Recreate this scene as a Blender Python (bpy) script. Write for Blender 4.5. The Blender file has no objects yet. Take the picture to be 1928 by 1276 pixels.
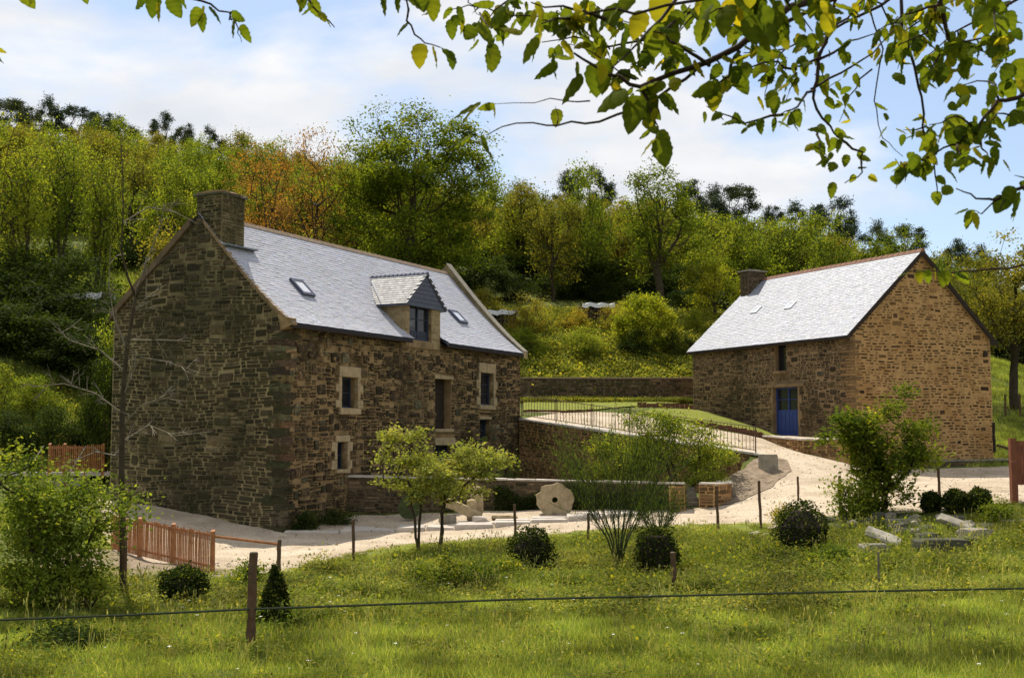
import bpy, bmesh, math, random
import numpy as np
from mathutils import Vector, Matrix
from mathutils.geometry import delaunay_2d_cdt

random.seed(7)
rng = np.random.default_rng(11)
scene = bpy.context.scene
COL = scene.collection

# ------------------------------------------------------------------ camera
FPX, PITCH, CAM_H = 2193.1, math.radians(4.548), 2.95
cam_data = bpy.data.cameras.new("camera")
cam_data.sensor_width = 36.0
cam_data.lens = 36.0 * FPX / 1928.0
cam_data.clip_start = 0.1
cam_data.clip_end = 3000
cam = bpy.data.objects.new("camera", cam_data)
cam.location = (0, 0, CAM_H)
cam.rotation_euler = (math.pi / 2 + PITCH, 0, 0)
COL.objects.link(cam)
scene.camera = cam
cam_data.dof.use_dof = True
cam_data.dof.focus_distance = 34.0
cam_data.dof.aperture_fstop = 11.0

# ------------------------------------------------------------------ sky and sun
SUN_EL = math.radians(58)
SUN_DIR2 = Vector((-0.42, 0.907)).normalized()        # horizontal direction towards the sun
sun_vec = Vector((SUN_DIR2.x * math.cos(SUN_EL), SUN_DIR2.y * math.cos(SUN_EL), math.sin(SUN_EL)))
world = bpy.data.worlds.new("World")
scene.world = world
world.use_nodes = True
wn = world.node_tree
wn.nodes.clear()
w_out = wn.nodes.new("ShaderNodeOutputWorld")
w_bg = wn.nodes.new("ShaderNodeBackground")
w_bg.inputs["Strength"].default_value = 0.12
w_sky = wn.nodes.new("ShaderNodeTexSky")
w_sky.sky_type = 'NISHITA'
w_sky.sun_disc = False
w_sky.sun_elevation = SUN_EL
w_sky.sun_rotation = math.atan2(SUN_DIR2.x, SUN_DIR2.y)
w_sky.air_density = 1.0
w_sky.dust_density = 0.6
w_sky.ozone_density = 1.3
w_tc = wn.nodes.new("ShaderNodeTexCoord")
w_map = wn.nodes.new("ShaderNodeMapping")
w_map.inputs["Scale"].default_value = (1.0, 1.0, 2.6)
w_map.inputs["Location"].default_value = (4.4, 4.4, 4.4)
w_n1 = wn.nodes.new("ShaderNodeTexNoise")
w_n1.inputs["Scale"].default_value = 2.6
w_n1.inputs["Detail"].default_value = 9
w_n1.inputs["Roughness"].default_value = 0.52
w_n1.inputs["Distortion"].default_value = 0.25
w_r = wn.nodes.new("ShaderNodeValToRGB")
w_r.color_ramp.elements[0].position = 0.40
w_r.color_ramp.elements[1].position = 0.51
w_n2 = wn.nodes.new("ShaderNodeTexNoise")
w_n2.inputs["Scale"].default_value = 5.5
w_n2.inputs["Detail"].default_value = 6
w_cr = wn.nodes.new("ShaderNodeValToRGB")
w_cr.color_ramp.elements[0].position = 0.3
w_cr.color_ramp.elements[0].color = (4.7, 5.0, 5.5, 1)
w_cr.color_ramp.elements[1].position = 0.62
w_cr.color_ramp.elements[1].color = (6.4, 6.4, 6.4, 1)
w_mix = wn.nodes.new("ShaderNodeMixRGB")
w_hz = wn.nodes.new("ShaderNodeMixRGB")      # thin high veil over the blue
w_hz.inputs[0].default_value = 0.2
w_hz.inputs[2].default_value = (5.2, 5.6, 6.3, 1)
L = wn.links.new
L(w_tc.outputs["Generated"], w_map.inputs["Vector"])
L(w_map.outputs[0], w_n1.inputs["Vector"])
L(w_map.outputs[0], w_n2.inputs["Vector"])
L(w_n1.outputs["Fac"], w_r.inputs[0])
L(w_n2.outputs["Fac"], w_cr.inputs[0])
L(w_sky.outputs[0], w_hz.inputs[1])
L(w_r.outputs[0], w_mix.inputs[0])
L(w_hz.outputs[0], w_mix.inputs[1])
L(w_cr.outputs[0], w_mix.inputs[2])
L(w_mix.outputs[0], w_bg.inputs["Color"])
L(w_bg.outputs[0], w_out.inputs["Surface"])

sun_data = bpy.data.lights.new("sun", 'SUN')
sun_data.energy = 5.0
sun_data.angle = math.radians(0.53)
sun_data.color = (1.0, 0.94, 0.84)
sun = bpy.data.objects.new("sun", sun_data)
sun.rotation_euler = sun_vec.to_track_quat('Z', 'Y').to_euler()
sun.location = (0, 0, 60)
COL.objects.link(sun)

vs = scene.view_settings
vs.view_transform = 'Standard'
vs.look = 'None'
vs.gamma = 1.0
vs.use_curve_mapping = False
vs.exposure = 0.36
scene.render.engine = 'CYCLES'
scene.cycles.max_bounces = 6
scene.cycles.transparent_max_bounces = 6
scene.cycles.diffuse_bounces = 3
scene.cycles.glossy_bounces = 2
scene.cycles.transmission_bounces = 3

# ------------------------------------------------------------------ photograph pixel (1928 wide) -> ray / point
CP, SP = math.cos(PITCH), math.sin(PITCH)
def ray(px, py):
    u = (px - 964.0) / FPX; v = (638.0 - py) / FPX
    return np.array([u, CP - v * SP, SP + v * CP])
def at(px, py, Y):
    d = ray(px, py); t = Y / d[1]
    return np.array([d[0] * t, Y, CAM_H + d[2] * t])
def on_plane(px, py, p, n):
    d = ray(px, py); o = np.array([0, 0, CAM_H]); p = np.array(p, float); n = np.array(n, float)
    t = np.dot(p - o, n) / np.dot(d, n)
    return o + d * t

# ------------------------------------------------------------------ materials
class NT:
    def __init__(s, name):
        s.m = bpy.data.materials.new(name); s.m.use_nodes = True
        s.t = s.m.node_tree; s.t.nodes.clear()
        s.out = s.t.nodes.new("ShaderNodeOutputMaterial")
    def n(s, typ, **k):
        nd = s.t.nodes.new(typ)
        for a, b in k.items():
            if a.startswith('i_'):
                key = a[2:].replace('_', ' ')
                nd.inputs[key].default_value = b
            else:
                setattr(nd, a, b)
        return nd
    def l(s, a, b): s.t.links.new(a, b)
    def noise(s, vec, scale, detail=4, rough=0.55, dist=0.0):
        nd = s.n("ShaderNodeTexNoise")
        nd.inputs["Scale"].default_value = scale; nd.inputs["Detail"].default_value = detail
        nd.inputs["Roughness"].default_value = rough; nd.inputs["Distortion"].default_value = dist
        if vec is not None: s.l(vec, nd.inputs["Vector"])
        return nd.outputs["Fac"]
    def ramp(s, fac, stops):
        nd = s.n("ShaderNodeValToRGB"); cr = nd.color_ramp
        while len(cr.elements) < len(stops): cr.elements.new(0.5)
        for e, (p, c) in zip(cr.elements, stops):
            e.position = p; e.color = (c, c, c, 1) if isinstance(c, (int, float)) else (*c, 1)
        s.l(fac, nd.inputs[0]); return nd.outputs[0]
    def mix(s, fac, a, b, mode='MIX'):
        nd = s.n("ShaderNodeMixRGB", blend_type=mode)
        for i, x in ((0, fac), (1, a), (2, b)):
            if isinstance(x, (int, float)): nd.inputs[i].default_value = x if i == 0 else (x, x, x, 1)
            elif isinstance(x, tuple): nd.inputs[i].default_value = (*x, 1)
            else: s.l(x, nd.inputs[i])
        return nd.outputs[0]
    def bump(s, h, strength=0.5, dist=0.02):
        nd = s.n("ShaderNodeBump"); nd.inputs["Strength"].default_value = strength
        nd.inputs["Distance"].default_value = dist; s.l(h, nd.inputs["Height"]); return nd.outputs[0]
    def bsdf(s, color, rough=0.9, spec=0.2, normal=None):
        b = s.n("ShaderNodeBsdfPrincipled")
        if isinstance(color, tuple): b.inputs["Base Color"].default_value = (*color, 1)
        else: s.l(color, b.inputs["Base Color"])
        if isinstance(rough, (int, float)): b.inputs["Roughness"].default_value = rough
        else: s.l(rough, b.inputs["Roughness"])
        b.inputs["Specular IOR Level"].default_value = spec
        if normal is not None: s.l(normal, b.inputs["Normal"])
        return b
    def finish(s, shader): s.l(shader, s.out.inputs["Surface"]); return s.m
    def pos(s): return s.n("ShaderNodeNewGeometry").outputs["Position"]
    def attr(s, name="Col"):
        return s.n("ShaderNodeAttribute", attribute_name=name).outputs["Color"]

def mat_plain(name, color, rough=0.8, spec=0.25, var=0.25, scale=6.0, bump=0.25, dirt=None, use_attr=False, metallic=0.0):
    k = NT(name); p = k.pos()
    n = k.noise(p, scale, 6, 0.6)
    v = k.ramp(n, [(0.25, 1 - var), (0.75, 1 + var * 0.6)])
    base = k.mix(1.0, k.attr() if use_attr else color, v, 'MULTIPLY')
    if dirt:
        m = k.ramp(k.noise(p, dirt[1], 5, 0.65), [(dirt[2], 0.0), (dirt[2] + 0.14, dirt[3])])
        base = k.mix(m, base, dirt[0])
    b = k.bsdf(base, rough, spec, k.bump(k.noise(p, scale * 7, 5, 0.7), bump, 0.01))
    b.inputs["Metallic"].default_value = metallic
    return k.finish(b.outputs[0])

def mat_stone(name, moss=(0.035, 0.042, 0.012), moss_at=0.55, moss_amt=0.8, light=(0.20, 0.17, 0.11), light_at=0.62):
    """Rubble stone: colour per stone from the attribute, lichen and moss in patches over the wall."""
    k = NT(name); p = k.pos()
    v = k.ramp(k.noise(p, 9.0, 7, 0.7), [(0.25, 0.5), (0.75, 1.4)])
    base = k.mix(1.0, k.attr(), v, 'MULTIPLY')
    big = k.noise(p, 0.55, 5, 0.62, 0.6)
    fine = k.noise(p, 7.0, 5, 0.7)
    mk = k.n("ShaderNodeMath", operation='MULTIPLY_ADD')
    k.l(fine, mk.inputs[0]); mk.inputs[1].default_value = 0.45; k.l(big, mk.inputs[2])
    m = k.ramp(mk.outputs[0], [(moss_at + 0.17, 0.0), (moss_at + 0.30, moss_amt)])
    base = k.mix(m, base, moss)
    lich = k.ramp(k.noise(p, 4.5, 8, 0.75, 0.3), [(light_at, 0.0), (light_at + 0.06, 0.75)])
    base = k.mix(lich, base, light)
    b = k.bsdf(base, 0.92, 0.12, k.bump(k.noise(p, 28, 6, 0.75), 0.9, 0.03))
    return k.finish(b.outputs[0])

def mat_leaf(name, a, b_, c=None, trans=0.45, rough=0.5, patch=0.25):
    """Leaf: colour runs a->b with the per-leaf attribute, plus patches across the crown."""
    k = NT(name)
    at_ = k.attr()
    sep = k.n("ShaderNodeSeparateColor"); k.l(at_, sep.inputs[0])
    col = k.mix(sep.outputs[0], a, b_)
    if c: col = k.mix(k.ramp(sep.outputs[1], [(0.70, 0.0), (0.9, 0.85)]), col, c)
    oi = k.n("ShaderNodeObjectInfo")
    tint = k.ramp(oi.outputs["Random"], [(0.0, (0.80, 0.86, 0.8)), (0.5, (1, 1, 1)), (1.0, (1.22, 1.1, 0.9))])
    col = k.mix(1.0, col, tint, 'MULTIPLY')
    big = k.ramp(k.noise(k.pos(), 0.8, 3, 0.5), [(0.3, 1 - patch), (0.7, 1 + patch)])
    col = k.mix(1.0, col, big, 'MULTIPLY')
    d = k.bsdf(col, .8, 0.04)
    t = k.n("ShaderNodeBsdfTranslucent")
    tc = k.mix(1.0, col, (1.35, 1.25, 0.45), 'MULTIPLY')
    k.l(tc, t.inputs[0])
    ms = k.n("ShaderNodeMixShader"); ms.inputs[0].default_value = trans
    k.l(d.outputs[0], ms.inputs[1]); k.l(t.outputs[0], ms.inputs[2])
    return k.finish(ms.outputs[0])

def mat_ground():
    k = NT("ground_grass"); p = k.pos()
    c1 = k.ramp(k.noise(p, 0.9, 6, 0.6, 0.4), [(0.3, (0.050, 0.075, 0.014)), (0.5, (0.11, 0.13, 0.026)), (0.72, (0.17, 0.165, 0.04))])
    c2 = k.ramp(k.noise(p, 14, 6, 0.7), [(0.3, 0.55), (0.7, 1.35)])
    col = k.mix(1.0, c1, c2, 'MULTIPLY')
    soil = k.ramp(k.noise(p, 2.1, 6, 0.65, 0.2), [(0.60, 0.0), (0.70, 0.7)])
    col = k.mix(soil, col, (0.12, 0.09, 0.055))
    b = k.bsdf(col, 0.95, 0.1, k.bump(k.noise(p, 22, 6, 0.75), 1.0, 0.06))
    return k.finish(b.outputs[0])

def mat_gravel():
    k = NT("gravel"); p = k.pos()
    c1 = k.ramp(k.noise(p, 0.7, 5, 0.6, 0.3), [(0.3, (0.50, 0.40, 0.28)), (0.7, (0.66, 0.545, 0.40))])
    v = k.n("ShaderNodeTexVoronoi"); v.inputs["Scale"].default_value = 26; k.l(p, v.inputs["Vector"])
    c2 = k.ramp(v.outputs["Distance"], [(0.0, 1.12), (0.5, 0.9), (0.8, 0.6)])
    v2 = k.ramp(k.noise(p, 45, 4, 0.8), [(0.3, 0.7), (0.7, 1.2)])
    col = k.mix(1.0, k.mix(1.0, c1, c2, 'MULTIPLY'), v2, 'MULTIPLY')
    tr = k.ramp(k.noise(p, 0.45, 8, 0.75, 0.8), [(0.46, 0.0), (0.62, 0.6)])
    col = k.mix(tr, col, (0.27, 0.20, 0.13))
    b = k.bsdf(col, 0.95, 0.1, k.bump(k.noise(p, 40, 5, 0.8), 0.8, 0.025))
    return k.finish(b.outputs[0])

def mat_slate(name, tint=(0.30, 0.305, 0.34), rough=0.42):
    k = NT(name); p = k.pos()
    v = k.ramp(k.noise(p, 1.0, 6, 0.6), [(0.3, 0.9), (0.7, 1.07)])
    col = k.mix(1.0, k.mix(1.0, k.attr(), tint, 'MULTIPLY'), v, 'MULTIPLY')
    st = k.ramp(k.noise(p, 3.4, 7, 0.75, 0.6), [(0.60, 0.0), (0.72, 0.35)])
    col = k.mix(st, col, (0.22, 0.20, 0.17))
    r = k.ramp(k.noise(p, 6, 5, 0.7), [(0.3, rough - 0.07), (0.7, rough + 0.15)])
    b = k.bsdf(col, r, 0.65, k.bump(k.noise(p, 30, 5, 0.7), 0.3, 0.01))
    return k.finish(b.outputs[0])

def mat_glass(name):
    k = NT(name)
    b = k.bsdf((0.012, 0.015, 0.02), 0.06, 0.6)
    return k.finish(b.outputs[0])

M = {}
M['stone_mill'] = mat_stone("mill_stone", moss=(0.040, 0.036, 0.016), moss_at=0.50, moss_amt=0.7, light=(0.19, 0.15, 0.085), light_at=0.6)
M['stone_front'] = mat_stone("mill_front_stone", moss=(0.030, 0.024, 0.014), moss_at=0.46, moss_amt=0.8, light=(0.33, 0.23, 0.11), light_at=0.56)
M['stone_barn'] = mat_stone("barn_stone", moss=(0.07, 0.05, 0.022), moss_at=0.60, moss_amt=0.6, light=(0.33, 0.25, 0.14), light_at=0.64)
M['stone_barn_front'] = mat_stone("barn_front_stone", moss=(0.035, 0.028, 0.016), moss_at=0.49, moss_amt=0.8, light=(0.36, 0.28, 0.17), light_at=0.60)
M['stone_wall'] = mat_stone("wall_stone", moss=(0.045, 0.05, 0.018), moss_at=0.50, moss_amt=0.7)
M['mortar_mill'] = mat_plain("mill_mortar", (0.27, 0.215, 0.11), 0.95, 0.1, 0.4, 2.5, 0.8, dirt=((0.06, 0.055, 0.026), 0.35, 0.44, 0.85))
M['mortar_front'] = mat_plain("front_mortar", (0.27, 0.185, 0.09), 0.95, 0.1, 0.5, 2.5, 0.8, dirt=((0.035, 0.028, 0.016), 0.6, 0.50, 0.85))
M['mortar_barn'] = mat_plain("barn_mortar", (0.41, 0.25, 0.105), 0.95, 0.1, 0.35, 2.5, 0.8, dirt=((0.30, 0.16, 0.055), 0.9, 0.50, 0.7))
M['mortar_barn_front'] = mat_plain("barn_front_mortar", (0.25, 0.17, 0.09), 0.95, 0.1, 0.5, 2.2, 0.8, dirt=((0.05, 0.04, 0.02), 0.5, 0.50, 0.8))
M['mortar_wall'] = mat_plain("wall_mortar", (0.14, 0.10, 0.06), 0.95, 0.1, 0.4, 3, 0.8)
M['granite'] = mat_plain("granite", (0.37, 0.285, 0.165), 0.9, 0.15, 0.35, 7, 0.7, dirt=((0.17, 0.14, 0.08), 3.0, 0.55, 0.7))
M['granite_tan'] = mat_plain('tan_granite', (0.30, 0.225, 0.12), 0.9, 0.15, 0.4, 6, 0.7, dirt=((0.14, 0.10, 0.055), 2.0, 0.5, 0.7))
M['granite_brown'] = mat_plain('brown_granite', (0.25, 0.17, 0.09), 0.9, 0.15, 0.4, 6, 0.7, dirt=((0.10, 0.07, 0.04), 1.5, 0.5, 0.7))
M['granite_grey'] = mat_plain("grey_granite", (0.26, 0.23, 0.175), 0.9, 0.15, 0.35, 7, 0.7, dirt=((0.13, 0.12, 0.09), 2.6, 0.55, 0.8))
M['rock_dark'] = mat_plain('dark_rock', (0.10, 0.095, 0.07), 0.95, 0.1, 0.5, 4, 1.0, dirt=((0.05, 0.055, 0.02), 2.0, 0.5, 0.8))
M['granite_pale'] = mat_plain('weathered_pale_stone', (0.40, 0.36, 0.28), 0.9, 0.15, 0.45, 5, 0.9, dirt=((0.16, 0.15, 0.09), 3.0, 0.5, 0.8))
M['slab'] = mat_plain("pale_slab", (0.50, 0.44, 0.37), 0.85, 0.2, 0.3, 4, 0.6, dirt=((0.25, 0.2, 0.15), 2.0, 0.55, 0.6))
M['slate_mill'] = mat_slate("mill_slate", (0.37, 0.37, 0.40), 0.5)
M['slate_barn'] = mat_slate("barn_slate", (0.255, 0.265, 0.295), 0.6)
M["slate_dormer"] = mat_slate("dormer_slate", (0.215, 0.21, 0.205), 0.65)
M['slate_dark'] = mat_plain("dark_slate", (0.075, 0.085, 0.12), 0.6, 0.3, 0.2, 5, 0.3)
M['ridge'] = mat_plain("ridge_mortar", (0.30, 0.22, 0.15), 0.9, 0.1, 0.35, 5, 0.6)
M['ridge_red'] = mat_plain("red_ridge_tile", (0.24, 0.13, 0.085), 0.85, 0.15, 0.35, 6, 0.5)
M['lead'] = mat_plain("lead_flashing", (0.55, 0.56, 0.58), 0.45, 0.5, 0.15, 5, 0.1)
M['zinc_dark'] = mat_plain("weathered_zinc", (0.12, 0.15, 0.17), 0.6, 0.4, 0.2, 5, 0.1)
M['blue'] = mat_plain("blue_paint", (0.032, 0.055, 0.20), 0.5, 0.3, 0.18, 3, 0.15)
M['blue_dark'] = mat_plain("blue_frame_paint", (0.026, 0.034, 0.055), 0.55, 0.3, 0.18, 3, 0.15)
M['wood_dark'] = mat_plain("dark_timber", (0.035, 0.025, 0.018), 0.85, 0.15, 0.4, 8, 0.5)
M['wood_grey'] = mat_plain("grey_fence_post_wood", (0.12, 0.072, 0.042), 0.9, 0.12, 0.45, 9, 0.6, dirt=((0.05, 0.055, 0.025), 4.0, 0.55, 0.7))
M['chestnut'] = mat_plain("chestnut_timber", (0.36, 0.155, 0.06), 0.75, 0.2, 0.4, 9, 0.4)
M['chestnut_red'] = mat_plain("red_brown_timber", (0.20, 0.07, 0.035), 0.7, 0.2, 0.3, 6, 0.3)
M['rust'] = mat_plain("rusty_iron", (0.10, 0.055, 0.035), 0.8, 0.3, 0.3, 12, 0.2)
M['rope'] = mat_plain("fence_wire", (0.035, 0.045, 0.02), 0.8, 0.2, 0.5, 20, 0.4, dirt=((0.5, 0.5, 0.45), 0.8, 0.66, 0.9))
M['bark'] = mat_plain("bark", (0.062, 0.048, 0.030), 0.95, 0.08, 0.5, 5, 0.9)
M['bark_pale'] = mat_plain("pale_bark", (0.20, 0.17, 0.12), 0.9, 0.1, 0.5, 5, 0.6)
M['bark_green'] = mat_plain("mossy_bark", (0.06, 0.075, 0.028), 0.95, 0.08, 0.5, 6, 0.8)
M['twig'] = mat_plain("twig_bark", (0.045, 0.028, 0.018), 0.85, 0.15, 0.3, 30, 0.4)
M['tarp_white'] = mat_plain("pale_tarpaulin", (0.62, 0.62, 0.60), 0.6, 0.3, 0.15, 3, 0.3)
M['log'] = mat_plain("log_ends", (0.06, 0.045, 0.03), 0.95, 0.1, 0.5, 6, 0.8)
M['brick'] = mat_plain("red_brick_edging", (0.17, 0.075, 0.045), 0.9, 0.1, 0.4, 8, 0.6)
M['lawn'] = mat_plain("mown_lawn", (0.19, 0.20, 0.032), 0.95, 0.1, 0.35, 8, 1.0, dirt=((0.11, 0.14, 0.025), 1.0, 0.5, 0.7))
M['soil'] = mat_plain("dry_soil", (0.25, 0.19, 0.13), 0.95, 0.1, 0.45, 6, 1.0, dirt=((0.11, 0.085, 0.05), 2.0, 0.52, 0.8))
M['glass'] = mat_glass("dark_window_glass")
M['sky_glass'] = mat_plain("skylight_glass", (0.55, 0.56, 0.6), 0.15, 0.8, 0.05, 3, 0.0)
M['ground'] = mat_ground()
M['gravel'] = mat_gravel()
YG = dict(
    fresh=mat_leaf("fresh_leaf", (0.085, 0.135, 0.018), (0.25, 0.29, 0.038), (0.37, 0.36, 0.055), 0.5),
    mid=mat_leaf("mid_green_leaf", (0.045, 0.080, 0.012), (0.15, 0.20, 0.024), (0.27, 0.27, 0.04), 0.48),
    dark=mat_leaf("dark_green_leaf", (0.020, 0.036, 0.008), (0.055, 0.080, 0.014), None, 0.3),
    olive=mat_leaf("olive_leaf", (0.085, 0.09, 0.018), (0.22, 0.205, 0.035), (0.34, 0.27, 0.05), 0.48),
    orange=mat_leaf("rust_orange_leaf", (0.20, 0.105, 0.035), (0.36, 0.20, 0.055), (0.26, 0.22, 0.05), 0.45),
    gold=mat_leaf("golden_leaf", (0.13, 0.15, 0.025), (0.32, 0.27, 0.045), (0.42, 0.26, 0.06), 0.5),
    pine=mat_leaf("pine_needle", (0.030, 0.048, 0.026), (0.085, 0.11, 0.052), None, 0.12, 0.7),
    box=mat_leaf("clipped_evergreen_leaf", (0.010, 0.020, 0.006), (0.036, 0.055, 0.012), (0.16, 0.17, 0.025), 0.3),
    grass=mat_leaf("grass_blade", (0.13, 0.19, 0.04), (0.31, 0.36, 0.075), (0.45, 0.44, 0.17), 0.42, 0.55, 0.65),
    oak=mat_leaf("oak_leaf", (0.055, 0.095, 0.012), (0.21, 0.25, 0.026), (0.34, 0.33, 0.04), 0.5),
    broom=mat_leaf("broom_leaf", (0.055, 0.095, 0.018), (0.13, 0.18, 0.035), None, 0.4),
    pale=mat_leaf("pale_young_leaf", (0.15, 0.185, 0.04), (0.36, 0.37, 0.09), (0.46, 0.40, 0.12), 0.45),
    elder=mat_leaf("elder_leaf", (0.07, 0.12, 0.018), (0.20, 0.26, 0.04), (0.30, 0.32, 0.06), 0.48),
    spring=mat_leaf("spring_bush_leaf", (0.10, 0.16, 0.016), (0.32, 0.35, 0.035), (0.40, 0.40, 0.05), 0.5),
    herb=mat_leaf("herb_leaf", (0.085, 0.12, 0.026), (0.24, 0.25, 0.045), (0.36, 0.33, 0.08), 0.42, 0.5, 0.55),
    overhang=mat_leaf("hazel_leaf", (0.045, 0.078, 0.010), (0.155, 0.19, 0.018), (0.42, 0.36, 0.025), 0.6, 0.5, 0.15),
)

# ------------------------------------------------------------------ mesh building
class MB:
    def __init__(s): s.v = []; s.f = []; s.c = []; s.col = (1, 1, 1)
    def add(s, verts, faces):
        b = len(s.v); s.v += [tuple(map(float, p)) for p in verts]; s.c += [s.col] * len(verts)
        s.f += [tuple(i + b for i in f) for f in faces]
    def box(s, x0, y0, z0, x1, y1, z1):
        s.add([(x0, y0, z0), (x1, y0, z0), (x1, y1, z0), (x0, y1, z0), (x0, y0, z1), (x1, y0, z1), (x1, y1, z1), (x0, y1, z1)],
              [(0, 3, 2, 1), (4, 5, 6, 7), (0, 1, 5, 4), (1, 2, 6, 5), (2, 3, 7, 6), (3, 0, 4, 7)])
    def hexa(s, b, t):
        """box from 4 bottom and 4 top points"""
        s.add(list(b) + list(t), [(0, 3, 2, 1), (4, 5, 6, 7), (0, 1, 5, 4), (1, 2, 6, 5), (2, 3, 7, 6), (3, 0, 4, 7)])
    def tube(s, pts, rad, n=6, cap=True):
        pts = [Vector(p) for p in pts]; rings = []; base = len(s.v); up = Vector((0.13, 0.21, 1)).normalized()
        if not hasattr(rad, '__len__'): rad = [rad] * len(pts)
        vs_ = []
        for i, p in enumerate(pts):
            d = (pts[min(i + 1, len(pts) - 1)] - pts[max(i - 1, 0)])
            d = d.normalized() if d.length > 1e-9 else Vector((0, 0, 1))
            a = d.cross(up if abs(d.dot(up)) < 0.97 else Vector((1, 0, 0))).normalized(); b = d.cross(a)
            for k in range(n):
                t = 2 * math.pi * k / n
                vs_.append(p + (a * math.cos(t) + b * math.sin(t)) * rad[i])
        fs = []
        for i in range(len(pts) - 1):
            for k in range(n):
                k2 = (k + 1) % n
                fs.append((i * n + k, i * n + k2, (i + 1) * n + k2, (i + 1) * n + k))
        if cap:
            fs.append(tuple(range(n - 1, -1, -1))); e = (len(pts) - 1) * n; fs.append(tuple(range(e, e + n)))
        s.add(vs_, fs)
    def mesh(s, name):
        me = bpy.data.meshes.new(name); me.from_pydata(s.v, [], s.f)
        ca = me.attributes.new("Col", 'FLOAT_COLOR', 'POINT')
        arr = np.ones((len(s.v), 4), np.float32); 
        if len(s.v): arr[:, :3] = np.array(s.c)
        ca.data.foreach_set("color", arr.ravel())
        return me
    def build(s, name, m, parent=None, smooth=False):
        me = s.mesh(name); me.materials.append(m)
        if smooth: me.shade_smooth()
        o = bpy.data.objects.new(name, me); COL.objects.link(o)
        if parent is not None: o.parent = parent
        return o

def tag(o, label=None, cat=None, group=None, kind=None):
    if label: o['label'] = label
    if cat: o['category'] = cat
    if group: o['group'] = group
    if kind: o['kind'] = kind
    return o
def empty(name, loc, rz=0.0, label=None, cat=None, group=None):
    o = bpy.data.objects.new(name, None); COL.objects.link(o)
    o.location = tuple(map(float, loc)); o.rotation_euler = (0, 0, rz); o.empty_display_size = 0.3
    return tag(o, label, cat, group)
def link_mesh(name, me, parent=None, loc=None):
    o = bpy.data.objects.new(name, me); COL.objects.link(o)
    if parent is not None: o.parent = parent
    if loc is not None: o.location = loc
    return o
def copy_tree(o, parent=None):
    c = o.copy(); COL.objects.link(c)
    if parent is not None: c.parent = parent
    for ch in list(o.children): copy_tree(ch, c)
    return c

def np_mesh(name, V, F, C=None, mat=None):
    """V (n,3), F (m,k) equal sized polygons, C (n,3) colours"""
    me = bpy.data.meshes.new(name)
    V = np.asarray(V, np.float32); F = np.asarray(F, np.int32); k = F.shape[1]
    me.vertices.add(len(V)); me.vertices.foreach_set("co", V.ravel())
    me.loops.add(F.size); me.loops.foreach_set("vertex_index", F.ravel())
    me.polygons.add(len(F)); me.polygons.foreach_set("loop_start", np.arange(0, F.size, k, dtype=np.int32))
    me.update(calc_edges=True)
    if C is not None:
        ca = me.attributes.new("Col", 'FLOAT_COLOR', 'POINT')
        arr = np.ones((len(V), 4), np.float32); arr[:, :3] = C
        ca.data.foreach_set("color", arr.ravel())
    if mat: me.materials.append(mat)
    return me

def leaf_mesh(name, P, size, mat, aspect=0.62, up=0.5, droop=0.0, fold=0.25, r=None, dirs=None, long=1.0, clump=None):
    """diamond leaves at points P (n,3): 4 verts, 2 triangles each"""
    r = r or rng; n = len(P); P = np.asarray(P)
    s = size * r.uniform(0.6, 1.35, (n, 1))
    d = r.normal(size=(n, 3)); d[:, 2] = d[:, 2] * 0.6 - droop
    if dirs is not None: d = dirs + d * 0.25
    d /= np.linalg.norm(d, axis=1, keepdims=True) + 1e-9
    nn = r.normal(size=(n, 3)); nn[:, 2] += up * 2
    w = np.cross(d, nn); w /= np.linalg.norm(w, axis=1, keepdims=True) + 1e-9
    nrm = np.cross(w, d)
    a = P; b = P + d * s * long
    m = P + d * s * 0.45 * long
    l_ = m + w * s * aspect * 0.5 - nrm * s * fold * 0.5 * aspect
    rr = m - w * s * aspect * 0.5 - nrm * s * fold * 0.5 * aspect
    V = np.stack([a, l_, b, rr], 1).reshape(-1, 3)
    i = np.arange(n)[:, None] * 4
    F = np.concatenate([i + np.array([[0, 2, 1]]), i + np.array([[0, 3, 2]])], 0)
    if clump is None: c = r.normal(0.5, 0.22, (n, 1)); c2 = r.uniform(0, 1, (n, 1))
    else: c = r.normal(0, .12, (n, 1)) + clump[:, :1]; c2 = r.uniform(0, .35, (n, 1)) + .65 * clump[:, 1:2]
    c = np.repeat(np.clip(c, 0, 1), 4, 0); c2 = np.repeat(c2, 4, 0)
    return np_mesh(name, V, F, np.concatenate([c, c2, c], 1), mat)

# ------------------------------------------------------------------ the two buildings' frames
A1 = 0.4693; B1C = np.array([-6.776, 34.5]); L1, W1, E1, R1 = 15.72, 6.87, 6.19, 9.77
a1v = np.array([math.sin(A1), math.cos(A1)]); g1v = np.array([-math.cos(A1), math.sin(A1)])
A2 = 0.462; B2C = np.array([13.05, 44.85]); L2, W2, E2, R2 = 10.4, 7.6, 6.75, 10.23
a2v = np.array([-math.sin(A2), math.cos(A2)]); g2v = np.array([math.cos(A2), math.sin(A2)])
def f1(px, py, w=0.0):
    """pixel -> (s, z) on the mill's long front (offset w into the building)"""
    p = on_plane(px, py, (*(B1C + g1v * w), 0), (*g1v, 0)); q = p[:2] - B1C
    return float(np.dot(q, a1v)), float(p[2])
def e1(px, py, s=0.0):
    """pixel -> (w, z) on the mill's gable end"""
    p = on_plane(px, py, (*(B1C + a1v * s), 0), (*a1v, 0)); q = p[:2] - B1C
    return float(np.dot(q, g1v)), float(p[2])
def f2(px, py, w=0.0):
    p = on_plane(px, py, (*(B2C + g2v * w), 0), (*g2v, 0)); q = p[:2] - B2C
    return float(np.dot(q, a2v)), float(p[2])
def e2(px, py, s=0.0):
    p = on_plane(px, py, (*(B2C + a2v * s), 0), (*a2v, 0)); q = p[:2] - B2C
    return float(np.dot(q, g2v)), float(p[2])

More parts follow.
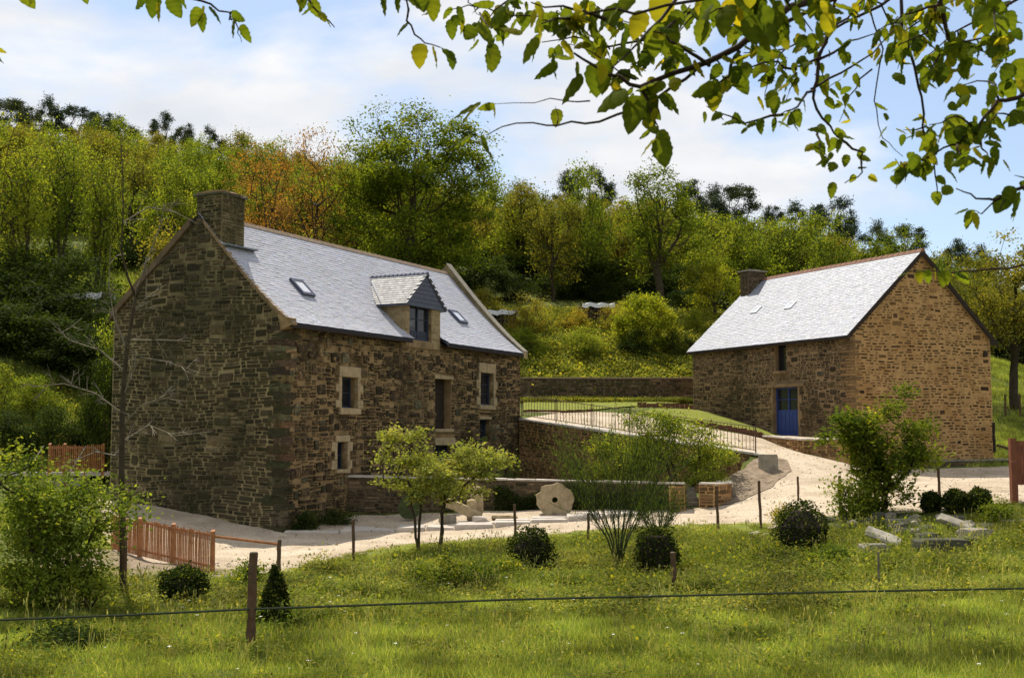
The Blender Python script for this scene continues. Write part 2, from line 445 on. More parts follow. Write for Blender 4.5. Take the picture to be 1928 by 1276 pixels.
# ------------------------------------------------------------------ terrain
anch = [at(*t) for t in [
    (0, 1276, 13.8), (964, 1276, 13.9), (1928, 1276, 13.6), (475, 1225, 15.7), (0, 1150, 19), (530, 1100, 22.6),
    (400, 1082, 24.2), (531, 1004, 34.5), (665, 1057, 26.4), (1105, 1030, 29), (1268, 1117, 21), (1350, 1007, 28), (1433, 996, 28.5),
    (1000, 974, 35.6), (1285, 967, 36), (1345, 957, 36.2), (1440, 900, 39.2), (1530, 862, 41.5), (1600, 962, 30.5), (1771, 952, 28.6),
    (1910, 946, 28), (1750, 905, 39.5), (1900, 893, 43), (1868, 874, 47.5), (1640, 885, 43.5), (1928, 1110, 19), (1700, 1110, 20.3),
    (1650, 1022, 25), (1800, 1002, 26), (750, 1004, 34.2), (1210, 972, 35), (880, 1025, 29.5),
    (985, 791, 48.3), (1425, 858, 41.4), (1308, 773, 53.5), (1440, 822, 47.4), (985, 752, 58), (1150, 753, 58), (1308, 754, 58),
    (1200, 830, 44.8), (1100, 785, 50.5), (1200, 772, 53),
    (150, 892, 41.5), (20, 893, 41), (0, 832, 43.4), (110, 832, 43.5), (0, 690, 48.5), (100, 742, 47.2), (190, 795, 46), (100, 962, 33),
    (200, 1040, 28), (0, 1100, 22.5), (-300, 1100, 22.5), (-300, 900, 38),
    (1150, 738, 59.5), (1000, 738, 59.5), (1300, 738, 59.5), (1150, 700, 62.5), (1000, 700, 62.5), (1150, 610, 73), (950, 600, 76), (1300, 615, 74), (50, 600, 57), (250, 510, 74), (300, 600, 60),
    (1928, 800, 57), (1928, 705, 78), (1700, 620, 76), (2200, 800, 57), (2200, 900, 40), (2200, 1000, 26), (2200, 700, 80),
    (700, 590, 76), (-300, 500, 74), (-400, 690, 48.5)]]
anch += [np.array(p, float) for p in [
    (-12.5, 46, 2.6), (-6, 50, 3.0), (-8, 58, 5.0), (0, 5, 0.4), (-20, 5, 0.3), (20, 5, 0.4), (0, -10, 1.3), (0, -60, 1.5), (-60, 0, 2), (60, 0, 2), (60, -60, 2), (-60, -60, 2),
    (-43, 100, 21), (0, 100, 16.5), (40, 100, 9.5), (75, 100, 5), (-90, 90, 22), (-65, 140, 33), (-30, 140, 31), (0, 140, 24), (20, 140, 23), (40, 140, 17.5), (62, 140, 14),
    (110, 140, 10), (-120, 140, 34), (-70, 180, 34), (0, 180, 25), (70, 180, 14), (-150, 260, 30), (0, 260, 22), (150, 260, 12),
    (-400, 500, 20), (0, 600, 12), (400, 500, 8), (-120, 40, 14), (120, 40, 4), (-200, 700, 12), (300, 100, 3), (-300, 100, 20), (300, -100, 2), (-300, -100, 4)]]
AN = np.array(anch)
def _phi(r2): return np.sqrt(r2 + 2.2 ** 2)
_D = ((AN[:, None, :2] - AN[None, :, :2]) ** 2).sum(-1)
_K = np.zeros((len(AN) + 3,) * 2); NAN_ = len(AN)
_K[:NAN_, :NAN_] = _phi(_D) - np.eye(NAN_) * 0.12
_K[:NAN_, NAN_] = 1; _K[:NAN_, NAN_ + 1:] = AN[:, :2]; _K[NAN_, :NAN_] = 1; _K[NAN_ + 1:, :NAN_] = AN[:, :2].T
_W = np.linalg.solve(_K, np.concatenate([AN[:, 2], np.zeros(3)]))
RW0, RW1 = np.array([0.36, 48.2]), np.array([8.75, 41.3])          # retaining wall along the ramp
LW0, LW1 = np.array([-5.25, 37.45]), np.array([5.4, 36.45])        # low wall behind the millstone
PIT = [tuple(LW0), tuple(LW1), (5.9, 38.5), (8.6, 41.45), (8.75, 41.3), tuple(RW1), tuple(RW0), tuple(B1C + a1v * (L1 - 0.1))]
_rb = np.array([0.622, 0.783]) * 0.5
PIT = [tuple(LW0), tuple(LW1), (7.2, 38.9), tuple(RW1 + _rb * .5 - np.array([.5, -.3])), tuple(RW1 + _rb - np.array([.5, -.4])), tuple(RW0 + _rb), tuple(B1C + a1v * L1)]
def in_poly(x, y, poly):
    x = np.asarray(x); y = np.asarray(y); c = np.zeros(x.shape, bool); j = len(poly) - 1
    for i in range(len(poly)):
        xi, yi = poly[i]; xj, yj = poly[j]
        c ^= ((yi > y) != (yj > y)) & (x < (xj - xi) * (y - yi) / (yj - yi + 1e-12) + xi); j = i
    return c
def ground_smooth(x, y):
    x = np.atleast_1d(np.asarray(x, float)); y = np.atleast_1d(np.asarray(y, float)); out = np.empty(x.size); xf = x.ravel(); yf = y.ravel()
    for i in range(0, x.size, 20000):
        xx = xf[i:i + 20000]; yy = yf[i:i + 20000]
        d = (xx[:, None] - AN[None, :, 0]) ** 2 + (yy[:, None] - AN[None, :, 1]) ** 2
        z = _phi(d) @ _W[:NAN_] + _W[NAN_] + xx * _W[NAN_ + 1] + yy * _W[NAN_ + 2]
        out[i:i + 20000] = np.where((yy > 54) & (yy < 58.75) & (xx > -3) & (xx < 14), np.minimum(z, 4.42), z)
    return out.reshape(x.shape)
# terrace in front of the barn door: flat shelf held up by a low wall
TW = [f2(1430, 823)[0], 0.0]
def ground(x, y):
    z = ground_smooth(x, y)
    x = np.atleast_1d(np.asarray(x, float)); y = np.atleast_1d(np.asarray(y, float))
    pit = in_poly(x, y, PIT)
    z = np.where(pit, np.minimum(z, 0.75), z)
    return z
def gz(x, y): return float(ground(x, y)[0])
def G(px, py):
    """pixel -> point where its ray meets the ground"""
    d = ray(px, py); t0 = 8.0; ts = np.linspace(8, 260, 2600)
    X = d[0] * ts; Y = d[1] * ts; Z = CAM_H + d[2] * ts
    zz = ground_smooth(X, Y); h = Z - zz
    i = int(np.argmax(h < 0)) if (h < 0).any() else len(ts) - 1
    t = ts[i] if i == 0 else ts[i - 1] + (ts[i] - ts[i - 1]) * h[i - 1] / (h[i - 1] - h[i] + 1e-9)
    x, y = d[0] * t, d[1] * t
    return np.array([x, y, gz(x, y)])
def axis(segs):
    out = []
    for a, b, st in segs: out += list(np.arange(a, b, st))
    return np.array(out + [segs[-1][1]])
gxs = axis([(-700, -150, 50), (-150, -60, 6), (-60, -24, 1.5), (-24, 26, 0.36), (26, 60, 1.5), (60, 150, 6), (150, 700, 50)])
gys = axis([(-120, 4, 8), (4, 12, 1), (12, 62, 0.36), (62, 100, 1.2), (100, 190, 3), (190, 300, 10), (300, 900, 60)])
GX, GY = np.meshgrid(gxs, gys); GZ = ground(GX, GY)
near = (GY > 8) & (GY < 40)
GZ = GZ + np.where(near, 0.03 * np.sin(GX * 2.1 + GY * 1.3) * np.sin(GY * 1.9 - GX), 0)
nx, ny = len(gxs), len(gys)
idx = np.arange(nx * ny).reshape(ny, nx)
F = np.stack([idx[:-1, :-1], idx[:-1, 1:], idx[1:, 1:], idx[1:, :-1]], -1).reshape(-1, 4)
me = np_mesh("ground", np.stack([GX, GY, GZ], -1).reshape(-1, 3), F, None, M['ground'])
me.shade_smooth()
tag(link_mesh("ground", me), kind="structure")

def drape(name, poly, m, lift=0.03, step=0.4, kind="structure", rough=0.0, edge_sub=0.3):
    """sheet over the ground inside a world polygon"""
    pts = []
    for i in range(len(poly)):
        a = np.array(poly[i][:2], float); b = np.array(poly[(i + 1) % len(poly)][:2], float)
        n = max(1, int(np.linalg.norm(b - a) / edge_sub))
        for k in range(n):
            q = a + (b - a) * k / n
            if rough: q = q + rng.normal(0, rough, 2)
            pts.append(q)
    pa = np.array(pts); x0, y0 = pa.min(0); x1, y1 = pa.max(0)
    gx, gy = np.meshgrid(np.arange(x0, x1, step), np.arange(y0, y1, step)); gx = gx.ravel() + 0.01; gy = gy.ravel() + 0.01
    ins = in_poly(gx, gy, pts)
    inner = list(zip(gx[ins], gy[ins]))
    allp = [Vector((float(p[0]), float(p[1]))) for p in list(pts) + inner]
    ne = len(pts)
    vo, eo, fo, *_ = delaunay_2d_cdt(allp, [(i, (i + 1) % ne) for i in range(ne)], [], 0, 1e-4)
    V = np.array([(p.x, p.y) for p in vo]); cen = np.array([V[list(f)].mean(0) for f in fo])
    keep = in_poly(cen[:, 0], cen[:, 1], pts)
    fo = [f for f, k in zip(fo, keep) if k]
    Z = ground_smooth(V[:, 0], V[:, 1]) + lift + 0.03 * np.sin(V[:, 0] * 2.1 + V[:, 1] * 1.3) * np.sin(V[:, 1] * 1.9 - V[:, 0]) * ((V[:, 1] > 8) & (V[:, 1] < 40))
    me = bpy.data.meshes.new(name); me.from_pydata([(a, b, c) for (a, b), c in zip(V, Z)], [], [tuple(f) for f in fo])
    me.materials.append(m); me.shade_smooth()
    o = link_mesh(name, me)
    if kind: o['kind'] = kind
    return o, pts

gp = [G(*p) for p in [(205, 1075), (300, 1083), (400, 1078), (470, 1085), (548, 1078), (610, 1062), (680, 1045), (760, 1030), (880, 1021), (1000, 1012), (1100, 1003), (1200, 997), (1290, 992), (1400, 990),
                      (1470, 1000), (1560, 978), (1640, 972), (1720, 968), (1800, 962), (1900, 950)]]
gp = [tuple(p[:2]) for p in gp]
gp += [(19.0, 28), (22, 36), (21.5, 42.2), tuple(B2C + g2v * (W2 + 3.5) - a2v * 1.4), tuple(B2C + g2v * 4 - a2v * 1.3), tuple(B2C - a2v * 1.2 - g2v * 0.3)]
gp += [tuple(G(*p)[:2]) for p in [(1515, 856), (1470, 838), (1432, 826)]]
gp += [tuple(at(*p)[:2]) for p in [(1360, 812, 47.5), (1240, 800, 49.5), (1205, 786, 51), (1120, 778, 52.5), (1060, 783, 52), (985, 776, 53)]]
gp += [tuple(B1C + a1v * (L1 + 4.5) + np.array([-0.1, 0])), tuple(RW0 + np.array([0.0, 0.3])), tuple(RW1 + np.array([0.0, 0.15])), (9.2, 40.6)]
gp += [tuple(G(*p)[:2]) for p in [(1478, 893), (1440, 925), (1375, 952), (1318, 957)]]
gp += [(LW1[0] + 0.1, LW1[1] - 0.2), (0, 36.6), (-4.9, 37.1), tuple(B1C + np.array([0.1, -0.1])), tuple(B1C + g1v * 3), tuple(B1C + g1v * 7.2 - a1v * 0.2)]
path_o, path_pts = drape("gravel_path", gp, M['gravel'], 0.035, 0.4, rough=0.035)

# mown lawns of the terrace
lw1 = [tuple(at(*p)[:2]) for p in [(985, 766, 53.6), (1060, 775, 52.8), (1120, 771, 53.3), (1200, 760, 55.2), (1308, 756, 57.6), (1308, 753, 58.3), (985, 753, 58.3)]]
drape("lawn", lw1, M['lawn'], 0.06, 0.5, rough=0.02)
lw2 = [tuple(p) for p in [at(1212, 784, 51.4)[:2], at(1300, 800, 49.6)[:2], at(1400, 813, 47.6)[:2], (B2C + a2v * 3.6 - g2v * 0.7), (B2C + a2v * 5.5 - g2v * 0.2), (B2C + a2v * 9.6 - g2v * 0.2), at(1300, 767, 53.6)[:2], at(1225, 770, 53.3)[:2]]]
drape("lawn", lw2, M['lawn'], 0.06, 0.5, rough=0.02)
# grass verge strip between path and meadow
vg = [tuple(G(*p)[:2]) for p in [(700, 1060), (880, 1035), (1000, 1027), (1100, 1020), (1200, 1012), (1330, 1009), (1420, 1003), (1400, 990), (1290, 992), (1200, 997), (1100, 1003), (1000, 1012), (880, 1021), (760, 1030), (690, 1045)]]
drape("verge", vg, M['lawn'], 0.05, 0.4, rough=0.03)
# dry soil patches: under the wooden fence, round the gate pillar
for poly in ([(200, 1110), (330, 1105), (440, 1092), (480, 1082), (420, 1074), (300, 1062), (190, 1035), (60, 1060), (60, 1105)],
             [(1345, 952), (1375, 952), (1440, 925), (1490, 888), (1482, 868), (1440, 862), (1422, 866), (1400, 885), (1370, 900), (1340, 930)]):
    drape("soil", [tuple(G(*p)[:2]) for p in poly], M['soil'], 0.055, 0.4, rough=0.04)

# ------------------------------------------------------------------ masonry
def stone_shape(mb, fr, s0, s1, t0, t1, proud, r):
    """one stone: chamfered outline with a bulging face; fr(s,t,d) maps face coords to local points"""
    w = s1 - s0; h = t1 - t0; j = min(w, h) * 0.12
    c = min(w, h) * 0.22
    o = [(s0 + c * r.random(), t0), (s1 - c * r.random(), t0 + j * r.uniform(-.5, .8)), (s1, t0 + c * (0.4 + r.random())), (s1 - j * r.random(), t1 - c * (0.3 + r.random())),
         (s1 - c * (0.3 + r.random()), t1), (s0 + c * (0.3 + r.random()), t1 - j * r.random()), (s0, t1 - c * (0.3 + r.random())), (s0 + j * r.random(), t0 + c * (0.3 + r.random()))]
    cs = (s0 + s1) / 2; ct = (t0 + t1) / 2; k = 1 - min(0.018 / max(min(w, h), .03), 0.3)
    vs_ = [fr(a, b, -0.02) for a, b in o] + [fr(cs + (a - cs) * k, ct + (b - ct) * k, proud * r.uniform(0.7, 1.1)) for a, b in o] + [fr(cs, ct, proud * r.uniform(0.9, 1.5))]
    fs = [(i, (i + 1) % 8, 8 + (i + 1) % 8, 8 + i) for i in range(8)] + [(8 + i, 8 + (i + 1) % 8, 16) for i in range(8)]
    mb.add(vs_, fs)

def masonry(parent, fr, t_lo, t_hi, span, holes, m, palette, rows=(0.09, 0.2), lens=(0.18, 0.55), gap=0.02, proud=0.025, nparts=300, seed=1, density=1.0, flip=False, name="stone", split=0.25, score=None, lo=None, big=0, warp=0.0):
    """coursed rubble on one face. span(t)->(s_lo,s_hi); holes [(s0,s1,t0,t1)]"""
    r = random.Random(seed); stones = []
    fr0 = fr; wp = warp
    fr = lambda s_, t_, d_: fr0(s_, t_ + wp * (math.sin(s_ * .9 + t_ * .7 + seed) + .5 * math.sin(s_ * 2.7 + t_ * 2.1)), d_)
    big_ = []
    for _ in range(big):
        bt = r.uniform(t_lo + .05, t_hi - .4); a, b = span(bt); a2, b2 = span(bt + .3); a, b = max(a, a2), min(b, b2)
        if b - a < .8: continue
        w = r.uniform(lens[0] * 1.5, lens[1] * 1.15); h = r.uniform(rows[1] * 1.2, rows[1] * 2.0); bs = r.uniform(a + .05, b - w - .05)
        q = (bs, bs + w, bt, bt + h)
        if all(q[1] < o[0] or q[0] > o[1] or q[3] < o[2] or q[2] > o[3] for o in list(holes) + big_): big_.append(q)
    holes = list(holes) + big_
    stones += [(q[0] + gap * .5, q[1] - gap * .5, q[2] + gap * .5, q[3] - gap * .5) for q in big_]
    t = t_lo
    while t < t_hi - 0.04:
        h = min(r.uniform(*rows), t_hi - t)
        a = span(t + 0.02); b = span(t + h - 0.01)
        lo_, hi_ = max(a[0], b[0]), min(a[1], b[1])
        iv = [(lo_, hi_)]
        for (hs0, hs1, ht0, ht1) in holes:
            if t + h > ht0 and t < ht1:
                nv = []
                for (p, q) in iv:
                    if hs1 <= p or hs0 >= q: nv.append((p, q)); continue
                    if hs0 - p > 0.05: nv.append((p, hs0))
                    if q - hs1 > 0.05: nv.append((hs1, q))
                iv = nv
        for (p, q) in iv:
            s = p
            while s < q - 0.04:
                ln = r.uniform(*lens) * (1.25 if r.random() < .12 else 1); e = s + ln
                if q - e < lens[0] * 0.7: e = q
                if r.random() < density:
                    wob = gap * 0.35
                    dz = r.uniform(-wob, wob)
                    if r.random() < split and h > rows[0] * 1.35:
                        mid = t + h * r.uniform(.4, .6)
                        cells = [(s, e, t, mid), (s, e, mid, t + h)]
                    else: cells = [(s, e, t, t + h)]
                    for (c0, c1, d0, d1) in cells:
                        if lo is not None and d0 < lo((c0 + c1) / 2): continue
                        stones.append((c0 + gap * .5, c1 - gap * .5, d0 + gap * .5 + dz, d1 - gap * .5 + dz))
                s = e
        t += h
    stones = [q for q in stones if q[1] - q[0] > 0.03 and q[3] - q[2] > 0.02]
    key = score or (lambda q: (q[1] - q[0]) * (q[3] - q[2]))
    order = sorted(range(len(stones)), key=lambda i: -key(stones[i]))
    part = set(order[:nparts]); rest = MB()
    for i, q in enumerate(stones):
        c = r.choice(palette); b = r.uniform(0.55, 1.4)
        col = tuple(x * b for x in c)
        pr = proud * r.uniform(0.5, 1.4)
        if i in part:
            mb = MB(); mb.col = col
            cs, ct = (q[0] + q[1]) / 2, (q[2] + q[3]) / 2; o0 = Vector(fr(cs, ct, 0))
            stone_shape(mb, lambda a, b_, d, o0=o0: Vector(fr(a, b_, d)) - o0, *q, pr, r)
            if flip: mb.f = [tuple(reversed(f)) for f in mb.f]
            o = mb.build(name, m, parent); o.location = o0
        else:
            rest.col = col; stone_shape(rest, fr, *q, pr, r)
    if rest.v:
        if flip: rest.f = [tuple(reversed(f)) for f in rest.f]
        o = rest.build(name + "_masonry", m, parent); o['kind'] = 'stuff'
    return len(stones)

def wall_face(mb, fr, outline, holes, depth):
    """flat face with holes and reveals; fr(s,t,d)"""
    pts = [Vector(p) for p in outline]; ed = [(i, (i + 1) % len(pts)) for i in range(len(pts))]
    for (a, b, c, d) in holes:
        k = len(pts); pts += [Vector((a, c)), Vector((b, c)), Vector((b, d)), Vector((a, d))]; ed += [(k, k + 1), (k + 1, k + 2), (k + 2, k + 3), (k + 3, k)]
    vo, _, fo, *_ = delaunay_2d_cdt(pts, ed, [], 0, 1e-5)
    fs = []
    for f in fo:
        cx = sum(vo[i].x for i in f) / len(f); cy = sum(vo[i].y for i in f) / len(f)
        if not in_poly(np.array([cx]), np.array([cy]), outline)[0]: continue
        if any(a < cx < b and c < cy < d for (a, b, c, d) in holes): continue
        fs.append(tuple(f))
    mb.add([fr(p.x, p.y, 0) for p in vo], fs)
    for (a, b, c, d) in holes:
        q = [(a, c), (b, c), (b, d), (a, d)]
        mb.add([fr(x, y, 0) for x, y in q] + [fr(x, y, -depth) for x, y in q], [(i, (i + 1) % 4, 4 + (i + 1) % 4, 4 + i) for i in range(4)])

def block(parent, fr, s0, s1, t0, t1, d0, d1, m, name, r, j=0.012):
    """dressed stone block with slightly uneven bevelled front"""
    mb = MB(); bv = 0.02
    q = [(s0, t0), (s1, t0), (s1, t1), (s0, t1)]
    q = [(a + r.uniform(-j, j), b + r.uniform(-j, j)) for a, b in q]; cs = (s0 + s1) / 2; ct = (t0 + t1) / 2
    def ins(a, b): return (a + (bv if a < cs else -bv), b + (bv if b < ct else -bv))
    V = [fr(a, b, d0) for a, b in q] + [fr(a, b, d1 - bv * .6) for a, b in q] + [fr(*ins(a, b), d1) for a, b in q]
    Fs = [(i, (i + 1) % 4, 4 + (i + 1) % 4, 4 + i) for i in range(4)] + [(4 + i, 4 + (i + 1) % 4, 8 + (i + 1) % 4, 8 + i) for i in range(4)] + [(8, 9, 10, 11)]
    mb.add(V, Fs); return mb.build(name, m, parent)

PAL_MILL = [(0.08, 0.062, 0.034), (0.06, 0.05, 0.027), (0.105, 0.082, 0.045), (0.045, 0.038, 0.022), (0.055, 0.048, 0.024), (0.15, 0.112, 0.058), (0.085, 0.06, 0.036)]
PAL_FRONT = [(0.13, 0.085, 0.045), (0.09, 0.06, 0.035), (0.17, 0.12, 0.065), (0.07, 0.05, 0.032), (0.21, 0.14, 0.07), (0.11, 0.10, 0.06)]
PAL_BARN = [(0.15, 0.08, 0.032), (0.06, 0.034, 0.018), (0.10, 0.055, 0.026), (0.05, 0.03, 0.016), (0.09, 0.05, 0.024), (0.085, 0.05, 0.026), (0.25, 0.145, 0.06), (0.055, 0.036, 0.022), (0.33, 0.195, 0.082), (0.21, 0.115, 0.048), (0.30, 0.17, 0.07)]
PAL_WALL = [(0.12, 0.085, 0.05), (0.08, 0.06, 0.035), (0.17, 0.12, 0.07), (0.06, 0.05, 0.032)]
PAL_BRICK = [(0.22, 0.12, 0.06), (0.18, 0.105, 0.055), (0.27, 0.165, 0.08), (0.13, 0.08, 0.045)]

# ================================================================== the mill
mill = empty("stone_mill", (B1C[0], B1C[1], 0), math.pi / 2 - A1, "long dark stone mill house with slate roof, tall gable chimney and one dormer window", "house")
FR1 = lambda s, z, d: (s, -d, z)              # front (plane y=0), d outwards
EN1 = lambda w, z, d: (-d, w, z)              # near gable (plane x=0)
w_rear, z_rear = e1(229, 590)
E1B = z_rear                                   # rear eave is higher, the ground climbs behind
MID = W1 * 0.49
R_ = random.Random(3)
h_win1 = (*[f1(641.5, 740)[0], f1(672, 740)[0]], f1(656, 768)[1], f1(656, 710)[1])
h_win2 = (f1(903, 735)[0], f1(928, 735)[0], f1(915, 763)[1], f1(915, 702)[1])
h_door = (f1(819, 760)[0], f1(849, 760)[0], f1(835, 807)[1], f1(835, 714)[1])
h_low2 = (f1(903, 810)[0], f1(922, 810)[0], f1(912, 832)[1], f1(912, 789)[1])
h_low1 = (f1(633, 860)[0], f1(652.5, 860)[0], f1(643, 883)[1], f1(643, 832)[1])
h_arch = (f1(819, 850)[0], f1(853, 850)[0], f1(835, 885)[1], f1(835, 838)[1])
h_dorm = (f1(770, 610)[0], f1(811.5, 610)[0], f1(790, 641)[1], f1(790, 575)[1])
holes1 = [h_win1, h_win2, h_door, h_low2, h_low1, h_arch]
DS0, DS1 = f1(763.5, 600)[0], f1(828, 600)[0]  # dormer walls
DE = f1(795, 577)[1]                            # dormer eave height
FEAVE = E1 - 0.02
mb = MB()
wall_face(mb, FR1, [(0, -0.6), (L1, -0.6), (L1, FEAVE), (DS1, FEAVE), (DS1, DE), (DS0, DE), (DS0, FEAVE), (0, FEAVE)], holes1 + [h_dorm], 0.42)
mb.build("front_wall", M['mortar_front'], mill)
gout = [(0, -0.6), (W1, -0.6), (W1, E1B), (MID, R1 - 0.05), (0, E1)]
mb = MB(); wall_face(mb, lambda w, z, d: (-d, w, z), [(p[0], p[1]) for p in gout][::-1], [], 0.4)
mb.f = [tuple(reversed(f)) for f in mb.f]
mb.build("gable_wall", M['mortar_mill'], mill)
mb = MB()
for x in (L1,):
    mb.add([(x, 0, -0.6), (x, W1, -0.6), (x, W1, E1B), (x, MID, R1 + 0.3), (x, 0, E1)], [(0, 1, 2, 3, 4)])
mb.add([(0, W1, -0.6), (L1, W1, -0.6), (L1, W1, E1B), (0, W1, E1B)], [(0, 3, 2, 1)])
mb.build("rear_wall", M['mortar_mill'], mill)

def gspan1(z):
    lo = 0.0 if z <= E1 else MID * (z - E1) / (R1 - 0.05 - E1)
    hi = W1 if z <= E1B else W1 - (W1 - MID) * (z - E1B) / (R1 - 0.05 - E1B)
    return (lo + 0.02, hi - 0.02)
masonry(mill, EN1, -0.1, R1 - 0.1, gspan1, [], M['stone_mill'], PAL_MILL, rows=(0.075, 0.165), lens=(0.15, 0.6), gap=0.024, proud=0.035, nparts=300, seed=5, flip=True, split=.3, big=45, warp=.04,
        score=lambda q: (q[1] - q[0]) * (q[3] - q[2]))
def dress(hole, lint=0.32, sill=0.16, jamb=0.2, ears=True, parent=mill, m='granite', fr=FR1, d=0.075, sides=True, seed=1, over=0.14, nb=4):
    a, b, c, t = hole; r = random.Random(seed); rects = []
    block(parent, fr, a - over, b + over, t, t + lint, -0.1, d, M[m], "lintel", r); rects.append((a - over, b + over, t, t + lint))
    if sill:
        block(parent, fr, a - over * .8, b + over * .8, c - sill, c, -0.1, d + 0.03, M[m], "sill", r); rects.append((a - over * .8, b + over * .8, c - sill, c))
    if sides:
        z = c; k = 0
        hh = (t - c) / nb
        while k < nb:
            wl = jamb * (1.55 if (k % 2 == 0) else 0.72)
            block(parent, fr, a - wl, a, z, z + hh, -0.1, d * .8, M[m], "jamb_stone", r)
            block(parent, fr, b, b + wl * .95, z, z + hh, -0.1, d * .8, M[m], "jamb_stone", r)
            rects += [(a - wl, b + wl * .95, z, z + hh)]
            z += hh; k += 1
    rects.append((a, b, c, t))
    return rects
RC = []
RC += dress(h_win1, 0.33, 0.2, 0.2, seed=1)
RC += dress(h_win2, 0.38, 0.16, 0.2, seed=2, nb=4)
RC += dress(h_door, 0.13, 0.12, 0.1, seed=3, sides=False, over=0.1)
RC += dress(h_low2, 0.10, 0, 0.1, seed=4, sides=False, over=0.06)
RC += dress(h_low1, 0.2, 0.12, 0.18, seed=5, nb=3, over=0.1)
RC += dress(h_arch, 0.26, 0, 0.15, seed=6, sides=False, over=0.08)
# dormer jambs
RC += [(h_dorm[0] - 0.02, h_dorm[1] + 0.02, h_dorm[2], h_dorm[3])]
def fspan1(z): return (0.02, L1 - 0.02)
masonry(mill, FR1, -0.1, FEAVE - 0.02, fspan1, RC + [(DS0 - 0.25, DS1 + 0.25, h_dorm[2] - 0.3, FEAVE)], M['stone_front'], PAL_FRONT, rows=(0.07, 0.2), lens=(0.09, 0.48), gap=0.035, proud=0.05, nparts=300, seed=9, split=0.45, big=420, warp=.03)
for side, (a, b) in enumerate(((DS0, h_dorm[0]), (h_dorm[1], DS1))):
    z = FEAVE - 0.25; k = 0
    while z < DE - 0.1:
        h = min([0.34, 0.26, 0.3][k % 3], DE - z)
        block(mill, FR1, a, b, z, z + h, -0.3, 0.03, M['granite_tan'], "jamb_stone", R_); z += h; k += 1
block(mill, FR1, h_dorm[0] - 0.1, h_dorm[1] + 0.1, h_dorm[2] - 0.3, h_dorm[2] - 0.02, -0.1, 0.05, M['granite_brown'], "sill", R_)

def window(parent, fr, hole, depth, m, cols=2, rows=3, name="window", fw=0.06, solid=0.0):
    """frame + panes + glazing bars set back in an opening"""
    a, b, c, t = hole; g = 0.004
    mb = MB()
    def bar(x0, x1, z0, z1, d0=-depth, d1=-depth + 0.06):
        P = [fr(x0, z0, d0), fr(x1, z0, d0), fr(x1, z0, d1), fr(x0, z0, d1)]; T = [fr(x0, z1, d0), fr(x1, z1, d0), fr(x1, z1, d1), fr(x0, z1, d1)]
        mb.hexa(P, T)
    bar(a + g, a + fw, c, t); bar(b - fw, b - g, c, t); bar(a + fw, b - fw, t - fw, t - g); bar(a + fw, b - fw, c + g, c + fw)
    o = mb.build(name, m, parent)
    mb = MB()
    W = (b - a - 2 * fw); zc0 = c + fw + (t - c) * solid
    for i in range(1, cols): bar(a + fw + W * i / cols - 0.028, a + fw + W * i / cols + 0.028, c + fw, t - fw, -depth + 0.002, -depth + 0.055)
    for j in range(1, rows): 
        z = zc0 + (t - fw - zc0) * j / rows; bar(a + fw, b - fw, z - 0.014, z + 0.014, -depth + 0.004, -depth + 0.045)
    if mb.v: mb.build("glazing_bars", m, o)
    if solid:
        mb = MB(); bar(a + fw, b - fw, c + fw, zc0, -depth, -depth + 0.03)
        n = 6
        for i in range(n):
            x = a + fw + W * i / n; bar(x + 0.012, x + W / n - 0.012, c + fw + 0.08, zc0 - 0.06, -depth + 0.03, -depth + 0.042)
        mb.build("lower_panel", m, o)
    for i in range(cols):
        for j in range(rows):
            z0 = zc0 + (t - fw - zc0) * j / rows; z1 = zc0 + (t - fw - zc0) * (j + 1) / rows
            mb = MB(); mb.add([fr(a + fw + W * i / cols, z0, -depth + 0.01), fr(a + fw + W * (i + 1) / cols, z0, -depth + 0.01), fr(a + fw + W * (i + 1) / cols, z1, -depth + 0.01), fr(a + fw + W * i / cols, z1, -depth + 0.01)], [(0, 1, 2, 3)])
            mb.build("pane", M['glass'], o)
    return o
window(mill, FR1, h_win1, 0.30, M['blue_dark'], 1, 2, fw=0.07)
window(mill, FR1, h_win2, 0.22, M['blue_dark'], 1, 3, fw=0.08)
window(mill, FR1, h_low1, 0.25, M['blue_dark'], 1, 2)
window(mill, FR1, h_low2, 0.25, M['blue_dark'], 1, 2)
window(mill, FR1, h_arch, 0.3, M['blue_dark'], 2, 1)
window(mill, FR1, h_dorm, 0.16, M['blue_dark'], 2, 2, solid=0.22, fw=0.08)
mb = MB()    # dark timber door, recessed
n = 6; W = h_door[1] - h_door[0]
for i in range(n):
    x0 = h_door[0] + W * i / n; mb.box(x0 + 0.006, 0.30, h_door[2], x0 + W / n - 0.006, 0.34, h_door[3])
mb.box(h_door[0], 0.335, h_door[2], h_door[1], 0.36, h_door[3])
for z in (0.3, 1.3): mb.box(h_door[0] + 0.03, 0.27, h_door[2] + z, h_door[1] - 0.03, 0.30, h_door[2] + z + 0.12)
dr = mb.build("door", M['wood_dark'], mill)

# corner stones of the mill (long and short)
z = 0.0; k = 0
while z < E1 - 0.1:
    h = R_.uniform(0.16, 0.27); lx, ly = (0.55, 0.3) if k % 2 else (0.3, 0.6)
    lx *= R_.uniform(.8, 1.15); ly *= R_.uniform(.8, 1.15)
    mb = MB(); mb.col = tuple(c * R_.uniform(0.8, 1.2) for c in R_.choice(PAL_MILL)); e = 0.05; q = 0.02
    o0 = (-e + R_.uniform(-q, q) * .5, -e + R_.uniform(-q, q) * .5)
    P = [(o0[0] + .015, o0[1] + .015, z + .012), (lx, o0[1] + .01, z + .012), (lx, ly, z + .012), (o0[0] + .01, ly, z + .012)]
    T = [(x + R_.uniform(-.008, .008), y + R_.uniform(-.008, .008), z + h - .012) for x, y, _ in P]
    mb.hexa(P, T); mb.build("corner_stone", M['stone_mill'], mill); z += h; k += 1

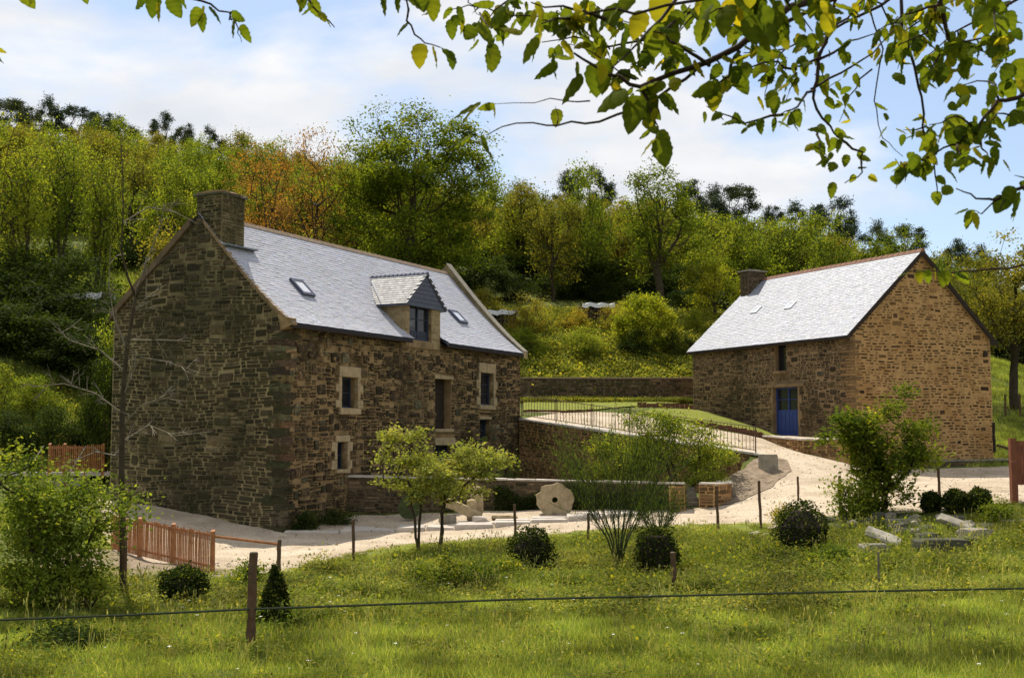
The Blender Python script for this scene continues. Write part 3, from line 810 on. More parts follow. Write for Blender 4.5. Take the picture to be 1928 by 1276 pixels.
# ---- roof of the mill: curved (flared) profile, slates on the front slope
OV = 0.34
def prof_front(t):
    """t 0 at eave .. 1 at ridge -> (y, z); bell-cast at the bottom"""
    y = -OV + (MID + OV) * t
    z = E1 - 0.12 + (R1 - E1 + 0.12) * t
    zf = 0.62 * max(0.0, 1 - t / 0.42) ** 2 * 0.62
    return y, z + zf
# flare: slope is steeper high up and flatter near the eave
_pts = []
def prof_front(t):
    y = -OV + (MID + OV) * t
    h = R1 - (E1 - 0.02)
    z = (E1 - 0.02) + h * (0.72 * t + 0.28 * (t + 0.0) * t * (1.5 - 0.5 * t) / 1.0)
    return y, z
def prof_rear(t):
    return W1 + 0.2 - (W1 + 0.2 - MID) * t, E1B - 0.15 + (R1 - E1B + 0.15) * t
mb = MB(); NP = 14; XA, XB = 0.0, L1 - 0.02
rows_ = [prof_front(i / NP) for i in range(NP + 1)]
cut = lambda s: 0
# front slope base, with the dormer's footprint cut out (only below the dormer roof)
ts_d = 0
segx = [XA - 0.06, DS0 - 0.02, DS1 + 0.02, XB]
for xi in range(3):
    x0, x1 = segx[xi], segx[xi + 1]
    for i in range(NP):
        if xi == 1 and rows_[i][0] < 0.45: continue
        (y0, z0), (y1, z1) = rows_[i], rows_[i + 1]
        mb.add([(x0, y0, z0 - 0.04), (x1, y0, z0 - 0.04), (x1, y1, z1 - 0.04), (x0, y1, z1 - 0.04)], [(0, 1, 2, 3)])
        mb.add([(x0, y0, z0 - 0.10), (x1, y0, z0 - 0.10), (x1, y1, z1 - 0.10), (x0, y1, z1 - 0.10)], [(3, 2, 1, 0)])
a, b = prof_rear(0), prof_rear(1)
mb.add([(-0.06, a[0], a[1]), (XB, a[0], a[1]), (XB, b[0], b[1] - 0.04), (-0.06, b[0], b[1] - 0.04)], [(0, 3, 2, 1)])
mb.add([(-0.06, a[0], a[1] - .08), (XB, a[0], a[1] - .08), (XB, b[0], b[1] - 0.1), (-0.06, b[0], b[1] - 0.1)], [(0, 1, 2, 3)])
mb.build("roof", M['slate_dark'], mill)
mb = MB(); # eave soffit board / gutter shadow line
for (x0, x1) in ((XA - .06, DS0 - .02), (DS1 + .02, XB)):
    mb.box(x0, -OV + 0.01, E1 - 0.17, x1, -OV + 0.035, E1 - 0.055); mb.box(x0, -OV + 0.035, E1 - 0.14, x1, 0.0, E1 - 0.12)
mb.build("eave_board", M['wood_dark'], mill)
# cornice strip: reddish-brown stones just below the eave
def arclen(prof, n=400):
    P = [prof(i / n) for i in range(n + 1)]; d = [0]
    for i in range(n): d.append(d[-1] + math.dist(P[i], P[i + 1]))
    return P, d
def slates(parent, prof, x0, x1, expo, wid, m, skip=lambda x, y: False, nparts=300, seed=2, swap=False, sag=0.0):
    """overlapping slates laid in courses over a curved slope; prof(t)->(y,z)"""
    P, d = arclen(prof); tot = d[-1]; r = random.Random(seed); n = int(tot / expo); units = []
    def sample(u):
        u = min(max(u, 0), tot); i = min(int(np.searchsorted(d, u)), len(P) - 1); i = max(i, 1)
        f = (u - d[i - 1]) / max(d[i] - d[i - 1], 1e-9); return (P[i - 1][0] + (P[i][0] - P[i - 1][0]) * f, P[i - 1][1] + (P[i][1] - P[i - 1][1]) * f)
    for k in range(n):
        u0 = k * expo; u1 = min(u0 + expo * 1.5, tot)
        (ya, za), (yb, zb) = sample(u0), sample(u1); ty, tz = yb - ya, zb - za; l = math.hypot(ty, tz); ny_, nz_ = -tz / l, ty / l
        if swap == 'rev': pass
        x = x0 + (wid * 0.5 if k % 2 else 0) - wid * 0.5
        while x < x1 - 0.02:
            w = wid * r.uniform(.9, 1.1); a, b = max(x, x0), min(x + w, x1)
            if b - a > 0.05 and not skip((a + b) / 2, (ya + yb) / 2): units.append((a + 0.003, b - 0.003, ya, za, yb, zb, ny_, nz_, k))
            x += w
    idxs = set(sorted(range(len(units)), key=lambda i: (abs(units[i][8] - 4), units[i][0]))[:nparts])
    rest = MB()
    for i, (a, b, ya, za, yb, zb, ny_, nz_, k) in enumerate(units):
        th = 0.007; lift = 0.012 + r.uniform(0, .005); dj = r.uniform(-.005, .005)
        c = r.uniform(.95, 1.04) * (.88 if r.random() < .02 else 1); cc = (c * r.uniform(.95, 1.05), c, c * r.uniform(.95, 1.08))
        if abs(ny_) < 1e-9 and abs(nz_) < 1e-9: continue
        sgn = 1 if nz_ > 0 else -1
        ny2, nz2 = ny_ * sgn, nz_ * sgn
        B = [(a, ya + ny2 * lift, za + nz2 * lift + dj), (b, ya + ny2 * lift, za + nz2 * lift + dj), (b, yb + ny2 * .002, zb + nz2 * .002), (a, yb + ny2 * .002, zb + nz2 * .002)]
        T = [(x, y + ny2 * th, z + nz2 * th) for x, y, z in B]
        if swap: B = [(y, x, z) for x, y, z in B]; T = [(y, x, z) for x, y, z in T]
        if i in idxs:
            o0 = Vector(B[0]); mb = MB(); mb.col = cc
            mb.hexa([Vector(p) - o0 for p in B], [Vector(p) - o0 for p in T]); o = mb.build("slate", m, parent); o.location = o0
        else:
            rest.col = cc; rest.hexa(B, T)
    o = rest.build("slate_courses", m, parent); o['kind'] = 'stuff'
slates(mill, prof_front, XA - 0.08, XB - 0.32, 0.125, 0.2, M['slate_mill'], skip=lambda x, y: DS0 - 0.03 < x < DS1 + 0.03 and y < 0.5, seed=4)
# ridge: mortared ridge tiles
x = XA + 0.9
while x < XB - 0.3:
    mb = MB(); w = 0.38
    mb.hexa([(x, MID - 0.14, R1 - 0.10), (x + w - .01, MID - 0.14, R1 - 0.10), (x + w - .01, MID + 0.14, R1 - 0.10), (x, MID + 0.14, R1 - 0.10)],
            [(x, MID - 0.04, R1 + 0.045), (x + w - .01, MID - 0.04, R1 + 0.035), (x + w - .01, MID + 0.04, R1 + 0.035), (x, MID + 0.04, R1 + 0.045)])
    mb.build("ridge_tile", M['ridge'], mill); x += w
# near gable verge: coping stones flush with the slates, kneeler at the foot
t = 0.06
k = 0
while t < 0.93:
    t2 = min(t + 0.062, 0.94); (y0, z0), (y1, z1) = prof_front(t), prof_front(t2)
    mb = MB(); r = R_.uniform(-.01, .01)
    mb.hexa([(-0.09 + r, y0 + .01, z0 - 0.09), (0.07, y0 + .01, z0 - 0.09), (0.07, y1, z1 - 0.09), (-0.09 + r, y1, z1 - 0.09)],
            [(-0.09 + r, y0 + .01, z0 + 0.03), (0.07, y0 + .01, z0 + 0.03), (0.07, y1, z1 + 0.03), (-0.09 + r, y1, z1 + 0.03)])
    mb.build("coping_stone", M['granite_brown'], mill); t = t2
t = 0.03
while t < 0.9:
    t2 = min(t + 0.075, 0.92); (y0, z0), (y1, z1) = prof_rear(t), prof_rear(t2)
    mb = MB(); mb.hexa([(-0.12, y0, z0 - 0.14), (-0.12, y1, z1 - 0.14), (0.2, y1, z1 - 0.14), (0.2, y0, z0 - 0.14)], [(-0.12, y0, z0 + 0.1), (-0.12, y1, z1 + 0.1), (0.2, y1, z1 + 0.1), (0.2, y0, z0 + 0.1)])
    mb.build("coping_stone", M['mortar_wall'], mill); t = t2
mb = MB(); mb.hexa([(-0.10, -0.36, E1 - 0.08), (0.17, -0.36, E1 - 0.08), (0.17, 0.05, E1 - 0.25), (-0.10, 0.05, E1 - 0.25)], [(-0.10, -0.30, E1 + 0.11), (0.17, -0.30, E1 + 0.11), (0.17, 0.18, E1 + 0.25), (-0.10, 0.18, E1 + 0.25)])
mb.build("kneeler", M['mortar_front'], mill)
# far gable parapet
mb = MB()
NPp = 12
for i in range(NPp):
    (y0, z0), (y1, z1) = prof_front(i / NPp), prof_front((i + 1) / NPp)
    h = 0.05 + 0.3 * (i / NPp); h2 = 0.05 + 0.3 * ((i + 1) / NPp)
    mb.hexa([(XB - 0.3, y0, z0 - 0.2), (XB + 0.05, y0, z0 - 0.2), (XB + 0.05, y1, z1 - 0.2), (XB - 0.3, y1, z1 - 0.2)], [(XB - 0.3, y0, z0 + h), (XB + 0.05, y0, z0 + h), (XB + 0.05, y1, z1 + h2), (XB - 0.3, y1, z1 + h2)])
(y0, z0), (y1, z1) = prof_front(1), prof_rear(0)
mb.hexa([(XB - 0.3, y0, z0 - 0.2), (XB + 0.05, y0, z0 - 0.2), (XB + 0.05, y1, z1 - 0.2), (XB - 0.3, y1, z1 - 0.2)], [(XB - 0.3, y0, z0 + .36), (XB + 0.05, y0, z0 + .36), (XB + 0.05, y1, z1 + .2), (XB - 0.3, y1, z1 + .2)])
mb.build("gable_parapet", M['mortar_mill'], mill)
for i in range(16):
    (y0, z0), (y1, z1) = prof_front(i / 16), prof_front((i + 1) / 16); h = 0.06 + 0.3 * i / 16
    mb = MB(); mb.hexa([(XB - 0.34, y0 + .01, z0 + h), (XB + 0.09, y0 + .01, z0 + h), (XB + 0.09, y1, z1 + h + .02), (XB - 0.34, y1, z1 + h + .02)], [(XB - 0.34, y0 + .01, z0 + h + .05), (XB + 0.09, y0 + .01, z0 + h + .05), (XB + 0.09, y1, z1 + h + .07), (XB - 0.34, y1, z1 + h + .07)])
    mb.build("coping_stone", M['granite_grey'], mill)

# chimney of the mill
cw0 = e1(418, 420)[0]; cw1 = e1(371, 420)[0]; ctop = e1(395, 368)[1]
q = on_plane(460, 420, (*(B1C + g1v * cw0), 0), (*g1v, 0))[:2] - B1C; cs1 = float(np.dot(q, a1v))
CZ0 = E1 + 0.5
mb = MB(); mb.box(-0.02, cw0, CZ0, cs1, cw1, ctop)
chim = mb.build("chimney", M['mortar_mill'], mill)
masonry(chim, lambda w, z, d: (-0.02 - d, w, z), R1 - 0.9, ctop - 0.02, lambda z: (cw0, cw1), [], M['stone_mill'], PAL_MILL, rows=(0.05, 0.12), lens=(0.15, 0.45), gap=0.02, proud=0.03, nparts=40, seed=21, flip=True)
masonry(chim, lambda s, z, d: (s, cw0 - d, z), R1 - 1.7, ctop - 0.02, lambda z: (-0.02, cs1), [], M['stone_mill'], [(0.16, 0.13, 0.07), (0.11, 0.09, 0.05), (0.2, 0.16, 0.085)], rows=(0.05, 0.11), lens=(0.15, 0.5), gap=0.02, proud=0.03, nparts=60, seed=22)
for (za, zb, ex) in ((ctop, ctop + 0.07, 0.07), (ctop + 0.073, ctop + 0.13, 0.02), (ctop + 0.133, ctop + 0.19, -0.12)):
    k = 3
    for i in range(k):
        x0 = -0.02 - ex + (cs1 + 0.02 + 2 * ex) * i / k; x1 = -0.02 - ex + (cs1 + 0.02 + 2 * ex) * (i + 1) / k - 0.02
        mb = MB(); j = lambda: R_.uniform(-.06, .06)
        mb.hexa([(x0, cw0 - ex + j(), za + .001), (x1, cw0 - ex + j(), za + .001), (x1, cw1 + ex + j(), za + .001), (x0, cw1 + ex + j(), za + .001)], [(x0, cw0 - ex + j(), zb + j() * .4), (x1, cw0 - ex + j(), zb), (x1, cw1 + ex + j(), zb + j() * .4), (x0, cw1 + ex + j(), zb)])
        mb.build("cap_slab", M['rock_dark'] if ex > 0.05 else M['granite_brown'], chim)
mb = MB()
mb.box(-0.05, cw0 - 0.30, R1 - 1.10, cs1 + 0.35, cw0 - 0.02, R1 - 1.06)
mb.build("flashing", M['zinc_dark'], chim)

# dormer of the mill
dorm = MB()
da = f1(797.5, 518)[1]                       # apex height at the front plane
DX0, DX1 = DS0 - 0.22, DS1 + 0.22
DXM = (DX0 + DX1) / 2
DE2 = DE - 0.05
def roof_y(z):
    """where the main front slope reaches height z"""
    lo, hi = 0.0, 1.0
    for _ in range(40):
        m_ = (lo + hi) / 2
        if prof_front(m_)[1] < z: lo = m_
        else: hi = m_
    return prof_front(lo)[0]
yb_r = roof_y(da - 0.05); yb_e = roof_y(DE2)
for (x0, x1) in ((DS0, h_dorm[0]), (h_dorm[1], DS1)):
    wl = MB(); wl.box(x0 + .004, 0.0, FEAVE - 0.1, x1 - .004, yb_e + 0.15, DE); wl.build("dormer_wall", M['granite_tan'], mill)
for sgn, xe in ((-1, DX0), (1, DX1)):
    dorm.hexa([(DXM, -0.16, da - 0.03), (xe, -0.16, DE2 - 0.03), (xe, yb_e + 0.25, DE2 - 0.03), (DXM, yb_r + 0.25, da - 0.03)][::sgn], [(DXM, -0.16, da + 0.02), (xe, -0.16, DE2 + 0.02), (xe, yb_e + 0.25, DE2 + 0.02), (DXM, yb_r + 0.25, da + 0.02)][::sgn])
dro = dorm.build("dormer_roof", M['slate_dark'], mill)
# slates on both dormer slopes
for sgn, xe in ((-1, DX0), (1, DX1)):
    rest = MB(); L_ = math.hypot(DXM - xe, da - DE2); n = int(L_ / 0.14)
    for k in range(n):
        f0 = k / n; f1_ = min(1, (k + 1.5) / n)
        x0 = xe + (DXM - xe) * f0; z0 = DE2 + (da - DE2) * f0; x1 = xe + (DXM - xe) * f1_; z1 = DE2 + (da - DE2) * f1_
        nx_ = sgn * (da - DE2) / L_; nz_ = abs(DXM - xe) / L_
        y = -0.2 + (0.1 if k % 2 else 0); yend = yb_e + (yb_r - yb_e) * f0
        while y < yend:
            w = 0.22; y2 = min(y + w - .005, yend + .1); c = R_.uniform(.8, 1.15)
            B = [(x0 + nx_ * .045, y, z0 + nz_ * .045), (x0 + nx_ * .045, y2, z0 + nz_ * .045), (x1 + nx_ * .024, y2, z1 + nz_ * .024), (x1 + nx_ * .024, y, z1 + nz_ * .024)]
            T = [(a_ + nx_ * .012, b_, c_ + nz_ * .012) for a_, b_, c_ in B]
            mb = MB(); mb.col = (c, c * .98, c * .95); mb.hexa(B, T); mb.build("slate", M['slate_dormer'], dro); y += w
y = -0.2
while y < yb_r - 0.05:
    mb = MB(); mb.hexa([(DXM - .1, y, da - .02), (DXM + .1, y, da - .02), (DXM + .1, y + .17, da - .02), (DXM - .1, y + .17, da - .02)], [(DXM - .04, y, da + .10), (DXM + .04, y, da + .10), (DXM + .03, y + .16, da + .08), (DXM - .03, y + .16, da + .08)])
    mb.build("ridge_tile", M['slate_dark'], dro); y += 0.18
mb = MB(); mb.hexa([(DX0 - 0.10, yb_e - 0.28, DE2 + .03), (DX0 + 0.12, yb_e - 0.12, DE2 + .06), (DXM - .1, yb_r - .1, da - .12), (DXM - 0.34, yb_r - 0.2, da - 0.2)],
                   [(DX0 - 0.10, yb_e - 0.28, DE2 + .09), (DX0 + 0.12, yb_e - 0.12, DE2 + .12), (DXM - .1, yb_r - .1, da - .06), (DXM - 0.34, yb_r - 0.2, da - 0.13)])
mb.build("valley_flashing", M['lead'], dro)
# hung-slate gable of the dormer
mb = MB(); mb.add([(DX0 + 0.03, -0.10, DE2), (DX1 - 0.03, -0.10, DE2), (DXM, -0.10, da - 0.02), (DX0 + 0.03, -0.02, DE2), (DX1 - 0.03, -0.02, DE2), (DXM, -0.02, da - 0.02)], [(0, 1, 2), (5, 4, 3), (0, 3, 4, 1), (1, 4, 5, 2), (2, 5, 3, 0)])
mb.build("dormer_gable", M['slate_dark'], mill)
mb = MB()
for k in range(7):
    z0 = DE2 + (da - DE2) * k / 7.5; z1 = z0 + 0.16; hw = (DX1 - DX0) / 2 * (1 - (z0 - DE2) / (da - DE2)) - .05
    x = DXM - hw
    while x < DXM + hw - .04:
        mb.box(x, -0.118, z0, min(x + .15, DXM + hw), -0.10, z0 + .12); x += .155
o = mb.build("hung_slates", M['slate_dark'], mill); o['kind'] = 'stuff'

def skylight(parent, corners, m_fr, lift=0.09, swap=False):
    """corners: 4 local points on the slope, counter-clockwise"""
    P = [Vector(p) for p in corners]; nrm = (P[1] - P[0]).cross(P[3] - P[0]).normalized()
    if nrm.z < 0: nrm = -nrm
    c = sum(P, Vector()) / 4; mb = MB()
    I = [c + (p - c) * 0.72 for p in P]
    top = [p + nrm * lift for p in P]; it = [p + nrm * lift for p in I]
    for i in range(4):
        j = (i + 1) % 4; mb.add([P[i], P[j], top[j], top[i], it[i], it[j], I[j] + nrm * .03, I[i] + nrm * .03], [(0, 1, 2, 3), (3, 2, 5, 4), (4, 5, 6, 7)])
    o = mb.build("skylight", m_fr, parent)
    mb = MB(); mb.add([p + nrm * (lift - .02) for p in I], [(0, 1, 2, 3)]); mb.build("pane", M['sky_glass'], o)
    return o
def mill_slope_pt(px, py):
    """pixel -> local point on the curved front slope"""
    d = ray(px, py); best = None
    for i in range(200):
        t = 0.02 + 0.96 * i / 199; y, z = prof_front(t)
        p = on_plane(px, py, (*(B1C + g1v * y), 0), (*g1v, 0)); e = abs(p[2] - z)
        if best is None or e < best[0]: best = (e, float(np.dot(p[:2] - B1C, a1v)), y, z)
    return best[1:]
for quad in ([(547, 531), (565, 530), (589, 558), (571, 561)], [(845, 588), (857, 587), (878, 610), (866, 611)]):
    Q = [mill_slope_pt(*p) for p in quad]
    xa = (Q[0][0] + Q[3][0]) / 2; xb = (Q[1][0] + Q[2][0]) / 2; yt = (Q[0][1] + Q[1][1]) / 2; yb = (Q[2][1] + Q[3][1]) / 2
    zof = lambda y: np.interp(y, [prof_front(i / 60)[0] for i in range(61)], [prof_front(i / 60)[1] for i in range(61)]) + .03
    skylight(mill, [(xa, yb, zof(yb)), (xb, yb, zof(yb)), (xb, yt, zof(yt)), (xa, yt, zof(yt))], M['slate_dark'])

# ================================================================== the barn
barn = empty("stone_barn", (B2C[0], B2C[1], 0), A2, "ochre stone barn with pale slate roof, blue half-glazed door and small chimney", "barn")
FR2 = lambda s, z, d: (-d, s, z)        # long front (plane x=0)
EN2 = lambda w, z, d: (w, -d, z)        # gable (plane y=0)
MID2 = W2 / 2
hb_door = (f2(1504, 780)[0], f2(1457, 780)[0], f2(1480, 820)[1], f2(1480, 729)[1])
hb_win = (f2(1480, 670)[0], f2(1459, 670)[0], f2(1470, 698)[1], f2(1470, 645)[1])
mb = MB(); wall_face(mb, FR2, [(0, 0.6), (L2, 0.6), (L2, E2), (0, E2)], [hb_door, hb_win], 0.4); mb.f = [tuple(reversed(f)) for f in mb.f]
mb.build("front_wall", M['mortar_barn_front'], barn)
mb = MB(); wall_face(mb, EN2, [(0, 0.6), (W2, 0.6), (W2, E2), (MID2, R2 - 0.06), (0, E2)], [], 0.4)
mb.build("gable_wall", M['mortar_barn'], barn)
mb = MB(); mb.add([(0, L2, .6), (W2, L2, .6), (W2, L2, E2), (MID2, L2, R2 - .06), (0, L2, E2)], [(4, 3, 2, 1, 0)]); mb.add([(W2, 0, .6), (W2, L2, .6), (W2, L2, E2), (W2, 0, E2)], [(0, 1, 2, 3)])
mb.build("rear_wall", M['mortar_barn'], barn)
def gspan2(z):
    k = 0 if z <= E2 else MID2 * (z - E2) / (R2 - 0.06 - E2)
    return (k + 0.02, W2 - k - 0.02)
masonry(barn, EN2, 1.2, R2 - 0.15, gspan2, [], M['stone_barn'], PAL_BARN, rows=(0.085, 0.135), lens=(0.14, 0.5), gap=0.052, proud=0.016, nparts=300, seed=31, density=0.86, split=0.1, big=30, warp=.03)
RC2 = []
RC2 += dress(hb_door, 0.16, 0.0, 0.14, parent=barn, m='granite_brown', fr=FR2, seed=8, over=0.35, sides=True, nb=6)
RC2 += dress(hb_win, 0.10, 0.12, 0.1, parent=barn, m='granite_brown', fr=FR2, seed=9, over=0.06, sides=False)
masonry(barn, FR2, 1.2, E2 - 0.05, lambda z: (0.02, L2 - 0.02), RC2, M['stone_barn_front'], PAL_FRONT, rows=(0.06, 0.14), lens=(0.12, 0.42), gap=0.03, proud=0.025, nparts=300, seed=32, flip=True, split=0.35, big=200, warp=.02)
window(barn, FR2, hb_door, 0.2, M['blue'], 2, 2, name="door", fw=0.07, solid=0.5)
window(barn, FR2, hb_win, 0.25, M['wood_dark'], 1, 1, fw=0.06)
z = 1.3; k = 0
while z < E2 - 0.2:
    h = R_.uniform(0.09, 0.16); lx, ly = (0.45, 0.25) if k % 2 else (0.25, 0.5); lx *= R_.uniform(.8, 1.2); ly *= R_.uniform(.8, 1.2)
    mb = MB(); mb.col = R_.choice([(0.22, 0.135, 0.06), (0.28, 0.17, 0.075), (0.16, 0.10, 0.05)])
    P = [(-.035, -.03, z + .012), (lx, -.028, z + .012), (lx, ly, z + .012), (-.033, ly, z + .012)]
    mb.hexa(P, [(x + R_.uniform(-.006, .006), y + R_.uniform(-.006, .006), z + h - .012) for x, y, _ in P]); mb.build("corner_stone", M['stone_barn'], barn); z += h; k += 1
w_, z_ = e2(1858, 666)
block(barn, EN2, w_ - 0.22, w_ + 0.0, z_ - 0.12, z_ + 0.12, -0.1, 0.06, M['wood_dark'], "protruding_stone", R_)
# roof
OV2 = 0.28
def pf2(t): return -OV2 + (MID2 + OV2) * t, E2 - 0.12 + (R2 - E2 + 0.12) * t
def pr2(t): return W2 + OV2 - (MID2 + OV2) * t, E2 - 0.12 + (R2 - E2 + 0.12) * t
VG = -0.14
mb = MB()
for p0, p1, s in ((pf2(0), pf2(1), 1), (pr2(0), pr2(1), -1)):
    B = [(p0[0], VG, p0[1] - .08), (p1[0], VG, p1[1] - .08), (p1[0], L2 + .1, p1[1] - .08), (p0[0], L2 + .1, p0[1] - .08)]
    T = [(x, y, z + .07) for x, y, z in B]; mb.hexa(B, T)
mb.build("roof", M['slate_dark'], barn)
slates(barn, pf2, VG - 0.02, L2 + 0.1, 0.125, 0.2, M['slate_barn'], seed=14, swap=True)
mb = MB(); mb.box(-OV2 - .01, VG, E2 - .24, -OV2 + .02, L2 + .1, E2 - .14); mb.build("eave_board", M['wood_dark'], barn)
mb = MB()
for p0, p1 in ((pf2(0), pf2(1)), (pr2(0), pr2(1))):
    B = [(p0[0], VG - .03, p0[1] - .20), (p1[0], VG - .03, p1[1] - .20), (p1[0], VG + 0.0, p1[1] - .20), (p0[0], VG + 0.0, p0[1] - .20)]
    mb.hexa(B, [(x, y, z + .21) for x, y, z in B])
mb.build("verge_board", M['wood_dark'], barn)
y = VG - .03
while y < L2 - 0.1:
    mb = MB(); a = MID2
    mb.hexa([(a - .15, y, R2 - .09), (a + .15, y, R2 - .09), (a + .15, y + .3, R2 - .09), (a - .15, y + .3, R2 - .09)], [(a - .05, y, R2 + .07), (a + .05, y, R2 + .07), (a + .045, y + .29, R2 + .05), (a - .045, y + .29, R2 + .05)])
    mb.build("ridge_tile", M['ridge_red'], barn); y += 0.31
# chimney on the far gable
cy1 = L2 + 0.05; cy0 = cy1 - 0.62; cx0 = MID2 - 0.95; cx1 = MID2 + 0.05
q_ = on_plane(1430, 512, (*(B2C + a2v * cy0), 0), (*a2v, 0)); ctop2 = float(q_[2])
mb = MB(); mb.box(cx0, cy0, R2 - 1.3, cx1, cy1, ctop2); ch2 = mb.build("chimney", M['mortar_wall'], barn)
masonry(ch2, lambda w, z, d: (w, cy0 - d, z), R2 - 1.2, ctop2 - .02, lambda z: (cx0, cx1), [], M['stone_wall'], PAL_WALL, rows=(0.05, 0.1), lens=(0.12, 0.35), gap=0.02, proud=0.03, nparts=40, seed=41)
masonry(ch2, lambda s, z, d: (cx0 - d, s, z), R2 - 1.2, ctop2 - .02, lambda z: (cy0, cy1), [], M['stone_wall'], PAL_WALL, rows=(0.05, 0.1), lens=(0.12, 0.35), gap=0.02, proud=0.03, nparts=40, seed=42, flip=True)
for (za, zb, ex) in ((ctop2, ctop2 + .07, .09), (ctop2 + .072, ctop2 + .13, -.15)):
    mb = MB(); mb.box(cx0 - ex, cy0 - ex, za, cx1 + ex, cy1 + ex, zb); mb.build("cap_slab", M['granite_grey'], ch2)
def barn_slope_pt(px, py):
    n = np.array([*(-g2v * (R2 - E2 + .12)), (MID2 + OV2)]); p0 = np.array([*(B2C + g2v * pf2(0)[0]), pf2(0)[1]])
    p = on_plane(px, py, p0, n); q = p[:2] - B2C
    return float(np.dot(q, g2v)), float(np.dot(q, a2v)), float(p[2])
for (pa, pb) in (((1408, 592), (1428, 579)), ((1471, 584), (1493, 570))):
    A_, B_ = barn_slope_pt(*pa), barn_slope_pt(*pb)
    x0, x1 = A_[0], B_[0]; y0 = (A_[1] + B_[1]) / 2; zf = lambda x: np.interp(x, [pf2(0)[0], pf2(1)[0]], [pf2(0)[1], pf2(1)[1]]) + .02
    skylight(barn, [(x0, y0, zf(x0)), (x0, y0 - .45, zf(x0)), (x1, y0 - .45, zf(x1)), (x1, y0, zf(x1))], M['lead'], lift=0.05)

# ================================================================== garden and retaining walls
def stone_wall(name, pts, thick, m, mort, pal, label, tops, bots, cat="wall", rows=(0.08, 0.16), lens=(0.15, 0.5), cap=None, capm='granite', nparts=200, seed=50, proud=0.03, gap=0.025, capw=(0.4, 0.9), both=False, capout=0.05, capth=0.07):
    """wall along a polyline; front face is to the right of the travel direction; tops/bots z per point"""
    c = pts[0]; root = empty(name, (c[0], c[1], bots[0]), 0, label, cat); o0 = Vector((c[0], c[1], bots[0])); core = MB(); r = random.Random(seed)
    for i in range(len(pts) - 1):
        p, q = np.array(pts[i], float), np.array(pts[i + 1], float); d = q - p; Ln = np.linalg.norm(d); d = d / Ln; nr = np.array([d[1], -d[0]])
        def P(s, z, dd, p=p, d=d, nr=nr): v = p + d * s + nr * dd; return (v[0] - o0.x, v[1] - o0.y, z - o0.z)
        b0, b1, t0, t1 = bots[i] - .5, bots[i + 1] - .5, tops[i], tops[i + 1]
        core.hexa([P(0, b0, 0), P(Ln, b1, 0), P(Ln, b1, -thick), P(0, b0, -thick)], [P(0, t0, 0), P(Ln, t1, 0), P(Ln, t1, -thick), P(0, t0, -thick)])
        top_f = lambda s: t0 + (t1 - t0) * s / Ln; bot_f = lambda s: bots[i] + (bots[i + 1] - bots[i]) * s / Ln
        # sheared courses keep following the top
        fr = lambda s, z, dd, P=P, top_f=top_f: P(s, top_f(s) - z, dd)
        hmax = max(t0 - bots[i], t1 - bots[i + 1])
        frd = lambda s, z, dd, fr=fr, hmax=hmax: fr(s, hmax - z, dd)
        masonry(root, frd, 0.0, hmax, lambda z, Ln=Ln: (0.0, Ln), [], M[m], pal, rows=rows, lens=lens, gap=gap, proud=proud, nparts=nparts if i == 0 else nparts // 2, seed=seed + i)
        if cap:
            s = 0
            while s < Ln - .05:
                w = min(r.uniform(*capw), Ln - s); j = lambda: r.uniform(-.025, .025); mb = MB()
                B = [P(s + .01, top_f(s) + .004, capout + j()), P(s + w - .01, top_f(s + w) + .004, capout + j()), P(s + w - .01, top_f(s + w) + .004, -thick - .03), P(s + .01, top_f(s) + .004, -thick - .03)]
                h = capth * r.uniform(.8, 1.25); T = [(x, y, z + h + j() * .3) for x, y, z in B]; mb.hexa(B, T); mb.build("coping_stone", M[capm], root); s += w
    core.build("wall_core", M[mort], root)
    return root
bwY = 58.6
bw0, bw1 = at(975, 751, bwY), at(1312, 753, bwY - 0.4)
stone_wall("garden_wall", [(bw0[0] - 3, bwY), (bw1[0] * .5, bwY - .1), (bw1[0] + 1.5, bwY - .3)], 0.5, 'stone_wall', 'mortar_wall', PAL_WALL, "mossy dark stone wall closing the lawn between the two buildings",
           [at(985, 713, bwY)[2]] * 3, [bw0[2] - .1, bw0[2] - .1, bw1[2] - .1], cap=True, capm='ridge', nparts=150, seed=60, rows=(0.08, 0.18), lens=(0.2, 0.6))
zl = at(985, 791, 48.2)[2] + .02; zr = at(1425, 859, 41.3)[2] + .02
rp = [tuple(RW0 + np.array([-.05, 0])), tuple((RW0 + RW1) / 2 + np.array([-.1, -.1])), tuple(RW1), ]
zm = at(1200, 830, 44.7)[2]
stone_wall("retaining_wall", rp, 0.95, 'stone_wall', 'mortar_barn', PAL_BRICK, "tall reddish stone retaining wall under the ramp railing", [zl, (zl + zr) / 2, zr], [0.5, 0.7, 1.1], cap=True, capm='slab', nparts=260, seed=70, capout=.06)
stone_wall("low_wall", [tuple(LW0), tuple((LW0 + LW1) / 2), tuple(LW1)], 0.4, 'stone_wall', 'mortar_wall', PAL_WALL, "low dark stone wall with pale flat coping behind the millstone",
           [1.5, 1.41, 1.31], [0.2, 0.25, 0.3], cap=True, capm='slab', nparts=200, seed=80, capth=.05)
# bright short end of that wall, returning towards the mill race
eb = G(1320, 955)
q0 = at(1316, 955, 36.4); q1 = at(1345, 955, 36.2); q2 = at(1377, 947, 37.0); zt = at(1330, 912, 36.4)[2]
stone_wall("gate_wall", [tuple(q0[:2]), tuple(q1[:2]), tuple(q2[:2]), (q2[0] + .15, q2[1] + 1.2)], 0.4, 'stone_wall', 'mortar_barn', PAL_BRICK, "short curved orange stone wall with a flat top beside the gap in the low wall",
           [zt, zt, zt, zt], [q0[2], q1[2], q2[2], q2[2]], cap=True, capm='slab', nparts=60, seed=90, rows=(.09, .17), lens=(.2, .5), capth=.05)
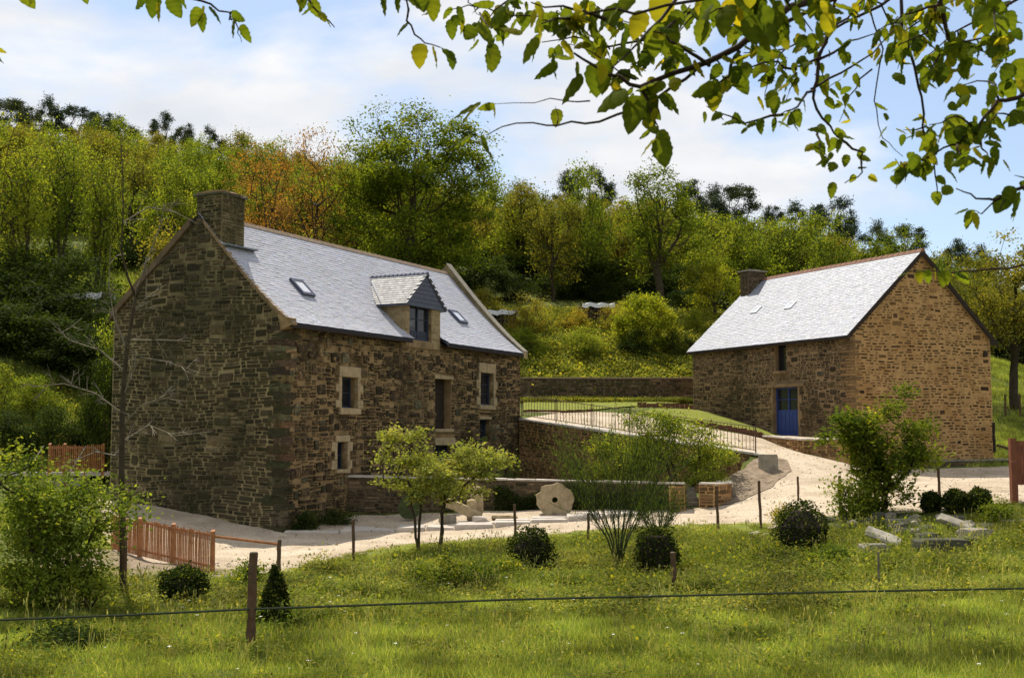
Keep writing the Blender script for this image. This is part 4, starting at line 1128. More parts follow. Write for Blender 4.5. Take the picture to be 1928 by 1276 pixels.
# right-hand bit of the low wall at its end (sunlit return)
stone_wall("wall_end", [tuple(at(1262, 967, 36.0)[:2]), tuple(at(1290, 966, 36.0)[:2]), tuple(at(1292, 962, 37.0)[:2])], 0.3, 'stone_wall', 'mortar_barn', PAL_BRICK, "orange stone pier ending the low wall on the left of the steps",
           [1.27] * 3, [.3, .3, .4], nparts=40, seed=95)
# steps in the gap
st = empty("stone_steps", at(1303, 958, 36.6), 0, "dark stone steps climbing through the gap in the low wall", "steps")
for i in range(5):
    mb = MB(); mb.box(-0.28, i * .32, -0.1, .3, i * .32 + .34, 0.05 + i * .14); mb.build("step", M['granite_grey'], st)
# terrace wall in front of the barn door and plinth below its gable
dz = hb_door[2]
pA = B2C + a2v * f2(1432, 823)[0] - g2v * 1.5; pB = B2C - g2v * 1.6 - a2v * 0.9
pA = at(1437, 824, 46.6)[:2]; pA2 = at(1512, 856, 43.2)[:2]; pB = at(1600, 862, 42.8)[:2]
stone_wall("terrace_wall", [tuple(pA), tuple(pA2), tuple(pB)], 0.4, 'stone_wall', 'mortar_barn', PAL_BRICK, "low sloping orange stone terrace wall below the blue barn door",
           [at(1437, 822, 46.6)[2], at(1512, 829, 43.2)[2], at(1600, 829, 42.8)[2]], [at(1437, 825, 46.6)[2] - .1, at(1512, 856, 43.2)[2], at(1600, 860, 42.8)[2]], cap=True, capm='slab', nparts=80, seed=100, capth=.05)
# terrace floor (gravel shelf)
tf = MB(); zt_ = at(1512, 829, 43.2)[2] + .02
P_ = [pA, pA2, pB, B2C - a2v * 0.8 + g2v * .2, B2C + g2v * .2, B2C + a2v * 3.4 + g2v * .2]
tf.add([(p[0], p[1], zt_ + (0.02 if i in (0, 5) else 0) + (0.12 if i in (0, 5) else 0)) for i, p in enumerate(P_)], [(0, 1, 2, 3, 4, 5)])
tag(tf.build("terrace_paving", M['gravel']), kind="structure")
p0 = B2C - a2v * .7 - g2v * .3; p1 = B2C + g2v * 4 - a2v * .7; p2 = B2C + g2v * (W2 + .7) - a2v * .7
stone_wall("plinth_wall", [tuple(p0), tuple(p1), tuple(p2)], 0.75, 'stone_wall', 'mortar_wall', PAL_WALL, "low mossy stone plinth along the foot of the barn gable",
           [1.78, 1.78, 1.78], [gz(*p0) - .1, gz(*p1) - .1, gz(*p2) - .1], cap=True, capm='granite_grey', nparts=100, seed=110, capth=.05)
p3 = at(1878, 868, 46.5); p4 = at(1910, 876, 45)
# flat slab platform in front of the low wall
r = random.Random(12)
plat = empty("slab_platform", (-3, 35.2, 0), 0, "platform of long pale flat stone slabs in front of the millstone wall", "paving")
edge = [G(*p) for p in [(533, 1007), (600, 1008), (640, 1007), (700, 1003), (745, 1005), (800, 1000), (855, 1000), (930, 994), (1000, 989), (1070, 983), (1140, 978), (1215, 972)]]
for i in range(len(edge) - 1):
    a, b = edge[i], edge[i + 1]; back = 0.55
    for rowk in range(3 if i > 1 else 1):
        mb = MB(); j = lambda k=.07: r.uniform(-k, k)
        y0a, y0b = a[1] + rowk * (back + .03), b[1] + rowk * (back + .03)
        h = .10 + r.uniform(-.02, .03)
        zz = max(a[2], b[2])
        o0 = Vector(plat.location)
        B = [Vector((a[0] + .02, y0a + j(), zz - .15)), Vector((b[0] - .02, y0b + j(), zz - .15)), Vector((b[0] - .02 + j(), y0b + back, zz - .15)), Vector((a[0] + .02 + j(), y0a + back, zz - .15))]
        M2 = [p + Vector((0, 0, .15 + h - .03)) + Vector((j(.02), j(.03), 0)) for p in B]; cen = sum(M2, Vector()) / 4
        T = [cen + (p - cen) * .95 + Vector((0, 0, .03)) for p in M2]
        mb.add([p - o0 for p in B + M2 + T], [(0, 1, 5, 4), (1, 2, 6, 5), (2, 3, 7, 6), (3, 0, 4, 7), (4, 5, 9, 8), (5, 6, 10, 9), (6, 7, 11, 10), (7, 4, 8, 11), (8, 9, 10, 11)])
        mb.build("slab", M['slab'], plat)
# red brick edging beside lawns
def edging(pts, label, seed, h=.1, m='brick', L_=.22, w=.1):
    root = empty("brick_edging", (*pts[0][:2], gz(*pts[0][:2])), 0, label, "edging"); r = random.Random(seed); o0 = Vector(root.location)
    for i in range(len(pts) - 1):
        a, b = np.array(pts[i][:2]), np.array(pts[i + 1][:2]); d = b - a; Ln = np.linalg.norm(d); d /= Ln; nr = np.array([-d[1], d[0]]); s = 0
        while s < Ln - .05:
            l = min(L_, Ln - s) - .012; q = a + d * s; z = gz(*q) - .05; hh = h * r.uniform(.85, 1.1) + .05; mb = MB()
            C4 = [q, q + d * l, q + d * l + nr * w, q + nr * w]
            mb.hexa([(c[0] - o0.x, c[1] - o0.y, z - o0.z) for c in C4], [(c[0] - o0.x, c[1] - o0.y, z + hh - o0.z) for c in C4]); mb.build("brick", M[m], root); s += L_
edging([at(985, 770, 53.4), at(1060, 779, 52.6), at(1120, 775, 53)], "dark curved brick edging of the lawn behind the railing", 1, .12)
edging([at(1200, 766, 54.8), at(1308, 768, 54.4)], "straight red brick edging of the lawn beside the barn corner", 2, .22)
edging([at(1305, 805, 48.8), at(1436, 820, 46.9)], "dark brick kerb between lower lawn triangle and ramp", 3, .2)

# ================================================================== iron railing on the ramp
def lerp(a, b, t): return a + (b - a) * t
rail = empty("iron_railing", (RW0[0], RW0[1] + .2, zl), 0, "thin rusty iron railing along the top of the ramp wall", "railing"); ro = Vector(rail.location)
Ra = Vector((RW0[0] + .05, RW0[1] + .22, zl + .08)); Rb = Vector((RW1[0] - .1, RW1[1] + .22, zr + .08)); Lr = (Rb - Ra).length; nb = 72
mb = MB()
for h in (0.12, 0.93): mb.tube([Ra - ro + Vector((0, 0, h)), Rb - ro + Vector((0, 0, h))], .016, 6)
mb.build("rail", M['rust'], rail)
bm_ = MB(); bm_.tube([(0, 0, .12), (0, 0, .93)], .011, 5); barm = bm_.mesh("railing_bar"); barm.materials.append(M['rust'])
for i in range(nb):
    o = link_mesh("railing_bar", barm, rail, Ra.lerp(Rb, (i + .5) / nb) - ro)
pm_ = MB(); pm_.tube([(0, 0, -.1), (0, 0, 1.0)], .024, 6); pm = pm_.mesh("railing_post"); pm.materials.append(M['rust'])
for i in range(7): link_mesh("railing_post", pm, rail, Ra.lerp(Rb, i / 6) - ro)
# squared stone gate post at the foot of the ramp
sp = at(1447, 897, 39.9); spt = at(1447, 855, 39.9)
root = empty("gate_pillar", sp, 0.25, "squat square grey stone pillar at the foot of the ramp railing", "pillar")
mb = MB(); hw = 0.25; h = spt[2] - sp[2]
mb.hexa([(-hw, -hw, -.1), (hw, -hw, -.1), (hw, hw, -.1), (-hw, hw, -.1)], [(-hw * .97, -hw * .97, h - .04), (hw * .96, -hw * .95, h - .04), (hw * .96, hw, h - .04), (-hw, hw * .97, h - .04)]); mb.build("shaft", M['granite_grey'], root)
mb = MB(); mb.box(-hw * .9, -hw * .9, h - .038, hw * .9, hw * .9, h + .0); mb.build("top", M['granite_grey'], root)

# ================================================================== vegetation tools
def skeleton(targets, root_pts, r, wander=0.12, rise=0.15, limbs=()):
    """greedy skeleton: trunk polyline root_pts, then every target is joined to the nearest node. returns nodes, parents, paths"""
    nodes = [np.array(p, float) for p in root_pts]; par = [-1] + list(range(len(nodes) - 1)); paths = [list(range(len(nodes)))]
    N = np.array(nodes)
    k0 = max(1, int(len(nodes) * 0.25))
    for (i0, e) in limbs:
        i0 = min(i0, len(root_pts) - 1); a = nodes[i0]; path = [i0]; e = np.array(e)
        for k in range(1, 7):
            f = k / 6; p = a + (e - a) * np.array([f ** .8, f ** .8, f ** 1.15]) + r.normal(0, .015, 3) * np.linalg.norm(e - a); nodes.append(p); par.append(path[-1]); path.append(len(nodes) - 1)
        paths.append(path)
    for T in targets:
        A = np.array(nodes); d = np.linalg.norm(A - T, axis=1)
        pen = d + np.maximum(0, A[:, 2] - T[2] + 0.5 * d) * 1.5
        pen[:k0] += 1e3 if len(nodes) > k0 else 0
        i = int(np.argmin(pen)); a = nodes[i]; L_ = d[i]
        n = 2 if L_ < 0.8 else 3 if L_ < 2 else 5
        path = [i]; perp = r.normal(size=3) * L_ * wander
        for k in range(1, n + 1):
            f = k / n; p = a + (T - a) * f + perp * math.sin(f * math.pi) + np.array([0, 0, -rise * L_ * math.sin(f * math.pi) * (1 - f)])
            nodes.append(p); par.append(path[-1]); path.append(len(nodes) - 1)
        paths.append(path)
    cnt = np.zeros(len(nodes))
    for pth in paths: cnt[pth[-1]] += 1
    for i in range(len(nodes) - 1, 0, -1):
        if par[i] >= 0: cnt[par[i]] += cnt[i]
    cnt = np.maximum(cnt, 1)
    return np.array(nodes), par, paths, cnt

def plant(name, label, cat, loc, H, RX, RY=None, z0=0.35, n_targets=80, n_leaves=6000, leaf=0.1, mat='fresh', trunk=0.12, seed=1, bark='bark', stems=1, group=None,
          spread=0.35, shape='ellipsoid', aspect=0.6, up=0.9, lean=(0, 0), trunk_part='trunk', crown_part='crown', rz=0.0, hollow=0.35, flat=0.7, droop=0.1, wander=0.12, base_w=0.1, link=True, sides=5, twig=0.01, gaps=0.0, lobes=11, lobe_r=.42, lobe_flat=.75, limbs=0, blobs=None):
    """tree or shrub: tapered stems and limbs joined to points through the crown, leaves round the limb ends"""
    r = np.random.default_rng(seed); RY = RY or RX
    cz = H * (1 + z0) / 2; rzz = H * (1 - z0) / 2; T = []
    LC = []
    for k in range(lobes or 0):
        zf = 1 - 2 * (k + .5) / lobes; af = k * 2.39996 + seed; d = np.array([math.cos(af) * math.sqrt(1 - zf * zf), math.sin(af) * math.sqrt(1 - zf * zf), zf]) + r.normal(0, .16, 3)
        LC.append((d * r.uniform(.5, .8), lobe_r * r.uniform(.65, 1.25)))
    while len(T) < n_targets:
        d = r.normal(size=3); d /= np.linalg.norm(d); rad = hollow + (1 - hollow) * r.random() ** 0.6
        p = d * rad
        if LC and r.random() < (1 if mat == 'pine' else .88):
            c_, q_r = LC[r.integers(len(LC))]; p = c_ + d * rad * q_r * np.array([1, 1, lobe_flat])
        if shape == 'vase':
            w = 0.35 + 0.75 * (p[2] * .5 + .5); p[:2] *= w
        elif shape == 'cone':
            p[:2] *= (1.15 - (p[2] * .5 + .5)) 
        elif shape == 'dome':
            p[2] = abs(p[2]) * 2 - 1; p[:2] *= math.sqrt(max(.05, 1 - max(0, p[2]) ** 2 * .8))
        elif shape == 'column':
            p[:2] *= 0.8 + 0.2 * r.random()
        if gaps and (math.sin(p[0] * 5 + seed) * math.sin(p[2] * 6 + seed * 2) * math.cos(p[1] * 5)) > 1 - gaps: continue
        T.append(np.array([p[0] * RX + lean[0] * (p[2] * .5 + .5), p[1] * RY + lean[1] * (p[2] * .5 + .5), cz + p[2] * rzz]))
    if blobs:                                     # crown made of clumps (dx, dz, radius) in metres
        B_ = np.array(blobs); w_ = B_[:, 2] ** 2.2; w_ /= w_.sum(); T = []
        for k in r.choice(len(B_), n_targets, p=w_):
            d = r.normal(size=3); d /= np.linalg.norm(d); rad = B_[k, 2] * (.3 + .7 * r.random() ** .6); T.append(np.array([B_[k, 0], (k * 2.39 % 1 - .5) * RX * .9, B_[k, 1]]) + d * rad)
    T = np.array(T); T[:, 2] = np.maximum(T[:, 2], 0.05 * H)
    mbt = MB(); ends = []; groups = [T]
    if stems > 1:
        ang = np.arctan2(T[:, 1], T[:, 0]) + r.normal(0, .5, len(T)); k = ((ang + math.pi) / (2 * math.pi) * stems).astype(int) % stems
        groups = [T[k == i] for i in range(stems)]
    for gi, g in enumerate(groups):
        if not len(g): continue
        c = g.mean(0); zt = c[2] if stems == 1 else c[2] * 0.8
        b = np.array([0, 0, -0.15]) + (np.array([c[0], c[1], 0]) * base_w / max(RX, .1) if stems > 1 else 0)
        topx = np.array([c[0] * (.25 if stems == 1 else .7), c[1] * (.25 if stems == 1 else .7), zt])
        k = 7; jit = r.normal(size=(k, 3)) * H * 0.012
        rp = [b + (topx - b) * (i / (k - 1)) + (jit[i] if 0 < i else 0) for i in range(k)]
        g = g[np.argsort(np.linalg.norm(g - topx, axis=1))]
        lim = []
        if limbs and stems == 1:
            for q in range(limbs):
                az = q * 2.39996 + seed; rr = r.uniform(.4, .68); lim.append((int(2 + (q % 4) + 1), (math.cos(az) * RX * rr, math.sin(az) * RY * rr, H * r.uniform(.58, .88))))
        N, par, paths, cnt = skeleton(g, rp, r, wander, limbs=lim)
        mx = cnt.max(); rad = (trunk if stems == 1 else trunk / math.sqrt(stems) * 1.2) * (cnt / mx) ** 0.56
        rad = np.maximum(rad, twig)
        for i, path in enumerate(paths):
            rr = [rad[j] for j in path]
            if i == 0: rr[0] *= 1.35
            else: rr[0] = min(rr[0], rr[1] * 1.3)
            mbt.tube([N[j] for j in path], rr, sides if i == 0 or rr[0] > trunk * .25 else 3, cap=False)
    # leaves
    w = r.random(len(T)) ** 1.2 + .12; w /= w.sum(); ti = r.choice(len(T), n_leaves, p=w)
    sp = spread * (0.6 + 0.8 * r.random((len(T), 1)))
    off = r.normal(size=(n_leaves, 3)); off[:, 2] *= flat; P = T[ti] + off * sp[ti]
    P[:, 2] = np.maximum(P[:, 2], 0.04)
    cv = np.stack([np.clip(r.normal(.5, .27, len(T)), 0, 1), r.random(len(T))], 1)
    lm = leaf_mesh(crown_part, P, leaf, YG[mat], aspect, up, droop, r=r, clump=cv[ti])
    tm = mbt.mesh(trunk_part); tm.materials.append(M[bark]); tm.shade_smooth()
    if not link: return tm, lm
    root = empty(name, loc, rz, label, cat, group)
    link_mesh(trunk_part, tm, root); link_mesh(crown_part, lm, root)
    return root

# ------------------------------------------------------------------ hillside wood: prototypes, then copies
PROTO = {}
def proto(key, **k):
    PROTO.setdefault(key, []).append(plant(key, None, None, (0, 0, 0), link=False, **k))
for i in range(3):
    proto('light', limbs=5, H=8, RX=3.0, z0=.06, n_targets=150, n_leaves=9000, leaf=.20, mat='fresh', trunk=.19, seed=100 + i, spread=.40, hollow=.3, twig=.014, sides=5)
    proto('olive', limbs=5, H=8, RX=2.8, z0=.1, n_targets=140, n_leaves=6500, leaf=.19, mat='olive', trunk=.19, seed=110 + i, spread=.36, hollow=.25, twig=.014)
    proto('mid', limbs=6, H=8, RX=3.1, z0=.06, n_targets=150, n_leaves=9500, leaf=.20, mat='mid', trunk=.20, seed=120 + i, spread=.40, hollow=.35, twig=.014)
    proto('pine', H=9, RX=1.9, z0=.32, n_targets=90, limbs=7, n_leaves=9000, leaf=.24, mat='pine', trunk=.17, seed=130 + i, spread=.27, aspect=.24, flat=.45, hollow=.1, up=.2, droop=-.3, twig=.014, lobes=12, lobe_r=.34, lobe_flat=.5)
for i in range(2):
    proto('coppice', H=8, RX=2.4, z0=.04, n_targets=150, n_leaves=7500, lobes=0, leaf=.16, mat='fresh', trunk=.18, seed=140 + i, spread=.42, stems=6, shape='vase', base_w=.9, hollow=.1, twig=.014, wander=.05)
    proto('thin', limbs=4, H=9, RX=2.0, z0=.3, n_targets=90, n_leaves=3600, leaf=.18, mat='olive', trunk=.14, seed=150 + i, spread=.4, hollow=.1, twig=.014)
    proto('orange', limbs=8, H=9, RX=3.6, z0=.12, lobes=16, n_targets=230, n_leaves=6000, leaf=.15, mat='orange', trunk=.24, seed=160 + i, spread=.34, hollow=.3, twig=.016, wander=.12)
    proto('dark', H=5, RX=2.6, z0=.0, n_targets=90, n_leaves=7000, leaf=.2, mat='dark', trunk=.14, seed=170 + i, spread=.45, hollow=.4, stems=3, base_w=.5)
    proto('mound', H=4, RX=2.0, z0=.0, n_targets=110, n_leaves=9000, leaf=.14, mat='fresh', trunk=.10, seed=180 + i, spread=.30, hollow=.55, stems=5, base_w=.5, shape='dome', droop=-.4)
    proto('gold', H=4, RX=1.5, z0=.0, n_targets=80, n_leaves=4500, leaf=.14, mat='gold', trunk=.09, seed=190 + i, spread=.32, stems=4, base_w=.4, hollow=.3)
PR = {'light': (8, 3.0), 'olive': (8, 2.8), 'mid': (8, 3.1), 'pine': (9, 1.9), 'coppice': (8, 2.2), 'thin': (9, 2.0), 'orange': (9, 3.6), 'dark': (5, 2.6), 'mound': (4, 2.0), 'gold': (4, 1.5)}
NAME = dict(light='broadleaf_tree', olive='broadleaf_tree', mid='oak_tree', pine='pine_tree', coppice='young_ash_tree', thin='slender_tree', orange='oak_tree', dark='dark_bush', mound='round_bush', gold='golden_shrub')
CATS = dict(dark='bush', mound='bush', gold='shrub')
def hill_tree(kind, x, y, H, W, label, group=None, v=None, seed=0, sink=0.1):
    h0, r0 = PR[kind]; r = random.Random(int(x * 31 + y * 7) + seed); P = PROTO[kind]; tm, lm = P[r.randrange(len(P)) if v is None else v % len(P)]
    root = empty(NAME[kind], (x, y, gz(x, y) - sink), r.uniform(0, 6.28), label, CATS.get(kind, 'tree'), group)
    root.scale = (W / (2 * r0 * 1.12), W / (2 * r0 * 1.12), H / (h0 * 1.03))
    for nm, me in (("trunk" if kind not in CATS else "stems", tm), ("crown", lm)): link_mesh(nm, me, root)
    return root
def hero(kind, px, top, Y, wpx, label, group=None, v=None, bottom=None):
    """tree by where its top and middle are seen, at distance Y; its foot on the ground there"""
    p = at(px, top, Y); zg = gz(p[0], Y); H = max(2.0, p[2] - zg)
    return hill_tree(kind, p[0], Y, H, wpx / FPX * Y, label, group, v)

# trees one can single out in the photograph
hero('coppice', 45, 205, 60, 150, "tall many-stemmed young ash at the left end of the row above the dark thicket", v=0)
hero('coppice', 120, 192, 63, 150, "tallest many-stemmed pale green ash standing above the pale tarpaulin", v=1)
hero('coppice', 195, 235, 66, 130, "many-stemmed leafy ash beside the dark bare-looking tree on the left slope", v=0)
hero('thin', 255, 235, 78, 110, "thinly leaved dark-limbed tree between the pale ashes and the chimney", v=0)
hero('light', 330, 265, 72, 150, "broad pale yellow-green tree directly left of the mill chimney", v=0)
hero('light', 395, 260, 84, 130, "soft green tree rising right behind the mill chimney", v=2)
hero('orange', 500, 238, 76, 175, "rust-orange spring oak with dark spreading limbs, nearer the mill chimney", v=0)
hero('orange', 600, 222, 72, 180, "rust-orange spring oak touching the big green oak", v=1)
hero('thin', 985, 318, 95, 120, "slender brownish tree with a bare top right of the big oak", v=1)
hero('olive', 1040, 350, 84, 130, "olive tree with thin upright trunk above the golden shrubs", v=1)
hero('light', 1105, 300, 88, 140, "tall light olive tree in the middle of the wood below the two pines", v=1)
hero('olive', 1165, 350, 92, 110, "narrow olive tree left of the dark-trunked oak", v=2)
hero('mid', 1395, 400, 84, 150, "mid-green bushy tree left above the barn chimney", v=1)
hero('light', 1345, 470, 76, 130, "low bright green tree left of the barn roof slope", v=0)
hero('light', 1480, 400, 90, 160, "rounded yellow-green tree above the barn chimney", v=1)
hero('olive', 1570, 440, 92, 160, "olive tree above the middle of the barn ridge", v=0)
hero('mid', 1660, 440, 96, 150, "green tree behind the peak of the barn roof", v=2)
hero('pine', 1075, 292, 125, 80, "tall open dark pine, left of the pair on the central skyline", v=0)
hero('pine', 1132, 294, 128, 66, "dark pine, right of the pair on the central skyline", v=1)
for i, (px, tp, w) in enumerate([(1300, 306, 80), (1345, 322, 80), (1385, 320, 90)]):
    hero('pine', px, tp, 112 + i * 2, w, ["dark pine half hidden behind the dark-trunked oak", "dark pine with bare trunk in the middle of the clump of three", "broad-topped dark pine at the open edge of the clump of three"][i], v=i)
SKY = [(1452, 362, 54), (1510, 356, 76), (1560, 352, 70), (1595, 366, 60), (1655, 392, 60), (1705, 398, 66), (1800, 424, 60), (1850, 440, 60), (10, 162, 90), (52, 178, 60), (98, 158, 56), (150, 178, 70), (200, 190, 60), (235, 200, 56), (310, 198, 50), (352, 212, 46), (405, 224, 46)]
for i, (px, tp, w) in enumerate(SKY):
    lb = ["just right of the skyline clump of three", "left of the tallest pair above the barn roof", "tallest above the middle of the barn roof", "small, close right of the tallest above the barn roof", "above the right part of the barn ridge", "straight above the barn's peak", "low, right of the barn's peak", "lowest, at the far right end",
        "large, cut by the left edge", "second from the left edge", "tall and open with gaps, above the ashes", "broad, above the tallest ash", "right beside the broad one above the ashes", "small, end of the left clump", "standing alone with a pointed top", "low, right of the lone pointed one", "lowest, just left of the orange oaks"][i]
    hero('pine', px, tp, 138 + (i % 3) * 4, w * 1.15, "dark skyline pine " + lb, group="pines along the right skyline" if i < 8 else "pines along the left skyline", v=i)
# the big oak, with its own dense crown
p = at(775, 182, 74); zg = gz(p[0], 74)
plant("oak_tree", "largest oak, full green rounded crown on dark limbs above the middle of the mill roof", "tree", (p[0], 74, zg), p[2] - zg, 345 / FPX * 74 / 2, z0=.04, n_targets=560, n_leaves=56000, leaf=.19, mat='oak', trunk=.36, seed=77, spread=.46, hollow=.45, twig=.018, wander=.11, flat=.5, sides=7, limbs=11, lobes=40, lobe_r=.26, lobe_flat=.6)
p = at(1240, 296, 76); zg = gz(p[0], 76)
plant("oak_tree", "dark-trunked oak with sparse green crown standing on the slope left of the barn", "tree", (p[0], 76, zg), p[2] - zg, 175 / FPX * 76 / 2, z0=.22, n_targets=260, limbs=8, lobes=24, lobe_r=.3, n_leaves=11000, leaf=.17, mat='oak', trunk=.26, seed=78, spread=.34, hollow=.25, twig=.014, wander=.14, flat=.6, sides=7)
# right-hand tree behind the barn
p = at(1900, 445, 60); zg = gz(p[0], 60)
plant("oak_tree", "broad yellow-green oak with forked dark trunk on the pasture right of the barn", "tree", (p[0], 60, zg), p[2] - zg, 4.0, z0=.30, n_targets=260, limbs=8, lobes=24, lobe_r=.3, n_leaves=17000, leaf=.17, mat='olive', trunk=.22, seed=79, spread=.40, hollow=.35, twig=.014, flat=.5, sides=7)
# shrubs on the sunny bank behind the garden wall
p = at(1212, 556, 66); zg = gz(p[0], 66)
plant("round_bush", "large round bright green bush on the bank left of the barn", "bush", (p[0], 66, zg), p[2] - zg, 118 / FPX * 66 / 2, z0=0, n_targets=200, n_leaves=20000, leaf=.12, mat='spring', trunk=.1, seed=600, spread=.2, hollow=.7, stems=6, base_w=.4, lobes=0, twig=.008)
hero('gold', 1000, 556, 69, 84, "golden-topped tall shrub on the bank next to the mill's far gable", v=0)
hero('gold', 1082, 572, 70, 74, "golden shrub between the tall golden one and the round bush", v=1)
hero('gold', 1150, 592, 70, 50, "small orange-tipped shrub touching the round bush", v=0)
hero('mound', 1308, 572, 71, 52, "small upright green bush against the barn eave corner", v=1)
hero('gold', 912, 534, 74, 80, "pale twiggy cream shrub just over the mill's far gable", v=1)
hero('mound', 985, 640, 65, 110, "leafy green bush low on the bank by the mill's far gable", v=1)
hero('mound', 1100, 650, 64.5, 110, "spreading yellow-green bush low on the bank in the middle", v=0)
hero('dark', 1278, 640, 65, 70, "dark evergreen bush beside the round bush", v=0)
hero('dark', 1195, 668, 64.5, 80, "dark bush in the shade below the round bush", v=1)
for i, (px, tp, Y, w, lb) in enumerate([(40, 450, 58, 170, "behind and above the others at the left edge"), (125, 470, 57, 150, "directly left of the covered wood stack"), (190, 545, 54, 120, "right under the covered wood stack"), (150, 590, 51, 170, "in the middle of the thicket over the grassy mound"),
    (50, 560, 51, 170, "at the left end just over the grassy mound"), (222, 600, 53, 100, "touching the mill gable at eave height"), (-10, 560, 50, 120, "cut off by the left edge"), (250, 440, 78, 110, "alone up the grass slope behind the gable"), (195, 645, 49, 100, "lowest, tucked between mound and gable"), (90, 520, 54, 160, "in the heart of the thicket below the ashes"), (10, 500, 56, 150, "half way up at the left edge"), (60, 610, 50, 160, "spilling over the back of the grassy mound"), (130, 640, 49, 130, "right behind the crest of the grassy mound"), (185, 690, 47.6, 90, "low against the mill behind the mound's right end")]):
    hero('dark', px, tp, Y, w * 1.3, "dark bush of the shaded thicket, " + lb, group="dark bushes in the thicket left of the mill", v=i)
for i, (px, tp, Y, w) in enumerate([(640, 480, 80, 170), (740, 470, 82, 140), (830, 490, 84, 140), (900, 470, 84, 130), (560, 440, 82, 140), (960, 530, 84, 90), (1050, 540, 86, 90), (1120, 550, 86, 80), (1300, 540, 82, 90)]):
    hero('dark', px, tp, Y, w * 1.15, "dark undergrowth bush " + ["under the big oak's left half", "under the big oak's middle", "under the big oak's right half", "just over the mill's far parapet", "under the orange oaks", "behind the wood stack by the mill's gable", "behind the golden shrubs", "behind the middle wood stack", "right of the dark-trunked oak's foot"][i], group="dark bushes at the foot of the wood", v=i)
for i, (px, py, tp, w, lb) in enumerate([(30, 862, 795, 130, "under the left end of the grassy mound"), (110, 858, 806, 120, "under the middle of the grassy mound"), (170, 852, 800, 80, "between mound and mill gable"), (60, 790, 735, 120, "growing out of the grassy mound"), (-5, 780, 700, 110, "at the left edge on the mound")]):
    g_ = G(px, py); hero('dark' if i < 3 else 'mound', px, tp, g_[1], w, ("dark low bush " if i < 3 else "mossy green bush ") + lb, group="bushes on and below the grassy mound", v=i)
for i, (px, tp, Y, w, lb) in enumerate([(20, 440, 70, 150, "behind the ashes at the left edge"), (90, 450, 71, 150, "behind the ashes' stems"), (160, 455, 72, 140, "behind the tallest ash"), (225, 450, 74, 120, "behind the last ash of the row"), (200, 640, 41, 90, "against the left corner of the mill gable")]):
    hero('dark', px, tp, Y, w, "dark bush " + lb, group="dark bushes behind the ashes and the gable corner", v=i)
hero('thin', 318, 372, 47, 150, "thin leafy young tree rising behind the left slope of the mill gable", v=1)
hero('coppice', 230, 560, 43, 110, "leafy many-stemmed sapling at the left edge of the mill gable", v=0)
# the rest of the wood
r = random.Random(5); placed = []; UB = []
yy = 84.0
while yy < 160:
    half = yy * 0.47 + 6; x = -half + r.uniform(0, 4)
    while x < half:
        X = x + r.uniform(-2, 2); Y = yy + r.uniform(-2.5, 2.5); pxx = 964 + X / Y * FPX
        far = Y > 130
        if 860 < pxx < 1500 and Y < 86 or pxx < 330 and Y < 92: x += 5; continue
        kind = r.choices(['light', 'olive', 'mid', 'thin', 'orange', 'gold'], [5, 4, 3, 1.6, .5 if pxx < 900 else .25, 0])[0]
        H = r.uniform(6.0, 9.0) * (0.92 if far else 1); W = r.uniform(5.2, 7.5) * (.6 if kind == 'thin' else 1)
        tone = dict(light="pale yellow-green", olive="olive", mid="mid-green", thin="thinly leaved", orange="rusty orange")[kind]
        row = "low in" if Y < 97 else "half-way up" if Y < 116 else "high in" if Y < 134 else "at the crest of"
        zone = ["at the far left above the ashes", "left of the mill chimney", "over the mill chimney", "behind the orange oaks", "beside the big oak", "over the mill's far gable", "under the two central pines", "round the dark-trunked oak", "by the clump of pines", "over the barn chimney", "over the barn roof", "over the barn's peak", "at the far right"][sum(pxx > q for q in (120, 300, 470, 640, 860, 960, 1070, 1190, 1310, 1400, 1520, 1680))]
        hill_tree(kind, X, Y, H, W, f"{tone} tree {row} the wood {zone}", f"{tone} trees {row} the wood {zone}")
        if Y < 125 and r.random() < .75: UB.append((X + r.uniform(-3, 3), Y - r.uniform(1, 4)))
        x += r.uniform(5.0, 6.6)
    yy += 6.2

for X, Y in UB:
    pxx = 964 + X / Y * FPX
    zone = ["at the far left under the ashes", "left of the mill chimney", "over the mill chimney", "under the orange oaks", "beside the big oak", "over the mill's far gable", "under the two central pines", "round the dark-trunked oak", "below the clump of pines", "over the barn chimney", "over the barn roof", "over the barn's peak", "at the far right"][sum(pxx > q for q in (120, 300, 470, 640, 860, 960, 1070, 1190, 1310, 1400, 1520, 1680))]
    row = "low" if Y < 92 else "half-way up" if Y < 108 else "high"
    hill_tree('dark', X, Y, 3.4, 7.5, f"dark undergrowth bush {row} between the trunks {zone}", f"dark undergrowth {row} in the wood {zone}")
